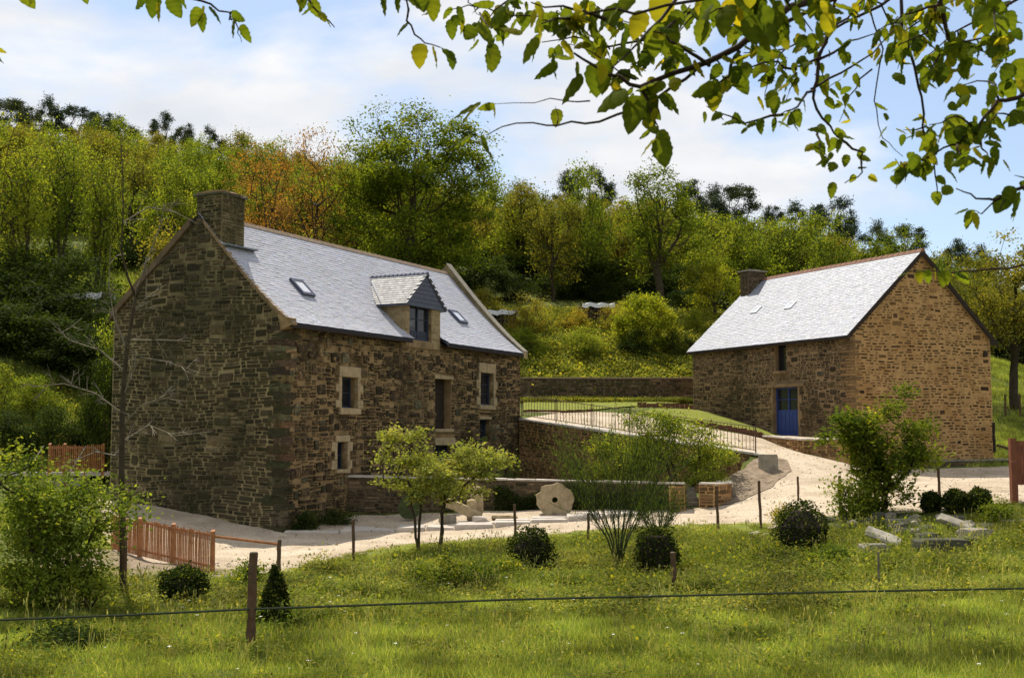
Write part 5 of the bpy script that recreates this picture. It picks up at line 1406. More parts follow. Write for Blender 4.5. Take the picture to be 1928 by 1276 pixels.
# ------------------------------------------------------------------ grass and herbs (counted by nobody)
def tuft(name, n, h, spread, w, mat, seed, bend=.35, herb=False):
    r = np.random.default_rng(seed); V = []; F = []; C = []
    for i in range(n):
        b = np.array([*r.normal(0, spread, 2), -0.02]); hh = h * r.uniform(.5, 1.2); d = r.normal(0, bend, 2); s = r.normal(size=2); s /= np.linalg.norm(s)
        if herb:
            p = b + np.array([0, 0, hh * r.random()]); dd = r.normal(size=3); dd[2] = abs(dd[2]) * .5; dd /= np.linalg.norm(dd); L_ = w * r.uniform(.7, 1.5); q = np.cross(dd, [0, 0, 1]); q /= np.linalg.norm(q) + 1e-6
            k = len(V); V += [p, p + dd * L_ * .5 + q * L_ * .3, p + dd * L_, p + dd * L_ * .5 - q * L_ * .3]; F += [(k, k + 1, k + 2), (k, k + 2, k + 3)]
        else:
            k = len(V); m_ = b + np.array([d[0] * hh * .35, d[1] * hh * .35, hh * .6]); t = b + np.array([d[0] * hh, d[1] * hh, hh]); ww = np.array([s[0], s[1], 0]) * w
            V += [b - ww, b + ww, m_ + ww * .7, t]; V += [m_ - ww * .7]; F += [(k, k + 1, k + 2), (k, k + 2, k + 4), (k + 4, k + 2, k + 3)]
        c = (np.clip(r.normal(.5, .25), 0, 1), r.random(), 0); C += [c] * (len(V) - len(C))
    me = np_mesh(name, V, F, np.array(C), YG[mat]); return bpy.data.objects.new(name, me)
def scatter(name, P, scale, sources, label, cat, seed=1, kind='stuff'):
    """one object whose points each carry a copy of one of the tufts"""
    r = np.random.default_rng(seed); me = bpy.data.meshes.new(name); me.vertices.add(len(P)); me.vertices.foreach_set("co", np.asarray(P, np.float32).ravel())
    a = me.attributes.new("scl", 'FLOAT', 'POINT'); a.data.foreach_set("value", np.asarray(scale, np.float32))
    a = me.attributes.new("rotz", 'FLOAT_VECTOR', 'POINT'); rv = np.zeros((len(P), 3), np.float32); rv[:, 2] = r.uniform(0, 6.28, len(P)); rv[:, :2] = r.normal(0, .08, (len(P), 2)); a.data.foreach_set("vector", rv.ravel())
    o = bpy.data.objects.new(name, me); COL.objects.link(o); tag(o, label, cat, kind=kind)
    ng = bpy.data.node_groups.new(name, 'GeometryNodeTree'); ng.interface.new_socket("Geometry", in_out='INPUT', socket_type='NodeSocketGeometry'); ng.interface.new_socket("Geometry", in_out='OUTPUT', socket_type='NodeSocketGeometry')
    n = ng.nodes; gi = n.new('NodeGroupInput'); go = n.new('NodeGroupOutput'); mp = n.new('GeometryNodeMeshToPoints'); iop = n.new('GeometryNodeInstanceOnPoints'); g2 = n.new('GeometryNodeGeometryToInstance')
    for s_ in reversed(sources):
        oi = n.new('GeometryNodeObjectInfo'); oi.inputs['Object'].default_value = s_; ng.links.new(oi.outputs['Geometry'], g2.inputs[0])
    iop.inputs['Pick Instance'].default_value = True
    na = n.new('GeometryNodeInputNamedAttribute'); na.data_type = 'FLOAT'; na.inputs['Name'].default_value = 'scl'
    nr = n.new('GeometryNodeInputNamedAttribute'); nr.data_type = 'FLOAT_VECTOR'; nr.inputs['Name'].default_value = 'rotz'
    ng.links.new(gi.outputs[0], mp.inputs[0]); ng.links.new(mp.outputs[0], iop.inputs['Points']); ng.links.new(g2.outputs[0], iop.inputs['Instance'])
    ng.links.new(na.outputs[0], iop.inputs['Scale']); ng.links.new(nr.outputs[0], iop.inputs['Rotation']); ng.links.new(iop.outputs[0], go.inputs[0])
    md = o.modifiers.new("scatter", 'NODES'); md.node_group = ng
    return o
grassT = [tuft("grass_tuft", 34, h, .10, .006, 'grass', 200 + i) for i, h in enumerate((.13, .17, .22, .10))]
herbT = [tuft("herb_tuft", 60, h, .13, .055, 'herb', 210 + i, herb=True) for i, h in enumerate((.16, .26, .2))]
def bare(x, y):
    """places that stay free of grass"""
    m = in_poly(x, y, path_pts) | in_poly(x, y, PIT)
    for (c, g_, n_, W_, L_) in ((B1C, g1v, a1v, W1, L1), (B2C, g2v, a2v, W2, L2)):
        q0 = (x - c[0]) * g_[0] + (y - c[1]) * g_[1]; q1 = (x - c[0]) * n_[0] + (y - c[1]) * n_[1]; m |= (q0 > -.2) & (q0 < W_ + .2) & (q1 > -.2) & (q1 < L_ + .2)
    return m
def pts_where(n, x0, x1, y0, y1, cond=None, seed=1, noise=None, fr=1.0):
    r = np.random.default_rng(seed); x = r.uniform(x0, x1, n); y = y0 + (y1 - y0) * r.random(n); ok = (np.abs(x) < y * .46 + 1.5) & ~bare(x, y)
    if noise: ok &= (np.sin(x * noise + 1.3 * np.sin(y * noise * .7)) * np.cos(y * noise * 1.1 + x * .3) + r.normal(0, .35, n)) > fr
    if cond is not None: ok &= cond(x, y)
    x, y = x[ok], y[ok]; return np.stack([x, y, ground_smooth(x, y)], 1)
RUB = [[tuple(G(*p)[:2]) for p in q] for q in ([(1545, 985), (1700, 985), (1860, 985), (1870, 1020), (1800, 1050), (1720, 1050), (1600, 1010)], [(1380, 1018), (1490, 998), (1500, 1012), (1400, 1030)], [(1055, 1040), (1110, 1040), (1112, 1075), (1070, 1075)])]
def rub(x, y): return in_poly(x, y, RUB[0]) | in_poly(x, y, RUB[1]) | in_poly(x, y, RUB[2])
for q in RUB: drape('soil', q, M['rock_dark'], .02, .4, rough=.1)
def edge_short(P, lo=.28, w=1.6):
    q = np.array([np.array(a[:2]) for a in path_pts]); q = q[q[:, 1] < 34]; d = np.full(len(P), 9.0)
    for i in range(0, len(q), 2): d = np.minimum(d, np.hypot(P[:, 0] - q[i, 0], P[:, 1] - q[i, 1]))
    return np.clip(lo + (1 - lo) * (d - .2) / w, lo, 1)
low = lambda x, y: (y < 36) & (~rub(x, y) | (np.sin(x * 37.1 + y * 71.3) > .35)) & ~((x < -5.5) & (x > -13) & (y > 24.5)) & ~((y > 32) & (x > -8) & (x < 8))
P = pts_where(72000, -16, 17, 12.5, 34, low, 1)
rs = np.random.default_rng(4)
yk = np.clip((P[:, 1] - 19) / 6, 0, 1)
scatter("meadow_grass", P, rs.uniform(.4, 1.0, len(P)) * (1 + .25 * yk) * edge_short(P), grassT, "long bright green grass of the meadow in front of the buildings", "grass", 1)
P = pts_where(16000, -16, 17, 18.5, 32, lambda x, y: low(x, y) & (y < 30), 2, .9, -.25)
e_ = edge_short(P); P = P[e_ > .55]
scatter("meadow_herbs", P, rs.uniform(.6, 1.4, len(P)) * e_[e_ > .55], herbT, "yellow-green leafy weeds along the far edge of the meadow", "weeds", 2)
P = pts_where(3000, -16, 17, 12.5, 20, low, 3, 1.7, .3)
scatter("clover_patches", P, rs.uniform(.5, 1.0, len(P)), herbT, "low leafy clover patches among the meadow grass", "weeds", 3)
# small white and yellow meadow flowers
fl = MB(); 
for k in range(5):
    a = k * 1.257; fl.add([(0, 0, .2), (.016 * math.cos(a - .5), .016 * math.sin(a - .5), .205), (.024 * math.cos(a), .024 * math.sin(a), .2), (.016 * math.cos(a + .5), .016 * math.sin(a + .5), .205)], [(0, 1, 2, 3)])
fm = fl.mesh("daisy"); fm.materials.append(mat_plain("white_petal", (.7, .7, .6), .8)); flo = bpy.data.objects.new("daisy", fm)
P = pts_where(150, -15, 16, 13, 24, low, 5)
scatter("meadow_flowers", P, rs.uniform(.7, 1.5, len(P)), [flo], "small white flowers dotted through the meadow grass", "flowers", 5)
def stalk_tuft(name, n, h, seed):
    r = random.Random(seed); mb = MB()
    for i in range(n):
        x, y = r.gauss(0, .12), r.gauss(0, .12); hh = h * r.uniform(.6, 1.1); dx, dy = r.gauss(0, .08), r.gauss(0, .08); mb.col = (.8, .95, 0)
        mb.tube([(x, y, 0), (x + dx * .4, y + dy * .4, hh * .6), (x + dx, y + dy, hh)], [.003, .0025, .002], 3, cap=False); mb.tube([(x + dx, y + dy, hh - .05), (x + dx, y + dy, hh - .02), (x + dx * 1.1, y + dy * 1.1, hh + .02)], [.003, .009, .002], 4)
    me = mb.mesh(name); me.materials.append(YG['grass']); return bpy.data.objects.new(name, me)
P = pts_where(1100, -16, 17, 13, 30, low, 15)
P = P[edge_short(P) > .95]
scatter("seed_stalks", P, rs.uniform(.7, 1.3, len(P)), [stalk_tuft("stalks", 7, .42, 1), stalk_tuft("stalks", 5, .5, 2)], "taller seed stalks standing above the meadow grass", "grass", 15)
darkT = [tuft("dark_tuft", 50, h, .12, .05, 'mid', 230 + i, herb=True) for i, h in enumerate((.2, .3))]
P = np.concatenate([pts_where(5200, -16, 17, 14, 30, low, 16, 1.15, .35), pts_where(7000, -9, 15, 20.5, 29.5, low, 17, .8, .1)])
e_ = edge_short(P); P = P[e_ > .5]
scatter("meadow_weeds", P, rs.uniform(.6, 1.5, len(P)) * e_[e_ > .5], darkT, "darker green weed clumps among the meadow grass", "weeds", 16)
# grass creeping over the gravel edge, loose stones on the gravel
pp = np.array([np.array(q[:2]) for q in path_pts]); pe = pp[(pp[:, 1] < 33.5)]
r_ = np.random.default_rng(31); k = r_.integers(0, len(pe), 2600); E_ = pe[k] + r_.normal(0, .16, (2600, 2)); E_ = np.concatenate([E_, ground_smooth(E_[:, 0], E_[:, 1])[:, None] + .01], 1)
scatter("path_edge_grass", E_, r_.uniform(.25, .6, len(E_)), grassT + herbT[:1], "ragged grass creeping over the edge of the gravel path", "grass", 31)
x = r_.uniform(-9, 21, 5200); y = r_.uniform(22, 46, 5200); ok = in_poly(x, y, path_pts); x, y = x[ok], y[ok]
pb = []
for q in range(3):
    bm = bmesh.new(); rr_ = random.Random(q); [bm.verts.new((rr_.gauss(0, .5), rr_.gauss(0, .5), rr_.gauss(0, .3))) for _ in range(12)]; bmesh.ops.convex_hull(bm, input=bm.verts); bmesh.ops.delete(bm, geom=[v for v in bm.verts if not v.link_faces], context='VERTS'); me = bpy.data.meshes.new("pebble"); bm.to_mesh(me); bm.free(); me.materials.append([M['slab'], M['granite'], M['slab']][q]); pb.append(bpy.data.objects.new("pebble", me))
scatter("loose_gravel", np.stack([x, y, ground_smooth(x, y) + .045], 1), r_.uniform(.012, .04, len(x)) * (1 + (r_.random(len(x)) < .03)), pb, "loose stones lying on the gravel path and yard", "gravel", 32)
ok = r_.random(len(x)) < .035
scatter("path_weeds", np.stack([x, y, ground_smooth(x, y) + .03], 1)[ok], r_.uniform(.2, .45, ok.sum()), herbT[:1] + grassT[3:], "small weeds growing through the gravel", "weeds", 33)
# bank on the left, sunny bank behind the garden wall, pasture by the barn
P = pts_where(9000, -26, -9.5, 40, 48.6, lambda x, y: (ground_smooth(x, y) > 1.7) & (x < -10), 7)
scatter("bank_grass", P, rs.uniform(1.2, 2.3, len(P)), grassT + herbT[:1], "tall sunlit grass on the rounded bank left of the mill", "grass", 7)
P = pts_where(15000, -4, 17, 59.2, 78, lambda x, y: x < 15, 8)
scatter("garden_bank_weeds", P, rs.uniform(1.3, 3.2, len(P)), herbT + grassT[:2], "rough bright weeds on the bank behind the garden wall", "weeds", 8)
P = pts_where(9000, 18, 36, 46, 85, None, 9)
scatter("pasture_grass", P, rs.uniform(.9, 1.7, len(P)), grassT, "short pasture grass on the slope right of the barn", "grass", 9)
P = pts_where(6000, -32, -10, 52, 80, None, 10)
scatter("slope_grass", P, rs.uniform(1.2, 2.4, len(P)), grassT, "sunny grass slope behind the thicket left of the mill", "grass", 10)
P = pts_where(2200, -1, 12, 57.2, 58.4, None, 11); P = P[P[:, 1] < 58.5]
scatter("wall_foot_weeds", P, rs.uniform(.6, 1.3, len(P)), herbT, "weeds along the foot of the garden wall", "weeds", 11)

# ------------------------------------------------------------------ garden shrubs and trees near by
def near(px, py): return G(px, py)
b = near(790, 1048)
def at_base(px, py, top, wpx):
    g_ = G(px, py); Y = g_[1]; H = at(px, top, Y)[2] - g_[2]; return g_, H, wpx / FPX * Y / 2
def blobs_px(base, L_):
    Y = base[1]; o = []
    for (x, y, q) in L_: p = at(x, y, Y); o.append((p[0] - base[0], p[2] - base[2], q / FPX * Y))
    return o
def zb(ox, oy, k, L_): return [(ox + x / k, oy + y / k, q / k) for x, y, q in L_]
BA = [(745,816,20),(779,823,20),(799,840,14),(726,846,17),(765,860,20),(789,873,20),(742,906,23),(769,913,20),(792,926,17),(718,880,10),(806,905,14)]
BB = [(815,879,20),(838,873,20),(862,853,20),(888,846,17),(921,856,20),(945,866,15),(911,883,20),(878,889,23),(845,906,23),(815,913,20),(872,926,17),(838,936,17),(908,926,10),(935,895,14)]
BE = [(20,880,32),(62,862,18),(30,930,42),(90,945,40),(150,930,36),(200,950,34),(238,962,20),(60,990,46),(130,985,46),(190,1000,34),(20,1020,36),(90,1045,40),(150,1050,34),(215,985,26),(120,900,22)]
BF = [(100,1095,34),(160,1085,32),(40,1110,28),(195,1105,22),(130,1060,30),(10,1080,30)]
BL = zb(1400, 780, 3.19, [(560,60,55),(640,20,38),(520,130,45),(640,110,65),(740,80,55),(860,60,55),(865,-20,36),(885,-80,22),(960,130,65),(1060,110,50),(1140,90,35),(700,180,75),(820,190,75),(940,230,65),(1060,260,55),(1150,250,36),(700,300,65),(800,320,75),(900,330,55),(740,420,65),(850,430,55),(940,480,38),(760,540,65),(860,540,45),(955,-125,16),(940,-60,26),(480,110,25),(690,20,22)])
BP = [(1200,800,26),(1240,792,24),(1270,815,28),(1310,820,28),(1350,845,26),(1375,862,14),(1230,840,28),(1280,860,28),(1200,850,28),(1320,870,20),(1180,775,12)]
g_, H, R = at_base(793, 1046, 806, 150)
plant("hawthorn_tree", "taller of the two small pale green trees in front of the mill", "tree", g_, H, R, z0=.42, n_targets=70, n_leaves=3700, leaf=.085, mat='pale', trunk=.04, blobs=blobs_px(g_, BA), seed=301, spread=.13, hollow=.2, stems=2, base_w=.1, twig=.005, flat=.5, lobes=7, lobe_r=.42, lobe_flat=.35)
g_, H, R = at_base(828, 1044, 834, 225)
plant("hawthorn_tree", "small spreading tree with dark leaning trunk, lower of the two in front of the mill", "tree", g_, H, R, z0=.42, n_targets=95, n_leaves=5400, leaf=.085, mat='pale', trunk=.05, blobs=blobs_px(g_, BB), seed=302, spread=.14, hollow=.25, twig=.005, flat=.5, lobes=9, lobe_r=.40, lobe_flat=.35)
g_, H, R = at_base(85, 1150, 845, 290)
plant("elder_shrub", "big bright green leafy shrub with forked stems in the lower left corner", "shrub", (g_[0], g_[1], g_[2]), H, R, z0=.12, n_targets=190, n_leaves=11500, leaf=.075, mat='elder', lobes=18, lobe_r=.27, trunk=.07, blobs=blobs_px(g_, BE), seed=303, spread=.18, hollow=.25, stems=5, base_w=.35, twig=.006)
g_, H, R = at_base(150, 1155, 925, 190)
plant("elder_shrub", "lower dense green shrub overlapping the big one in the lower left", "shrub", g_, H, R, z0=.1, n_targets=110, n_leaves=4600, leaf=.07, mat='elder', trunk=.07, blobs=blobs_px(g_, BF), seed=304, spread=.17, hollow=.3, stems=4, base_w=.25, twig=.006)
g_, H, R = at_base(1650, 972, 752, 190)
plant("laurel_shrub", "tall leafy dark-centred shrub in front of the barn's corner", "shrub", g_, H, R, z0=.12, n_targets=150, n_leaves=13500, leaf=.10, mat='mid', trunk=.09, blobs=blobs_px(g_, BL), seed=305, spread=.17, hollow=.25, stems=3, base_w=.2, shape='vase', twig=.006, lobes=15, lobe_r=.30)
g_, H, R = at_base(1610, 985, 900, 90)
plant("laurel_shrub", "small sunlit leafy shrub at the left foot of the tall barn-corner shrub", "shrub", g_, H, R, z0=.0, n_targets=45, n_leaves=3000, leaf=.08, mat='fresh', trunk=.05, seed=306, spread=.15, stems=3, base_w=.15, twig=.006)
g_ = at(1290, 905, 38.8); 
plant("elder_shrub", "bushy pale green shrub growing against the ramp wall behind the broom", "shrub", (g_[0], 38.8, .7), at(1290, 800, 38.8)[2] - .7, 1.75, z0=.15, n_targets=110, n_leaves=9500, leaf=.095, mat='fresh', trunk=.08, blobs=blobs_px((g_[0], 38.8, .7), BP), seed=307, spread=.22, hollow=.3, stems=4, base_w=.3, twig=.008)
g_ = at(1175, 905, 39.6)
plant("elder_shrub", "pale green shrub growing against the ramp wall left of the bushy one", "shrub", (g_[0], 39.6, .65), at(1175, 815, 39.6)[2] - .65, 1.2, z0=.15, n_targets=80, n_leaves=6500, leaf=.09, mat='fresh', trunk=.07, seed=308, spread=.2, hollow=.3, stems=3, base_w=.3, twig=.008)
for i, (px, py, tp, w, m_, lab) in enumerate([(820, 1112, 1040, 150, 'mid', "low dark green herb clump under the two small trees"), (905, 1110, 1050, 90, 'mid', "leafy green clump right of the one under the small trees"),
        (960, 1085, 1045, 60, 'fresh', "low bright clump just left of the dark bush by the rubble"), (470, 1110, 1058, 60, 'fresh', "rosy-tinged young shrub beside the tall field post"),
        (600, 1085, 1048, 70, 'herb', "low yellow-green clump at the edge of the gravel near the field posts"), (200, 1125, 1090, 120, 'herb', "bright low clump at the foot of the bare sapling"),
        (520, 1180, 1130, 140, 'mid', "dark low clump at the foot of the clipped cone"), (1440, 1060, 1010, 90, 'mid', "green weeds clump left of the sunlit-edged bush"), (1560, 1065, 1018, 80, 'mid', "green weeds clump right of the sunlit-edged bush"),
        (120, 1215, 1165, 240, 'dark', "low plants coloured dark for the shadow under the left shrub"), (1100, 1075, 1040, 80, 'herb', "yellow-green weeds clump in front of the broom"), (640, 985, 955, 90, 'dark', "dark plant clump at the foot of the mill front"), (575, 1000, 955, 60, 'dark', "dark red-leaved clump at the mill's front corner"),  # dark leaf colour under the left shrub paints the ground shadow there
        (1325, 893, 868, 90, 'fresh', "light green weeds on top of the orange curved wall"), (1880, 985, 930, 55, 'mid', "loose leafy bush right of the three clipped ones")]):
    g_, H, R = at_base(px, py, tp, w)
    if lab.startswith("light green weeds on top"): g_ = at(px, py, 38.0); g_[2] -= .3; H = .75; R = .8
    plant("leafy_clump", lab, "plant", g_, H, R, z0=0., n_targets=40, n_leaves=int(1400 + R * H * 2200), leaf=.06, mat=m_, trunk=.03, seed=320 + i, spread=.12, hollow=.15, stems=4, base_w=.2, twig=.005, shape='dome')
# broom: green whippy stems
def broom(px, py, top, wpx, label, seed, n=260):
    g_, H, R = at_base(px, py, top, wpx); r = random.Random(seed); root = empty("broom_bush", g_, 0, label, "bush"); mb = MB(); lv = []
    st = MB()
    for k in range(9):
        a = -1 + 2 * (k + r.random() * .6) / 9; e = Vector((a * R * .75, r.uniform(-.3, .3), H * r.uniform(.4, .5)))
        st.tube([(0, 0, -.1), (e.x * .25, e.y * .3, H * .16), (e.x * .6, e.y, H * .3), e], [.024, .018, .012, .007], 5)
        for j in range(n // 7):
            f = r.uniform(.35, 1); b0 = Vector((e.x * f, e.y * f, e.z * f)); ang = a * .55 + r.gauss(0, .30); ln = H * r.uniform(.2, .62) * (1.15 - .45 * abs(a)); tip = b0 + Vector((math.sin(ang) * ln, r.gauss(0, .2) * ln, math.cos(ang) * ln))
            mid = b0.lerp(tip, .5) + Vector((math.sin(ang) * .06, 0, .04)); mb.tube([b0, mid, tip], [.004, .0035, .002], 3, cap=False)
            for q in range(13): lv.append(tuple(b0.lerp(tip, r.uniform(.15, 1)) + Vector((r.gauss(0, .02), r.gauss(0, .02), r.gauss(0, .02)))))
    st.build("stems", M['bark_green'], root, True); o = mb.build("twigs", M['bark_green'], root); o['kind'] = 'stuff'
    lv = np.array(lv); dirs = np.tile([[0, 0, 1.0]], (len(lv), 1)); lm = leaf_mesh("crown", lv, .075, YG['broom'], .16, .1, -.5, r=np.random.default_rng(seed), dirs=dirs); link_mesh("crown", lm, root)
broom(1165, 1068, 738, 235, "tall feathery broom bush with green whippy stems in front of the low wall", 401, 250)
broom(1240, 1035, 880, 110, "shorter broom bush right of the tall feathery one", 402, 120)
g_ = at(1105, 910, 37.8); rt = None
def wand(px, py, top, lean, label, seed):
    g_ = at(px, py, 35.5); g_[2] = gz(g_[0], g_[1]); H = at(px, top, 35.5)[2] - g_[2]; r = random.Random(seed); root = empty("broom_bush", g_, 0, label, "bush"); mb = MB(); lv = []
    for k in range(40):
        b0 = Vector((lean * .2 * r.random(), 0, H * r.uniform(.15, .4))); ang = math.atan(lean) + r.gauss(0, .12); ln = H * r.uniform(.4, .8); tip = b0 + Vector((math.sin(ang) * ln, r.gauss(0, .1) * ln, math.cos(ang) * ln)); mb.tube([(0, 0, 0), b0, tip], [.012, .007, .003], 3, cap=False)
        for q in range(22): lv.append(tuple(b0.lerp(tip, r.uniform(.3, 1)) + Vector((r.gauss(0, .03), r.gauss(0, .03), 0))))
    o = mb.build("stems", M['bark_green'], root); lv = np.array(lv); d = np.tile([[lean, 0, 1.0]], (len(lv), 1)); link_mesh("crown", leaf_mesh("crown", lv, .08, YG['broom'], .18, .1, 0, r=np.random.default_rng(seed), dirs=d), root)
wand(1120, 975, 805, -.75, "broom leaning left beside the millstone, feathery arching sprays", 405)

# clipped evergreens
def clipped(px, py, top, wpx, shape, label, seed, mat='box', group=None):
    g_, H, R = at_base(px, py, top, wpx); r = np.random.default_rng(seed); n = 4200; d = r.normal(size=(n, 3)); d /= np.linalg.norm(d, axis=1, keepdims=True); rad = 1 - .22 * r.random(n) ** 2
    if shape == 'drum':
        P = d.copy(); k = 1 / np.maximum(np.abs(P[:, 2]), np.hypot(P[:, 0], P[:, 1])) ** .75; P *= k[:, None]; P *= .9
    elif shape == 'cone':
        z = r.random(n) ** 1.2; a = r.uniform(0, 6.28, n); w = np.sqrt(np.clip(1 - z, 0, 1)) * (.75 + .25 * (1 - z)); P = np.stack([np.cos(a) * w, np.sin(a) * w, z * 2 - 1], 1)
    else: P = d.copy()
    P = P * rad[:, None]; bump_ = 1 + .19 * np.sin(P[:, 0] * 4.3 + seed) * np.sin(P[:, 2] * 3.7 + P[:, 1] * 4) + (r.random(n) < .07) * r.uniform(0, .22, n)
    P = P * bump_[:, None] * np.array([R, R, H / 2]) + np.array([0, 0, H / 2])
    root = empty("clipped_bush", g_, 0, label, "bush", group); link_mesh("crown", leaf_mesh("crown", P, .055, YG[mat], .6, .3, r=r), root)
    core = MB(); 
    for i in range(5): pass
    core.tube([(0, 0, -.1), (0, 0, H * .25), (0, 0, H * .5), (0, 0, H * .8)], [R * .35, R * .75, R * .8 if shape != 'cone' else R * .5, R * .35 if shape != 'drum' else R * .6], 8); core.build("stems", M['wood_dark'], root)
clipped(343, 1138, 1068, 84, 'ball', "small dark round evergreen bush in front of the wooden fence", 501)
clipped(515, 1180, 1068, 70, 'cone', "dark clipped evergreen cone right behind the tall field post", 502)
clipped(1000, 1076, 992, 84, 'ball', "dark shaggy evergreen bush in front of the stone slabs", 503)
clipped(1236, 1084, 990, 84, 'drum', "dark clipped drum-shaped evergreen beside a short field post", 504)
clipped(1508, 1040, 942, 98, 'ball', "dark evergreen bush with painted sunlit left edge between the field posts", 505)
clipped(1754, 966, 926, 36, 'ball', "dark clipped bush, leftmost of the three beyond the fallen slabs", 506)
clipped(1799, 968, 921, 42, 'ball', "dark clipped bush, middle one of the three beyond the fallen slabs", 507)
clipped(1845, 968, 920, 42, 'ball', "dark clipped bush, rightmost of the three beyond the fallen slabs", 508)
# golden leaves painting the sunlit left rim of the bush between the posts
g_ = G(1485, 1028); plant("leafy_clump", "golden leaves added as the sunlit rim along the left side of the dark evergreen between posts", "plant", g_, 1.0, .35, z0=.2, n_targets=30, n_leaves=1500, leaf=.06, mat='gold', trunk=.03, seed=399, spread=.1, stems=3, base_w=.1, twig=.004)
# ivy over the low wall
q0 = at(930, 905, 36.6); q1 = at(1250, 905, 36.3); r_ = np.random.default_rng(6); n = 7000; f = r_.random(n)
P = q0 + (q1 - q0) * f[:, None]; lwn = (LW1 - LW0) / np.linalg.norm(LW1 - LW0); f2_ = (P[:, 0] - LW0[0]) / (LW1[0] - LW0[0]); P[:, 1] = LW0[1] + f2_ * (LW1[1] - LW0[1]) - .08 - np.abs(r_.normal(0, .06, n))
topz = 1.28 - .45 * (np.sin(P[:, 0] * 2.3) * .5 + .5) * (np.sin(P[:, 0] * 5.1) * .3 + .7); P[:, 2] = .3 + (topz - .3) * r_.random(n) ** .8
o = link_mesh("ivy", leaf_mesh("ivy", P, .06, YG['dark'], .8, .1, .2, r=r_)); tag(o, "dark ivy hanging over the low wall either side of the millstone", "ivy", kind='stuff')

# bare sapling in front of the mill gable
g_ = G(232, 1128); g_ = np.array(g_)
def px_at(px, py, Y): p = at(px, py, Y); return Vector(p)
root = empty("bare_sapling", g_, 0, "tall bare sapling with dark trunk and pale leafless twigs before the mill gable", "tree"); Yb = g_[1]; o0 = Vector(g_)
def pl(points, dy=0.0): return [px_at(x, y, Yb + dy * i / max(1, len(points) - 1)) - o0 for i, (x, y) in enumerate(points)]
mb = MB(); mb.tube([Vector((0, 0, -.2))] + pl([(232, 1100), (231, 1000), (229, 900), (230, 800), (233, 720), (240, 650), (252, 580), (258, 540)]), [.07, .06, .055, .052, .048, .042, .036, .028, .022], 7)
mb.tube(pl([(256, 560), (240, 520), (228, 470), (232, 400), (231, 320), (226, 250)]), [.024, .02, .016, .012, .008, .004], 5)
mb.tube(pl([(256, 560), (275, 520), (300, 495), (330, 470)]), [.02, .016, .011, .005], 5)
mb.build("trunk", M['bark'], root, True)
r = random.Random(91); mb = MB()
def twigs(points, rad, n, dy, ln=.5):
    P = pl(points, dy); mb.tube(P, [rad * 1.25 * (1 - .75 * i / (len(P) - 1)) for i in range(len(P))], 4)
    for k in range(n):
        i = r.randrange(len(P) - 1); a = P[i].lerp(P[i + 1], r.random()); d = (P[i + 1] - P[i]).normalized(); v = Vector((r.gauss(0, .6), r.gauss(0, .6), r.gauss(.25, .5))) + d * .8; v.normalize(); L_ = ln * r.uniform(.4, 1); m_ = a + v * L_ * .5 + Vector((0, 0, r.uniform(-.04, .06)))
        e = a + v * L_; mb.tube([a, m_, e], [.009, .006, .003], 3, cap=False)
        for _ in range(2):
            v2 = (v + Vector((r.gauss(0, .5), r.gauss(0, .5), r.gauss(0, .5)))).normalized(); mb.tube([m_, m_ + v2 * L_ * .45], [.006, .003], 3, cap=False)
for pts_, n_ in (([(233, 780), (180, 740), (120, 722), (60, 728)], 12), ([(232, 745), (250, 700), (265, 672), (310, 680), (372, 700)], 12), ([(236, 700), (190, 660), (130, 640), (90, 600)], 10), ([(240, 660), (215, 600), (205, 540), (208, 460)], 9),
                ([(250, 590), (275, 560), (276, 500)], 6), ([(232, 830), (280, 800), (330, 820), (400, 812)], 10), ([(231, 860), (180, 850), (110, 880)], 8), ([(230, 800), (270, 760), (330, 745)], 8), ([(240, 640), (300, 640), (360, 642)], 6), ([(258, 540), (300, 430), (310, 380)], 6), ([(230, 420), (280, 390), (330, 400), (370, 420)], 8)):
    twigs(pts_, .013, n_, r.uniform(-.6, .6))
mb.build("branches", M['bark_pale'], root)

# ================================================================== posts, fences, stones
def post(px, py, top, rad, label, lean=0.0, m='wood_grey', group=None, cat="post", dep=None):
    g_ = G(px, py) if dep is None else at(px, py, dep); H = at(px, top, g_[1])[2] - g_[2]; root = empty("fence_post", g_, 0, label, cat, group); r = random.Random(int(px)); mb = MB(); n = 6
    P = [(lean * i / n + r.uniform(-.008, .008), r.uniform(-.008, .008), -.2 + (H + .2) * i / n) for i in range(n + 1)]
    mb.tube(P, [rad * r.uniform(.92, 1.08) for _ in P], 9); mb.build("shaft", M[m], root, False)
    mb = MB(); mb.tube([(P[-1][0], P[-1][1], P[-1][2] + .001), (P[-1][0], P[-1][1], P[-1][2] + .012)], [rad * .85, rad * .7], 9); mb.build("cut_top", M['bark_pale'], root)
    return root
post(470, 1226, 1040, .062, "thick grey field post nearest to the viewer, carrying the wire", .03)
post(1270, 1118, 1040, .05, "dark short post standing against the drum-shaped clipped bush", -.02)
post(525, 1080, 1016, .045, "post ending the low wooden rail beside the gravel")
post(232, 1128, 1010, .055, "dark stake tied to the foot of the bare sapling", -.01, cat="stake")
for px, py, tp, lb in [(667, 1057, 978, "slim post at the path edge below the mill's front corner"), (971, 1018, 950, "slim post before the leaning stone blocks"), (1107, 1028, 966, "reddish slim post at the path edge right of the millstone"),
                       (1352, 1006, 915, "tall slim post in front of the short curved wall"), (1434, 997, 905, "tall slim post standing by the pale rubble on the path edge"), (1503, 946, 897, "slim post behind the sunlit-edged evergreen"), (1583, 977, 896, "slim post left of the tall barn-corner shrub"),
                       (1771, 950, 880, "slim post behind the three clipped bushes"), (1655, 1110, 1040, "thin pale yellowish stake in the meadow below the fallen slab")]:
    post(px, py, tp, .035 if px != 1655 else .02, lb, random.Random(px).uniform(-.05, .05), m='wood_grey' if px != 1655 else 'bark_pale', cat="post" if px != 1655 else "stake")
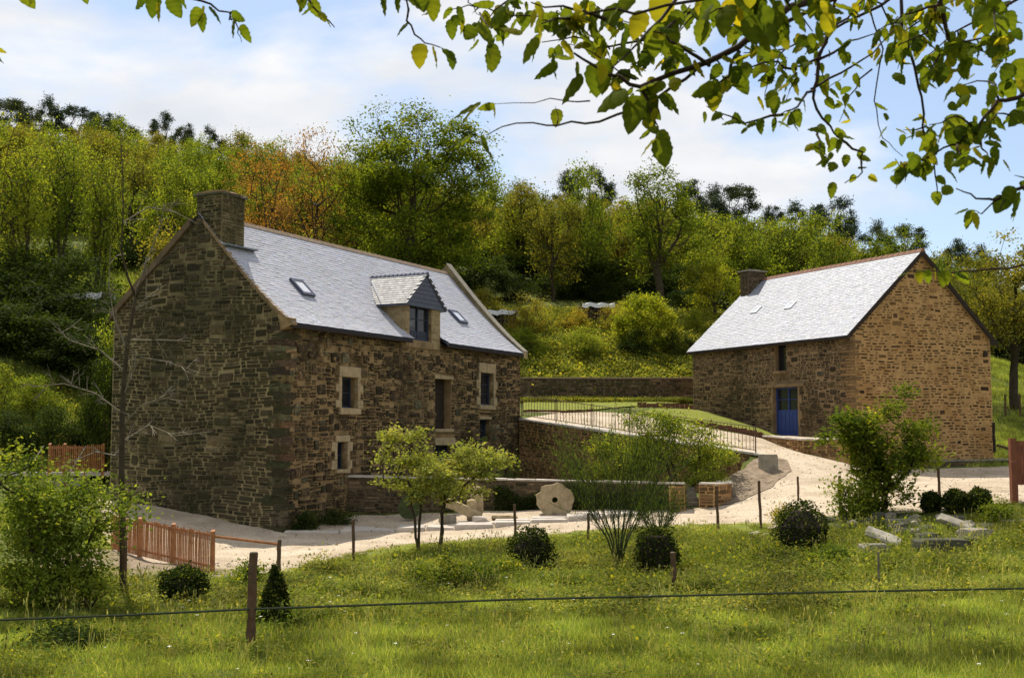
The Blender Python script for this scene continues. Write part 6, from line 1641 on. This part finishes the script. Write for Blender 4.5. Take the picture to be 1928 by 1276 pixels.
# wire
mb = MB(); wp = [(-60, 1169, 15.2), (60, 1164, 15.3), (240, 1157, 15.4), (474, 1146, 15.62), (700, 1138, 15.9), (960, 1128, 16.2), (1270, 1121, 16.6), (1600, 1113, 17), (1990, 1106, 17.4)]
mb.tube([at(*p) for p in wp], .017, 6); o = mb.build("fence_wire", M['rope']); tag(o, "dark thick wire strung across the meadow past the nearest post", "wire")

# wooden picket fences
def picket_fence(name, A, B, hA, label, n, post_at, mat='chestnut', picket_h=None, top_rail=True, pw=.045, gap_bottom=.05, rails=(0.2, 0.95), cat="fence", wild=.03):
    A = Vector(A); B = Vector(B); root = empty(name, A, 0, label, cat); d = (B - A); Ln = d.length; r = random.Random(len(label)); dh = Vector((d.x, d.y, 0)).normalized(); nr = Vector((dh.y, -dh.x, 0))
    for i in range(n):
        f = (i + .5) / n; o0 = d * f; mb = MB(); h = hA * r.uniform(1 - wild, 1 + wild * 1.5); w = pw * r.uniform(.75, 1.1); th = .018; t = r.uniform(-.012, .012)
        B4 = [o0 * 0 + dh * (-w / 2) - nr * th * .5, dh * (w / 2) - nr * th * .5, dh * (w / 2) + nr * th * .5, dh * (-w / 2) + nr * th * .5]
        B4 = [p + Vector((0, 0, gap_bottom)) for p in B4]; T4 = [p + dh * t + Vector((0, 0, h - gap_bottom)) for p in B4]
        mb.hexa(B4, T4); o = mb.build("picket", M[mat], root); o.location = o0 + nr * .035
    for k in rails:
        mb = MB(); mb.tube([Vector((0, 0, hA * k)), d + Vector((0, 0, hA * k))], .028, 6); mb.build("rail", M[mat], root)
    for f in post_at:
        mb = MB(); o0 = d * f; w = .045; mb.hexa([Vector((-w, -w, -.2)), Vector((w, -w, -.2)), Vector((w, w, -.2)), Vector((-w, w, -.2))], [Vector((-w, -w, hA * 1.04)), Vector((w, -w, hA * 1.04)), Vector((w * .8, w, hA * 1.08)), Vector((-w * .8, w, hA * 1.08))])
        o = mb.build("post", M[mat], root); o.location = o0 - nr * .03
    return root
ga = G(212, 1045); gb = G(397, 1081)
hF = at(397, 1003, gb[1])[2] - gb[2]
ga = at(212, 980, 28.3); ga = np.array([ga[0], 28.3, gz(ga[0], 28.3)])
picket_fence("picket_fence", ga, gb, hF, "orange chestnut picket fence in the lower left beside the mill corner", 66, (0.08, 0.30, 0.64, 1.0), pw=.034)
rp_ = G(527, 1080); hr = at(527, 1020, rp_[1])[2] - rp_[2]
root = empty("wooden_rail", gb, 0, "sloping round wooden rail from the picket fence to a post by the gravel", "rail"); mb = MB(); mb.tube([Vector((0, 0, hF * .93)), Vector(rp_) - Vector(gb) + Vector((0, 0, hr * .93))], .03, 7); mb.build("pole", M['chestnut'], root)
a_ = G(92, 892); a_ = at(92, 889, 40.5); b_ = at(193, 889, 40.5); hB = at(93, 838, 40.5)[2] - a_[2]
picket_fence("picket_fence", a_, b_, hB, "orange picket fence of round pales left behind the mill gable", 26, (0.0, 0.28, 1.0), rails=(.12, .9))
mb = MB(); mb.box(-2.6, -.05, -.12, 2.2, 1.3, -.0); o = mb.build("landing_slab", M['slab']); o.location = (a_[0] + .8, a_[1] + .05, a_[2]); tag(o, "pale landing slab under the upper left picket fence", "slab")
c_ = at(58, 905, 38); 
st2 = empty("garden_steps", (at(70, 925, 38)[0], 38.4, a_[2] - 1.2), 0, "stone steps with pale handrails behind the left shrub", "steps")
for i in range(6):
    mb = MB(); mb.box(-.7, i * .32, -.2, .75, i * .32 + .33, .02 + i * .2); mb.build("step", M['granite_grey'], st2)
for sx in (-.72, .74):
    mb = MB(); mb.tube([(sx, -.1, .95), (sx, 1.8, 2.1)], .03, 6); mb.build("handrail", M['bark_pale'], st2)
    for yy_ in (0, 1.7):
        mb = MB(); mb.tube([(sx, yy_, 0), (sx, yy_, 1.0 + yy_ * .6)], .025, 6); mb.build("post", M['chestnut'], st2)
# red-brown gate at the right edge
gA = at(1910, 943, 28); 
root = empty("wooden_gate", (gA[0], 28, gz(gA[0], 28)), 0, "red-brown boarded timber gate with thick posts at the right edge", "gate"); hG = at(1916, 825, 28)[2] - root.location.z
mb = MB(); mb.box(-.07, -.07, -.2, .07, .07, at(1908, 868, 28)[2] - root.location.z); o = mb.build("post", M['chestnut_red'], root)
mb = MB(); mb.box(.06, .25, -.2, .20, .39, hG); mb.build("post", M['chestnut_red'], root)
for i in range(8):
    mb = MB(); mb.box(.21 + i * .14, .29, .45, .335 + i * .14, .325, hG - .06); mb.build("board", M['chestnut_red'], root)
for z in (.6, hG - .25):
    mb = MB(); mb.box(.2, .33, z, 1.35, .37, z + .1); mb.build("rail", M['chestnut_red'], root)
# low rail behind it by the barn
mb = MB(); mb.tube([at(1878, 838, 46), at(1925, 852, 40)], .05, 6); o = mb.build("pole_rail", M['wood_grey']); tag(o, "low grey pole rail between the barn corner and the gate", "rail")
post(1872, 842, 795, .06, "short dark post against the barn's outer corner", m='wood_dark', dep=47.5)
for px in (1893, 1921):
    post(px, 775, 742, .05, "thin pasture post " + ("nearer the barn corner" if px == 1893 else "under the forked oak"), dep=58)

# millstones
def millstone(px, py, top, wpx, Y, label, mat, seed, irregular=.1, tilt=.15, hole=.1):
    b_ = at(px, py, Y); t_ = at(px, top, Y); H = t_[2] - b_[2]; W = wpx / FPX * Y; r = random.Random(seed); n = 22; root = empty("millstone", (b_[0], Y, b_[2]), 0, label, "millstone"); V = []; th = .2
    rim = []
    for i in range(n):
        a = 2 * math.pi * i / n; k = 1 + r.uniform(-irregular, irregular * .3) - (irregular * 1.2 if i in (3, 9, 16, 17) else 0); rim.append((math.cos(a) * W / 2 * k, math.sin(a) * H / 2 * k))
    hl = [(math.cos(2 * math.pi * i / n) * W * hole, math.sin(2 * math.pi * i / n) * W * hole) for i in range(n)]
    def pt(x, z, y): return (x, y + (z) * tilt, z + H / 2)
    for ring, y in ((rim, 0), (rim, th), (hl, 0), (hl, th)): V += [pt(x, z, y) for x, z in ring]
    Fs = []
    for i in range(n):
        j = (i + 1) % n; Fs += [(i, n + i, n + j, j), (i, j, 2 * n + j, 2 * n + i), (n + j, n + i, 3 * n + i, 3 * n + j), (2 * n + i, 2 * n + j, 3 * n + j, 3 * n + i)]
    mb = MB(); mb.add(V, [tuple(reversed(f)) for f in Fs]); mb.build("stone_disc", M[mat], root); return root
millstone(1045, 973, 909, 74, 35.75, "large broken pale millstone with a square-cut hole leaning on the low wall", 'granite', 5, .10, hole=.075)
millstone(771, 978, 932, 44, 35.9, "dark mossy round millstone in the shade behind the small trees", 'stone_dark' if 'stone_dark' in M else 'bark_green', 6, .03, hole=.1)
def rock(px, py, sx, sy, sz, rot, label, name="stone_block", cat="stone", m='granite_grey', seed=1, tilt=0.0, roll=0.0, dep=None, group=None, lift=0.0):
    g_ = G(px, py) if dep is None else at(px, py, dep); r = random.Random(seed); mb = MB(); bm = bmesh.new()
    e = .5 if name == "rubble_stone" else .14
    for k in range(34 if name == "rubble_stone" else 60):
        p = [r.uniform(-1, 1) for _ in range(3)]; p[r.randrange(3)] = r.choice((-1, 1)); n = max(1e-3, math.sqrt(sum(q * q for q in p))); k_ = 1 - e + e / n
        bm.verts.new((p[0] * k_ * sx / 2, p[1] * k_ * sy / 2 * (1 + .12 * p[0]), (p[2] * k_ * .5 + .5) * sz))
    bmesh.ops.convex_hull(bm, input=bm.verts); bmesh.ops.delete(bm, geom=[v for v in bm.verts if not v.link_faces], context='VERTS'); bm.verts.index_update()
    V = [v.co[:] for v in bm.verts]; Fs = [tuple(v.index for v in f.verts) for f in bm.faces]; bm.free()
    mb.add(V, Fs); o = mb.build(name, M[m]); o.location = (g_[0], g_[1], g_[2] - .03 + lift); o.rotation_euler = (roll, tilt, rot); tag(o, label, cat, group); return o
rock(898, 975, .36, .34, 1.0, .2, "upright rectangular granite post stone beside the leaning trough stone", m='granite', seed=1, dep=35.7)
rock(888, 978, .3, .3, .65, .1, "shorter upright block set against the granite post stone", m='granite', seed=2, dep=35.4)
rock(866, 978, 1.25, .34, .3, .1, "long stone bar leaning down to the left of the post stones", m='granite', seed=3, tilt=.42, dep=35.3, lift=.22)
rock(842, 984, .5, .4, .28, .3, "low block under the left end of the leaning bar", m='granite_grey', seed=4, dep=35.3)
rock(902, 982, .4, .3, .2, .5, "small pale stone at the foot of the post stones", m='slab', seed=5, dep=35.0)
rock(950, 976, .8, .3, .14, .0, "flat low block on the slabs left of the big millstone", m='granite', seed=6, dep=35.5)
rock(1115, 968, .9, .35, .1, .0, "thin flat slab lying right of the big millstone", m='slab', seed=7, dep=35.5)
rock(1662, 1036, .72, .34, .09, -.4, "pale fallen slab tilted out of the grass below the barn shrub", m='granite_pale', seed=8, tilt=.36, roll=.5, lift=.28)
rock(1645, 1048, .6, .3, .3, .2, "grey block propping up the tilted pale slab", m='granite_grey', seed=9)
rock(1798, 1003, .8, .3, .13, -.75, "long grey slab sloping down below the three clipped bushes", m='granite_grey', seed=10, tilt=.3, roll=.35, lift=.2)
rock(1770, 1042, 1.1, .5, .34, .1, "dark low stone ledge in the grass under the sloping grey slab", m='rock_dark', seed=11)
rock(1835, 1018, .7, .5, .3, .3, "rough dark stone at the right end of the rock heap", m='granite_grey', seed=12)
rock(1915, 985, .9, .3, .12, .2, "pale plank-like stone at the right edge near the gate", m='slab', seed=13)
rock(1700, 990, .8, .4, .2, .1, "flat grey stone at the foot of the tall barn-corner shrub", m='granite_grey', seed=14)
r = random.Random(33)
for i in range(26):
    px = r.uniform(1385, 1500); py = 1020 - (px - 1385) * .16 + r.uniform(-8, 8)
    rock(px, py, r.uniform(.15, .5), r.uniform(.12, .3), r.uniform(.05, .14), r.uniform(0, 3), "flat pale rubble stone in the heap by the tall slim post", "rubble_stone", m=r.choice(['slab', 'granite_grey', 'granite']), seed=i, tilt=r.uniform(-.2, .2), group="rubble heap by the tall slim post")
for i in range(26):
    px = r.uniform(1540, 1720); py = 985 + r.uniform(-8, 26)
    rock(px, py, r.uniform(.2, .6), r.uniform(.15, .4), r.uniform(.12, .3), r.uniform(0, 3), ("flat" if i % 3 == 0 else "rough" if i % 3 == 1 else "mossy") + " grey rubble stone " + ("left of the tilted pale slab" if px < 1600 else "behind the tilted pale slab" if px < 1660 else "under the tall barn-corner shrub"), "rubble_stone", m=r.choice(['rock_dark', 'granite_grey', 'rock_dark']), seed=40 + i, tilt=r.uniform(-.2, .2), group="rubble below the tall barn-corner shrub")
for i in range(20):
    px = r.uniform(1690, 1880); py = 985 + r.uniform(-3, 45)
    rock(px, py, r.uniform(.25, .6), r.uniform(.2, .45), r.uniform(.12, .26), r.uniform(0, 3), "grey rubble stone in the heap below the three clipped bushes", "rubble_stone", m=r.choice(['rock_dark', 'granite_grey', 'rock_dark']), seed=70 + i, tilt=r.uniform(-.25, .25), group="rubble below the three clipped bushes")
for i in range(14):
    px = r.uniform(1050, 1110); py = 1045 + (px - 1050) * .1 + r.uniform(-12, 30)
    rock(px, py, r.uniform(.15, .45), r.uniform(.12, .3), r.uniform(.05, .14), r.uniform(0, 3), "flat rubble stone showing through the weeds left of the broom", "rubble_stone", m=r.choice(['slab', 'granite_grey']), seed=90 + i, group="rubble left of the broom")
for i in range(24):
    px = r.uniform(1120, 1400); py = 1022 + r.uniform(-4, 12)
    rock(px, py, r.uniform(.12, .35), r.uniform(.1, .25), r.uniform(.04, .1), r.uniform(0, 3), "small stone along the soil edge between verge and meadow", "rubble_stone", m=r.choice(['slab', 'granite_grey']), seed=120 + i, group="small stones along the verge edge")
# covered wood stacks on the hill
def woodpile(px, py, W, H, D, Y, label, seed):
    p = at(px, py, Y); r = random.Random(seed); root = empty("covered_woodpile", (p[0], Y, gz(p[0], Y)), r.uniform(-.2, .2), label, "woodpile"); n = 0
    base = p[2] - root.location.z
    z = 0.0
    lg = MB(); lg.tube([(0, 0, 0), (0, D, 0)], .11, 7); lm = lg.mesh("log"); lm.materials.append(M['log'])
    while z < H:
        x = -W / 2
        while x < W / 2: link_mesh("log", lm, root, (x, -D / 2, z + .1 + r.uniform(-.02, .02))); x += .23
        z += .2
    mb = MB(); k = 8; V = []
    for i in range(k + 1):
        x = -W / 2 - .15 + (W + .3) * i / k; sg = -.06 * math.sin(i * 2.1)
        V += [(x, -D / 2 - .12, H - .12 + sg + r.uniform(-.06, .03)), (x, -D / 2 - .08, H + .14 + sg), (x, D / 2, H + .2 + sg), (x, D / 2 + .1, H - .1)]
    Fs = []
    for i in range(k):
        for j in range(3): Fs.append((i * 4 + j, i * 4 + 4 + j, i * 4 + 5 + j, i * 4 + 1 + j))
    mb.add(V, Fs); mb.build("tarpaulin", M['tarp_white'], root); return root
woodpile(940, 600, 1.9, 1.1, 1.2, 71.5, "dark wood stack with a crumpled pale cover just above the mill's far gable", 1)
woodpile(1122, 640, 1.8, 1.2, 1.2, 72.5, "dark wood stack with pale cover between golden shrub and round bush", 2)
woodpile(165, 545, 1.9, 1.3, 1.4, 57, "dark wood stack under a pale sheet on the shaded left slope", 3)

# ================================================================== overhanging branches close to the camera
def leaf_proto(seed):
    """one broad toothed leaf, base at origin, along +x, length 1, folded along the midrib and curved"""
    r = random.Random(seed); n = 9; V = [(0, 0, 0)]; mid = []; up_ = []; dn = []
    curl = r.uniform(.15, .65); fold = r.uniform(.15, .7)
    def z_of(x, y): return -curl * x * x - abs(y) * fold * .6 + .02 * math.sin(x * 22)
    for i in range(n + 1):
        x = i / n; w = .40 * math.sin(math.pi * min(1, x * .93 + .05) ** .72) ** .8 * (1 - .15 * x); w = 0.0 if i == n else max(w, .03)
        w *= 1 + (.07 if i % 2 else -.05); mid.append((x, 0, z_of(x, 0))); up_.append((x - .02 * (i % 2), w, z_of(x, w))); dn.append((x - .02 * (i % 2), -w, z_of(x, w)))
    V = mid + up_ + dn; F = []
    for i in range(n):
        F += [(i, i + 1, n + 1 + i + 1, n + 1 + i), (i + 1, i, 2 * n + 2 + i, 2 * n + 2 + i + 1)]
    mb = MB(); c0, c1 = r.uniform(.1, .9), r.uniform(0, .95); mb.add(V, F); mb.c = [(min(1, c0 + (.25 if i % 2 else 0)), c1, 1.0) for i in range(n + 1)] + [(max(0, c0 - (.3 if i % 2 else 0)), c1, 0.0) for i in range(2 * n + 2)]; me = mb.mesh("leaf"); me.materials.append(YG['overhang']); me.shade_smooth(); return me
LEAF = [leaf_proto(i) for i in range(14)]
def set_leaf(parent, pos, direc, size, r, yellow=None):
    me = r.choice(LEAF); o = link_mesh("leaf", me, parent); x = Vector(direc).normalized(); up0 = Vector((r.gauss(0, .5), r.gauss(-.3, .5), 1)); y = up0.cross(x)
    if y.length < .05: y = Vector((0, 1, 0))
    y.normalize(); z = x.cross(y); mt = Matrix((x, y, z)).transposed().to_4x4(); mt.translation = pos
    o.matrix_local = mt @ Matrix.Diagonal((size, size * r.uniform(.8, 1.05), size, 1)); return o
def branch(label, main, subs, leaves, seed, Y, rad=.006, nleaf=0, size=.085, ysp=.25):
    """main / subs: pixel polylines (x,y[,dy]); leaves: (x,y,size_px,angle_deg) hand-placed; nleaf more along the twigs"""
    r = random.Random(seed); p0 = Vector(at(*main[0][:2], Y)); root = empty("hazel_branch", p0, 0, label, "branch"); tw = []
    def W(p, dy=0.0): return Vector(at(p[0], p[1], Y + dy + (p[2] if len(p) > 2 else 0))) - p0
    def smooth(P):
        Q = []
        for i in range(len(P) - 1):
            for k in range(3): Q.append(P[i].lerp(P[i + 1], k / 3) + Vector((r.gauss(0, .004), r.gauss(0, .004), r.gauss(0, .004))))
        return Q + [P[-1]]
    mb = MB(); P = smooth([W(p) for p in main]); T0 = Vector((4.6, .2, 8.5)) - p0
    far = [T0, T0.lerp(P[0], .4) + Vector((0, 0, .5)), T0.lerp(P[0], .75) + Vector((0, 0, .35))]
    if main[0][1] >= 0: far = [T0, Vector((P[0].x + 1.6, P[0].y - .1, P[0].z + 1.3)), Vector((P[0].x + .6, P[0].y, P[0].z + .3))]
    if main[0][0] < 0: far = [Vector((P[0].x - 2.2, P[0].y - .2, P[0].z + 2.2)), Vector((P[0].x - 1.2, P[0].y, P[0].z + 1.0)), Vector((P[0].x - .4, P[0].y, P[0].z + .25))]
    mb.tube(far + P, [rad * 3.5, rad * 2.4, rad * 1.5] + [rad * (1 - .75 * i / (len(P) - 1)) for i in range(len(P))], 6); tw.append(P); mb.build("branch_stem", M['twig'], root, True)
    for s_ in subs:
        mb = MB(); dy = r.uniform(-ysp, ysp); P = smooth([W(p, dy * i / max(1, len(s_) - 1)) for i, p in enumerate(s_)]); mb.tube(P, [rad * .5 * (1 - .7 * i / (len(P) - 1)) for i in range(len(P))], 5); tw.append(P); mb.build("twig", M['twig'], root, True)
    for (x, y, s, ang) in leaves:
        a = math.radians(ang); L_ = s * .9 / FPX * Y; pos = W((x, y), r.uniform(-.1, .1)); d = Vector((math.cos(a), r.gauss(0, .25), -math.sin(a)))
        set_leaf(root, pos, d, L_, r)
    for k in range(nleaf):
        P = r.choice(tw); i = r.randrange(max(0, len(P) // 4), len(P)); pos = P[i] + Vector((r.gauss(0, .015), r.gauss(0, .03), r.gauss(0, .012))); d = Vector((r.gauss(0, .9), r.gauss(0, .5), -abs(r.gauss(.75, .5)))); set_leaf(root, pos, d, size * r.uniform(.6, 1.3), r)
    return root
branch("hanging leafy spray cut by the top edge, furthest left", [(30, -60), (48, -20)], [], [(35, -25, 50, 60), (60, -30, 48, 110), (150, -30, 40, 80)], 1, 3.6)
branch("leafy twig with backlit leaves hanging above the left sky", [(250, -60), (330, -20), (380, 2), (432, 24), (446, 40)], [[(300, -40), (290, 5)], [(432, 24), (447, 50), (455, 80)]],
       [(290, -12, 55, 95), (318, -5, 50, 60), (270, -15, 46, 120), (300, 5, 44, 75), (335, -15, 40, 80), (385, 12, 46, 85), (375, 14, 42, 130), (395, 12, 38, 30), (378, 22, 40, 95), (436, 26, 36, 10), (440, 36, 42, 105), (452, 48, 42, 70)], 2, 3.5)
branch("short leafy twig ending in a dry curl above the orange oaks", [(540, -50), (575, -5), (598, 18), (630, 52)], [[(598, 18), (608, 40)]], [(575, -5, 34, 130), (585, 0, 40, 60), (590, 8, 36, 95), (605, 22, 30, 60), (560, -20, 36, 100), (612, 32, 26, 45)], 3, 3.6)
branch("leafy branch drooping left of the sky's centre with a three-leaf tip", [(900, -80), (820, -40), (765, 0), (768, 40), (790, 78), (830, 90)], [[(900, -50), (880, 5), (905, 30)], [(765, 0), (735, -10)], [(905, 30), (925, 55)]],
       [(790, 82, 54, 95), (815, 86, 52, 60), (835, 92, 44, 80), (850, 96, 42, 75), (768, 42, 34, 160), (720, -12, 48, 70), (745, -15, 50, 95), (735, -25, 46, 130), (770, -10, 40, 40), (790, -12, 44, 80), (815, -5, 50, 95), (862, 12, 36, 100), (870, 30, 40, 110), (892, 50, 44, 120), (905, 48, 48, 80), (900, 40, 42, 30), (930, 90, 56, 95), (922, 92, 50, 75), (780, -8, 42, 60)], 4, 3.4)
branch("long bare-ended twig carrying two dark leaf pairs over the big oak", [(1330, 120), (1230, 190), (1130, 228), (1050, 238), (970, 228), (915, 255)], [[(1110, 190), (1040, 192), (930, 196)], [(1050, 238), (1045, 200)], [(1200, 150), (1110, 100), (1060, 80)]],
       [(905, 192, 66, 170), (898, 198, 60, 150), (932, 198, 36, 190), (930, 196, 30, 60), (888, 252, 54, 150), (905, 254, 48, 95), (1050, 205, 40, 95)], 5, 3.2, .005)
big = [(1020, 60, 60, 150), (1010, 70, 62, 130), (1050, 120, 58, 170), (1080, 110, 60, 200), (1120, 120, 70, 100), (1140, 110, 72, 75), (1095, 140, 70, 150), (1180, 170, 74, 160), (1200, 180, 84, 95), (1215, 160, 60, 60), (1250, 175, 56, 75), (1240, 255, 58, 150), (1245, 260, 62, 80),
       (1040, 100, 50, 110), (985, 60, 48, 200), (1090, 60, 56, 20), (1160, 90, 56, 40), (1030, 30, 50, 140), (960, 20, 46, 160), (930, 10, 48, 190), (1110, 30, 56, 100), (1210, 20, 70, 110), (1260, 40, 80, 95), (1180, 50, 60, 130), (1290, 100, 56, 50), (1345, 160, 60, 170), (1375, 158, 40, 10),
       (1130, 20, 50, 90), (1070, 15, 48, 120), (1000, 20, 50, 90), (1060, 75, 44, 40), (1150, 10, 60, 70), (1240, -10, 80, 80), (1195, -20, 70, 110)]
branch("main leafy hazel bough crossing the top centre with the largest dark leaves", [(1620, -40), (1480, 20), (1390, 90), (1300, 130), (1210, 165), (1140, 140), (1080, 100)], [[(1500, -30), (1360, -10), (1200, 20), (1060, 32), (960, 30)], [(1300, -30), (1220, 60), (1150, 130)], [(1210, 165), (1240, 240)], [(1390, 90), (1370, 140), (1340, 160)], [(1250, 60), (1300, 10)], [(1140, 40), (1080, 20), (1000, 5)], [(1330, 120), (1270, 85), (1230, 60)], [(1100, 30), (1020, 45)]], big, 6, 3.1, .012, nleaf=95, size=.052)
branch("dense shaded leaf cluster hanging from the top right of centre", [(1430, -60), (1420, 10), (1440, 60)], [[(1500, -60), (1480, 0), (1530, 60)], [(1430, -40), (1380, 0), (1330, 30)], [(1500, -40), (1560, 10)]],
       [(1400, 0, 76, 100), (1370, 10, 74, 110), (1440, 10, 92, 90), (1470, 0, 80, 75), (1420, -20, 80, 95), (1390, -20, 70, 120), (1540, -10, 70, 80), (1500, 10, 60, 60), (1350, 0, 60, 120), (1440, -30, 90, 80), (1410, 30, 60, 85), (1480, 30, 54, 70), (1330, 20, 60, 130), (1465, 45, 50, 100)], 7, 2.9, .01, nleaf=42, size=.06)
branch("long nearly bare twig hanging down past the pines with yellow tip leaves", [(1575, -60), (1570, 20), (1545, 110), (1530, 170), (1545, 225), (1580, 260)], [[(1530, 170), (1500, 200), (1470, 215)], [(1545, 110), (1500, 130), (1480, 190)], [(1540, 240), (1545, 280), (1560, 305)], [(1580, 260), (1620, 290), (1625, 325), (1590, 345)], [(1560, 60), (1610, 20), (1650, -20)], [(1500, 130), (1440, 120), (1380, 130)], [(1470, 215), (1400, 230), (1330, 200)], [(1530, 170), (1580, 140), (1640, 100), (1700, 40)], [(1545, 110), (1600, 80), (1660, 60)]],
       [(1550, 240, 34, 180), (1555, 250, 36, 95), (1580, 252, 36, 10), (1582, 262, 30, 80), (1575, 240, 28, 20), (1488, 205, 40, 140), (1500, 205, 40, 70), (1460, 180, 40, 80), (1475, 140, 44, 100), (1490, 145, 46, 60), (1450, 170, 42, 95), (1480, 215, 30, 180), (1540, 235, 28, 60), (1470, 60, 44, 70), (1520, 70, 30, 80), (1590, 100, 30, 70), (1575, 260, 34, 110)], 8, 3.3, .009, nleaf=80, size=.038)
branch("arching twig with two slim bare ends in the right-hand blue sky", [(1690, -60), (1700, 60), (1735, 160), (1740, 240), (1760, 330), (1765, 365)], [[(1620, -40), (1660, 90), (1645, 190), (1660, 260), (1700, 295)], [(1640, 130), (1600, 180), (1580, 230)], [(1740, 240), (1700, 245)], [(1700, 60), (1760, 20), (1830, -20)]],
       [(1680, 80, 34, 80), (1670, 90, 36, 120), (1700, 60, 40, 95), (1720, 50, 34, 60)], 9, 3.4, .006, nleaf=40, size=.038)
branch("leafy backlit branch sweeping down the right side of the sky", [(1800, -60), (1770, 10), (1790, 80), (1810, 120), (1815, 150)], [[(1770, 10), (1700, 30), (1650, 60)], [(1850, -40), (1870, 20), (1880, 70)], [(1790, 80), (1840, 75), (1900, 70)], [(1790, 80), (1760, 120), (1745, 140)], [(1770, 10), (1740, 60), (1680, 90)], [(1770, 40), (1720, 20)]],
       [(1790, 60, 48, 120), (1800, 70, 50, 80), (1815, 80, 46, 60), (1770, 120, 40, 150), (1785, 125, 38, 95), (1740, 70, 44, 130), (1690, 90, 40, 100), (1860, 20, 56, 100), (1880, 30, 50, 70), (1850, 10, 50, 130), (1900, 20, 44, 90), (1905, 120, 46, 120), (1920, 110, 60, 80)], 10, 3.2, .009, nleaf=110, size=.046)
branch("branch entering at the right edge with clusters of yellow-green leaves", [(2000, 140), (1930, 180), (1880, 190), (1840, 240), (1800, 270), (1740, 300)], [[(1880, 190), (1860, 150), (1810, 160)], [(1840, 240), (1800, 220), (1750, 235)], [(1840, 240), (1850, 280), (1870, 300)], [(1740, 300), (1700, 315), (1690, 330)], [(1930, 220), (1890, 215), (1860, 230)], [(1800, 270), (1810, 300)]],
       [(1850, 205, 60, 20), (1860, 215, 56, 60), (1840, 220, 48, 95), (1800, 215, 60, 100), (1780, 230, 56, 130), (1790, 240, 50, 80), (1760, 250, 52, 140), (1745, 255, 50, 90), (1810, 270, 36, 70), (1710, 305, 36, 150), (1700, 315, 38, 95), (1725, 305, 34, 60), (1738, 305, 34, 40), (1690, 305, 34, 170), (1870, 160, 46, 110), (1890, 150, 50, 60), (1915, 150, 50, 80), (1800, 160, 36, 20), (1760, 270, 40, 120)], 11, 3.2, .008, nleaf=85, size=.044)
branch("low twig at the right edge with one round backlit leaf below it", [(2000, 320), (1920, 355), (1870, 375), (1840, 372), (1800, 355)], [[(1920, 355), (1850, 400), (1830, 395)], [(1960, 340), (1910, 330)], [(1900, 365), (1880, 400)]],
       [(1830, 395, 44, 90), (1822, 392, 30, 170), (1835, 400, 36, 60), (1905, 350, 50, 100), (1920, 360, 56, 80), (1890, 370, 50, 120), (1915, 375, 50, 90), (1925, 340, 40, 70)], 12, 3.1, .006)
branch("small spray of yellow leaves in front of the barn's peak", [(2000, 480), (1900, 505), (1810, 512), (1740, 510), (1700, 512)], [[(1780, 510), (1770, 530)]], [(1712, 512, 30, 170), (1730, 508, 30, 100), (1745, 508, 32, 70), (1765, 510, 30, 95), (1780, 508, 34, 110), (1800, 510, 34, 20), (1805, 512, 34, 60), (1760, 505, 28, 60), (1790, 512, 30, 90)], 13, 3.3, .004)
branch("fine twigs with many small backlit leaves behind the main bough", [(1420, -60), (1330, 0), (1240, 70), (1150, 90), (1080, 70), (1020, 80)], [[(1240, 70), (1200, 120), (1150, 150)], [(1330, 0), (1280, 60), (1260, 120)], [(1150, 90), (1100, 60), (1050, 20)], [(1330, 0), (1400, 60), (1440, 110)], [(1240, 70), (1170, 40), (1100, 0)]], [], 21, 4.3, .007, nleaf=105, size=.06)
branch("fine leafy twigs filling the sky right of the main bough", [(1760, -60), (1660, 10), (1560, 60), (1480, 90), (1400, 100)], [[(1660, 10), (1600, -20), (1520, -10)], [(1560, 60), (1540, 120), (1560, 170)], [(1480, 90), (1450, 140), (1440, 190)], [(1660, 10), (1700, 80), (1690, 130)]], [], 22, 4.2, .007, nleaf=85, size=.052)
branch("thin leafy twigs along the top right edge", [(1990, -40), (1880, 20), (1800, 60), (1740, 110)], [[(1880, 20), (1900, 90), (1870, 140)], [(1800, 60), (1820, 120), (1800, 180)], [(1880, 20), (1830, -20), (1770, -10)]], [], 23, 4.0, .006, nleaf=75, size=.05)
branch("thin spray of small leaves left of the main bough at the top", [(1040, -60), (980, -10), (930, 20), (880, 10), (840, 20)], [[(980, -10), (960, 40), (930, 70)], [(930, 20), (900, 50)]], [], 24, 3.9, .005, nleaf=42, size=.05)
branch("dark leaf sprig poking in at the left edge of the sky", [(-60, 60), (-15, 95), (0, 110)], [], [(-15, 100, 30, 20), (-10, 110, 30, 50), (-12, 90, 28, 0)], 14, 3.6)
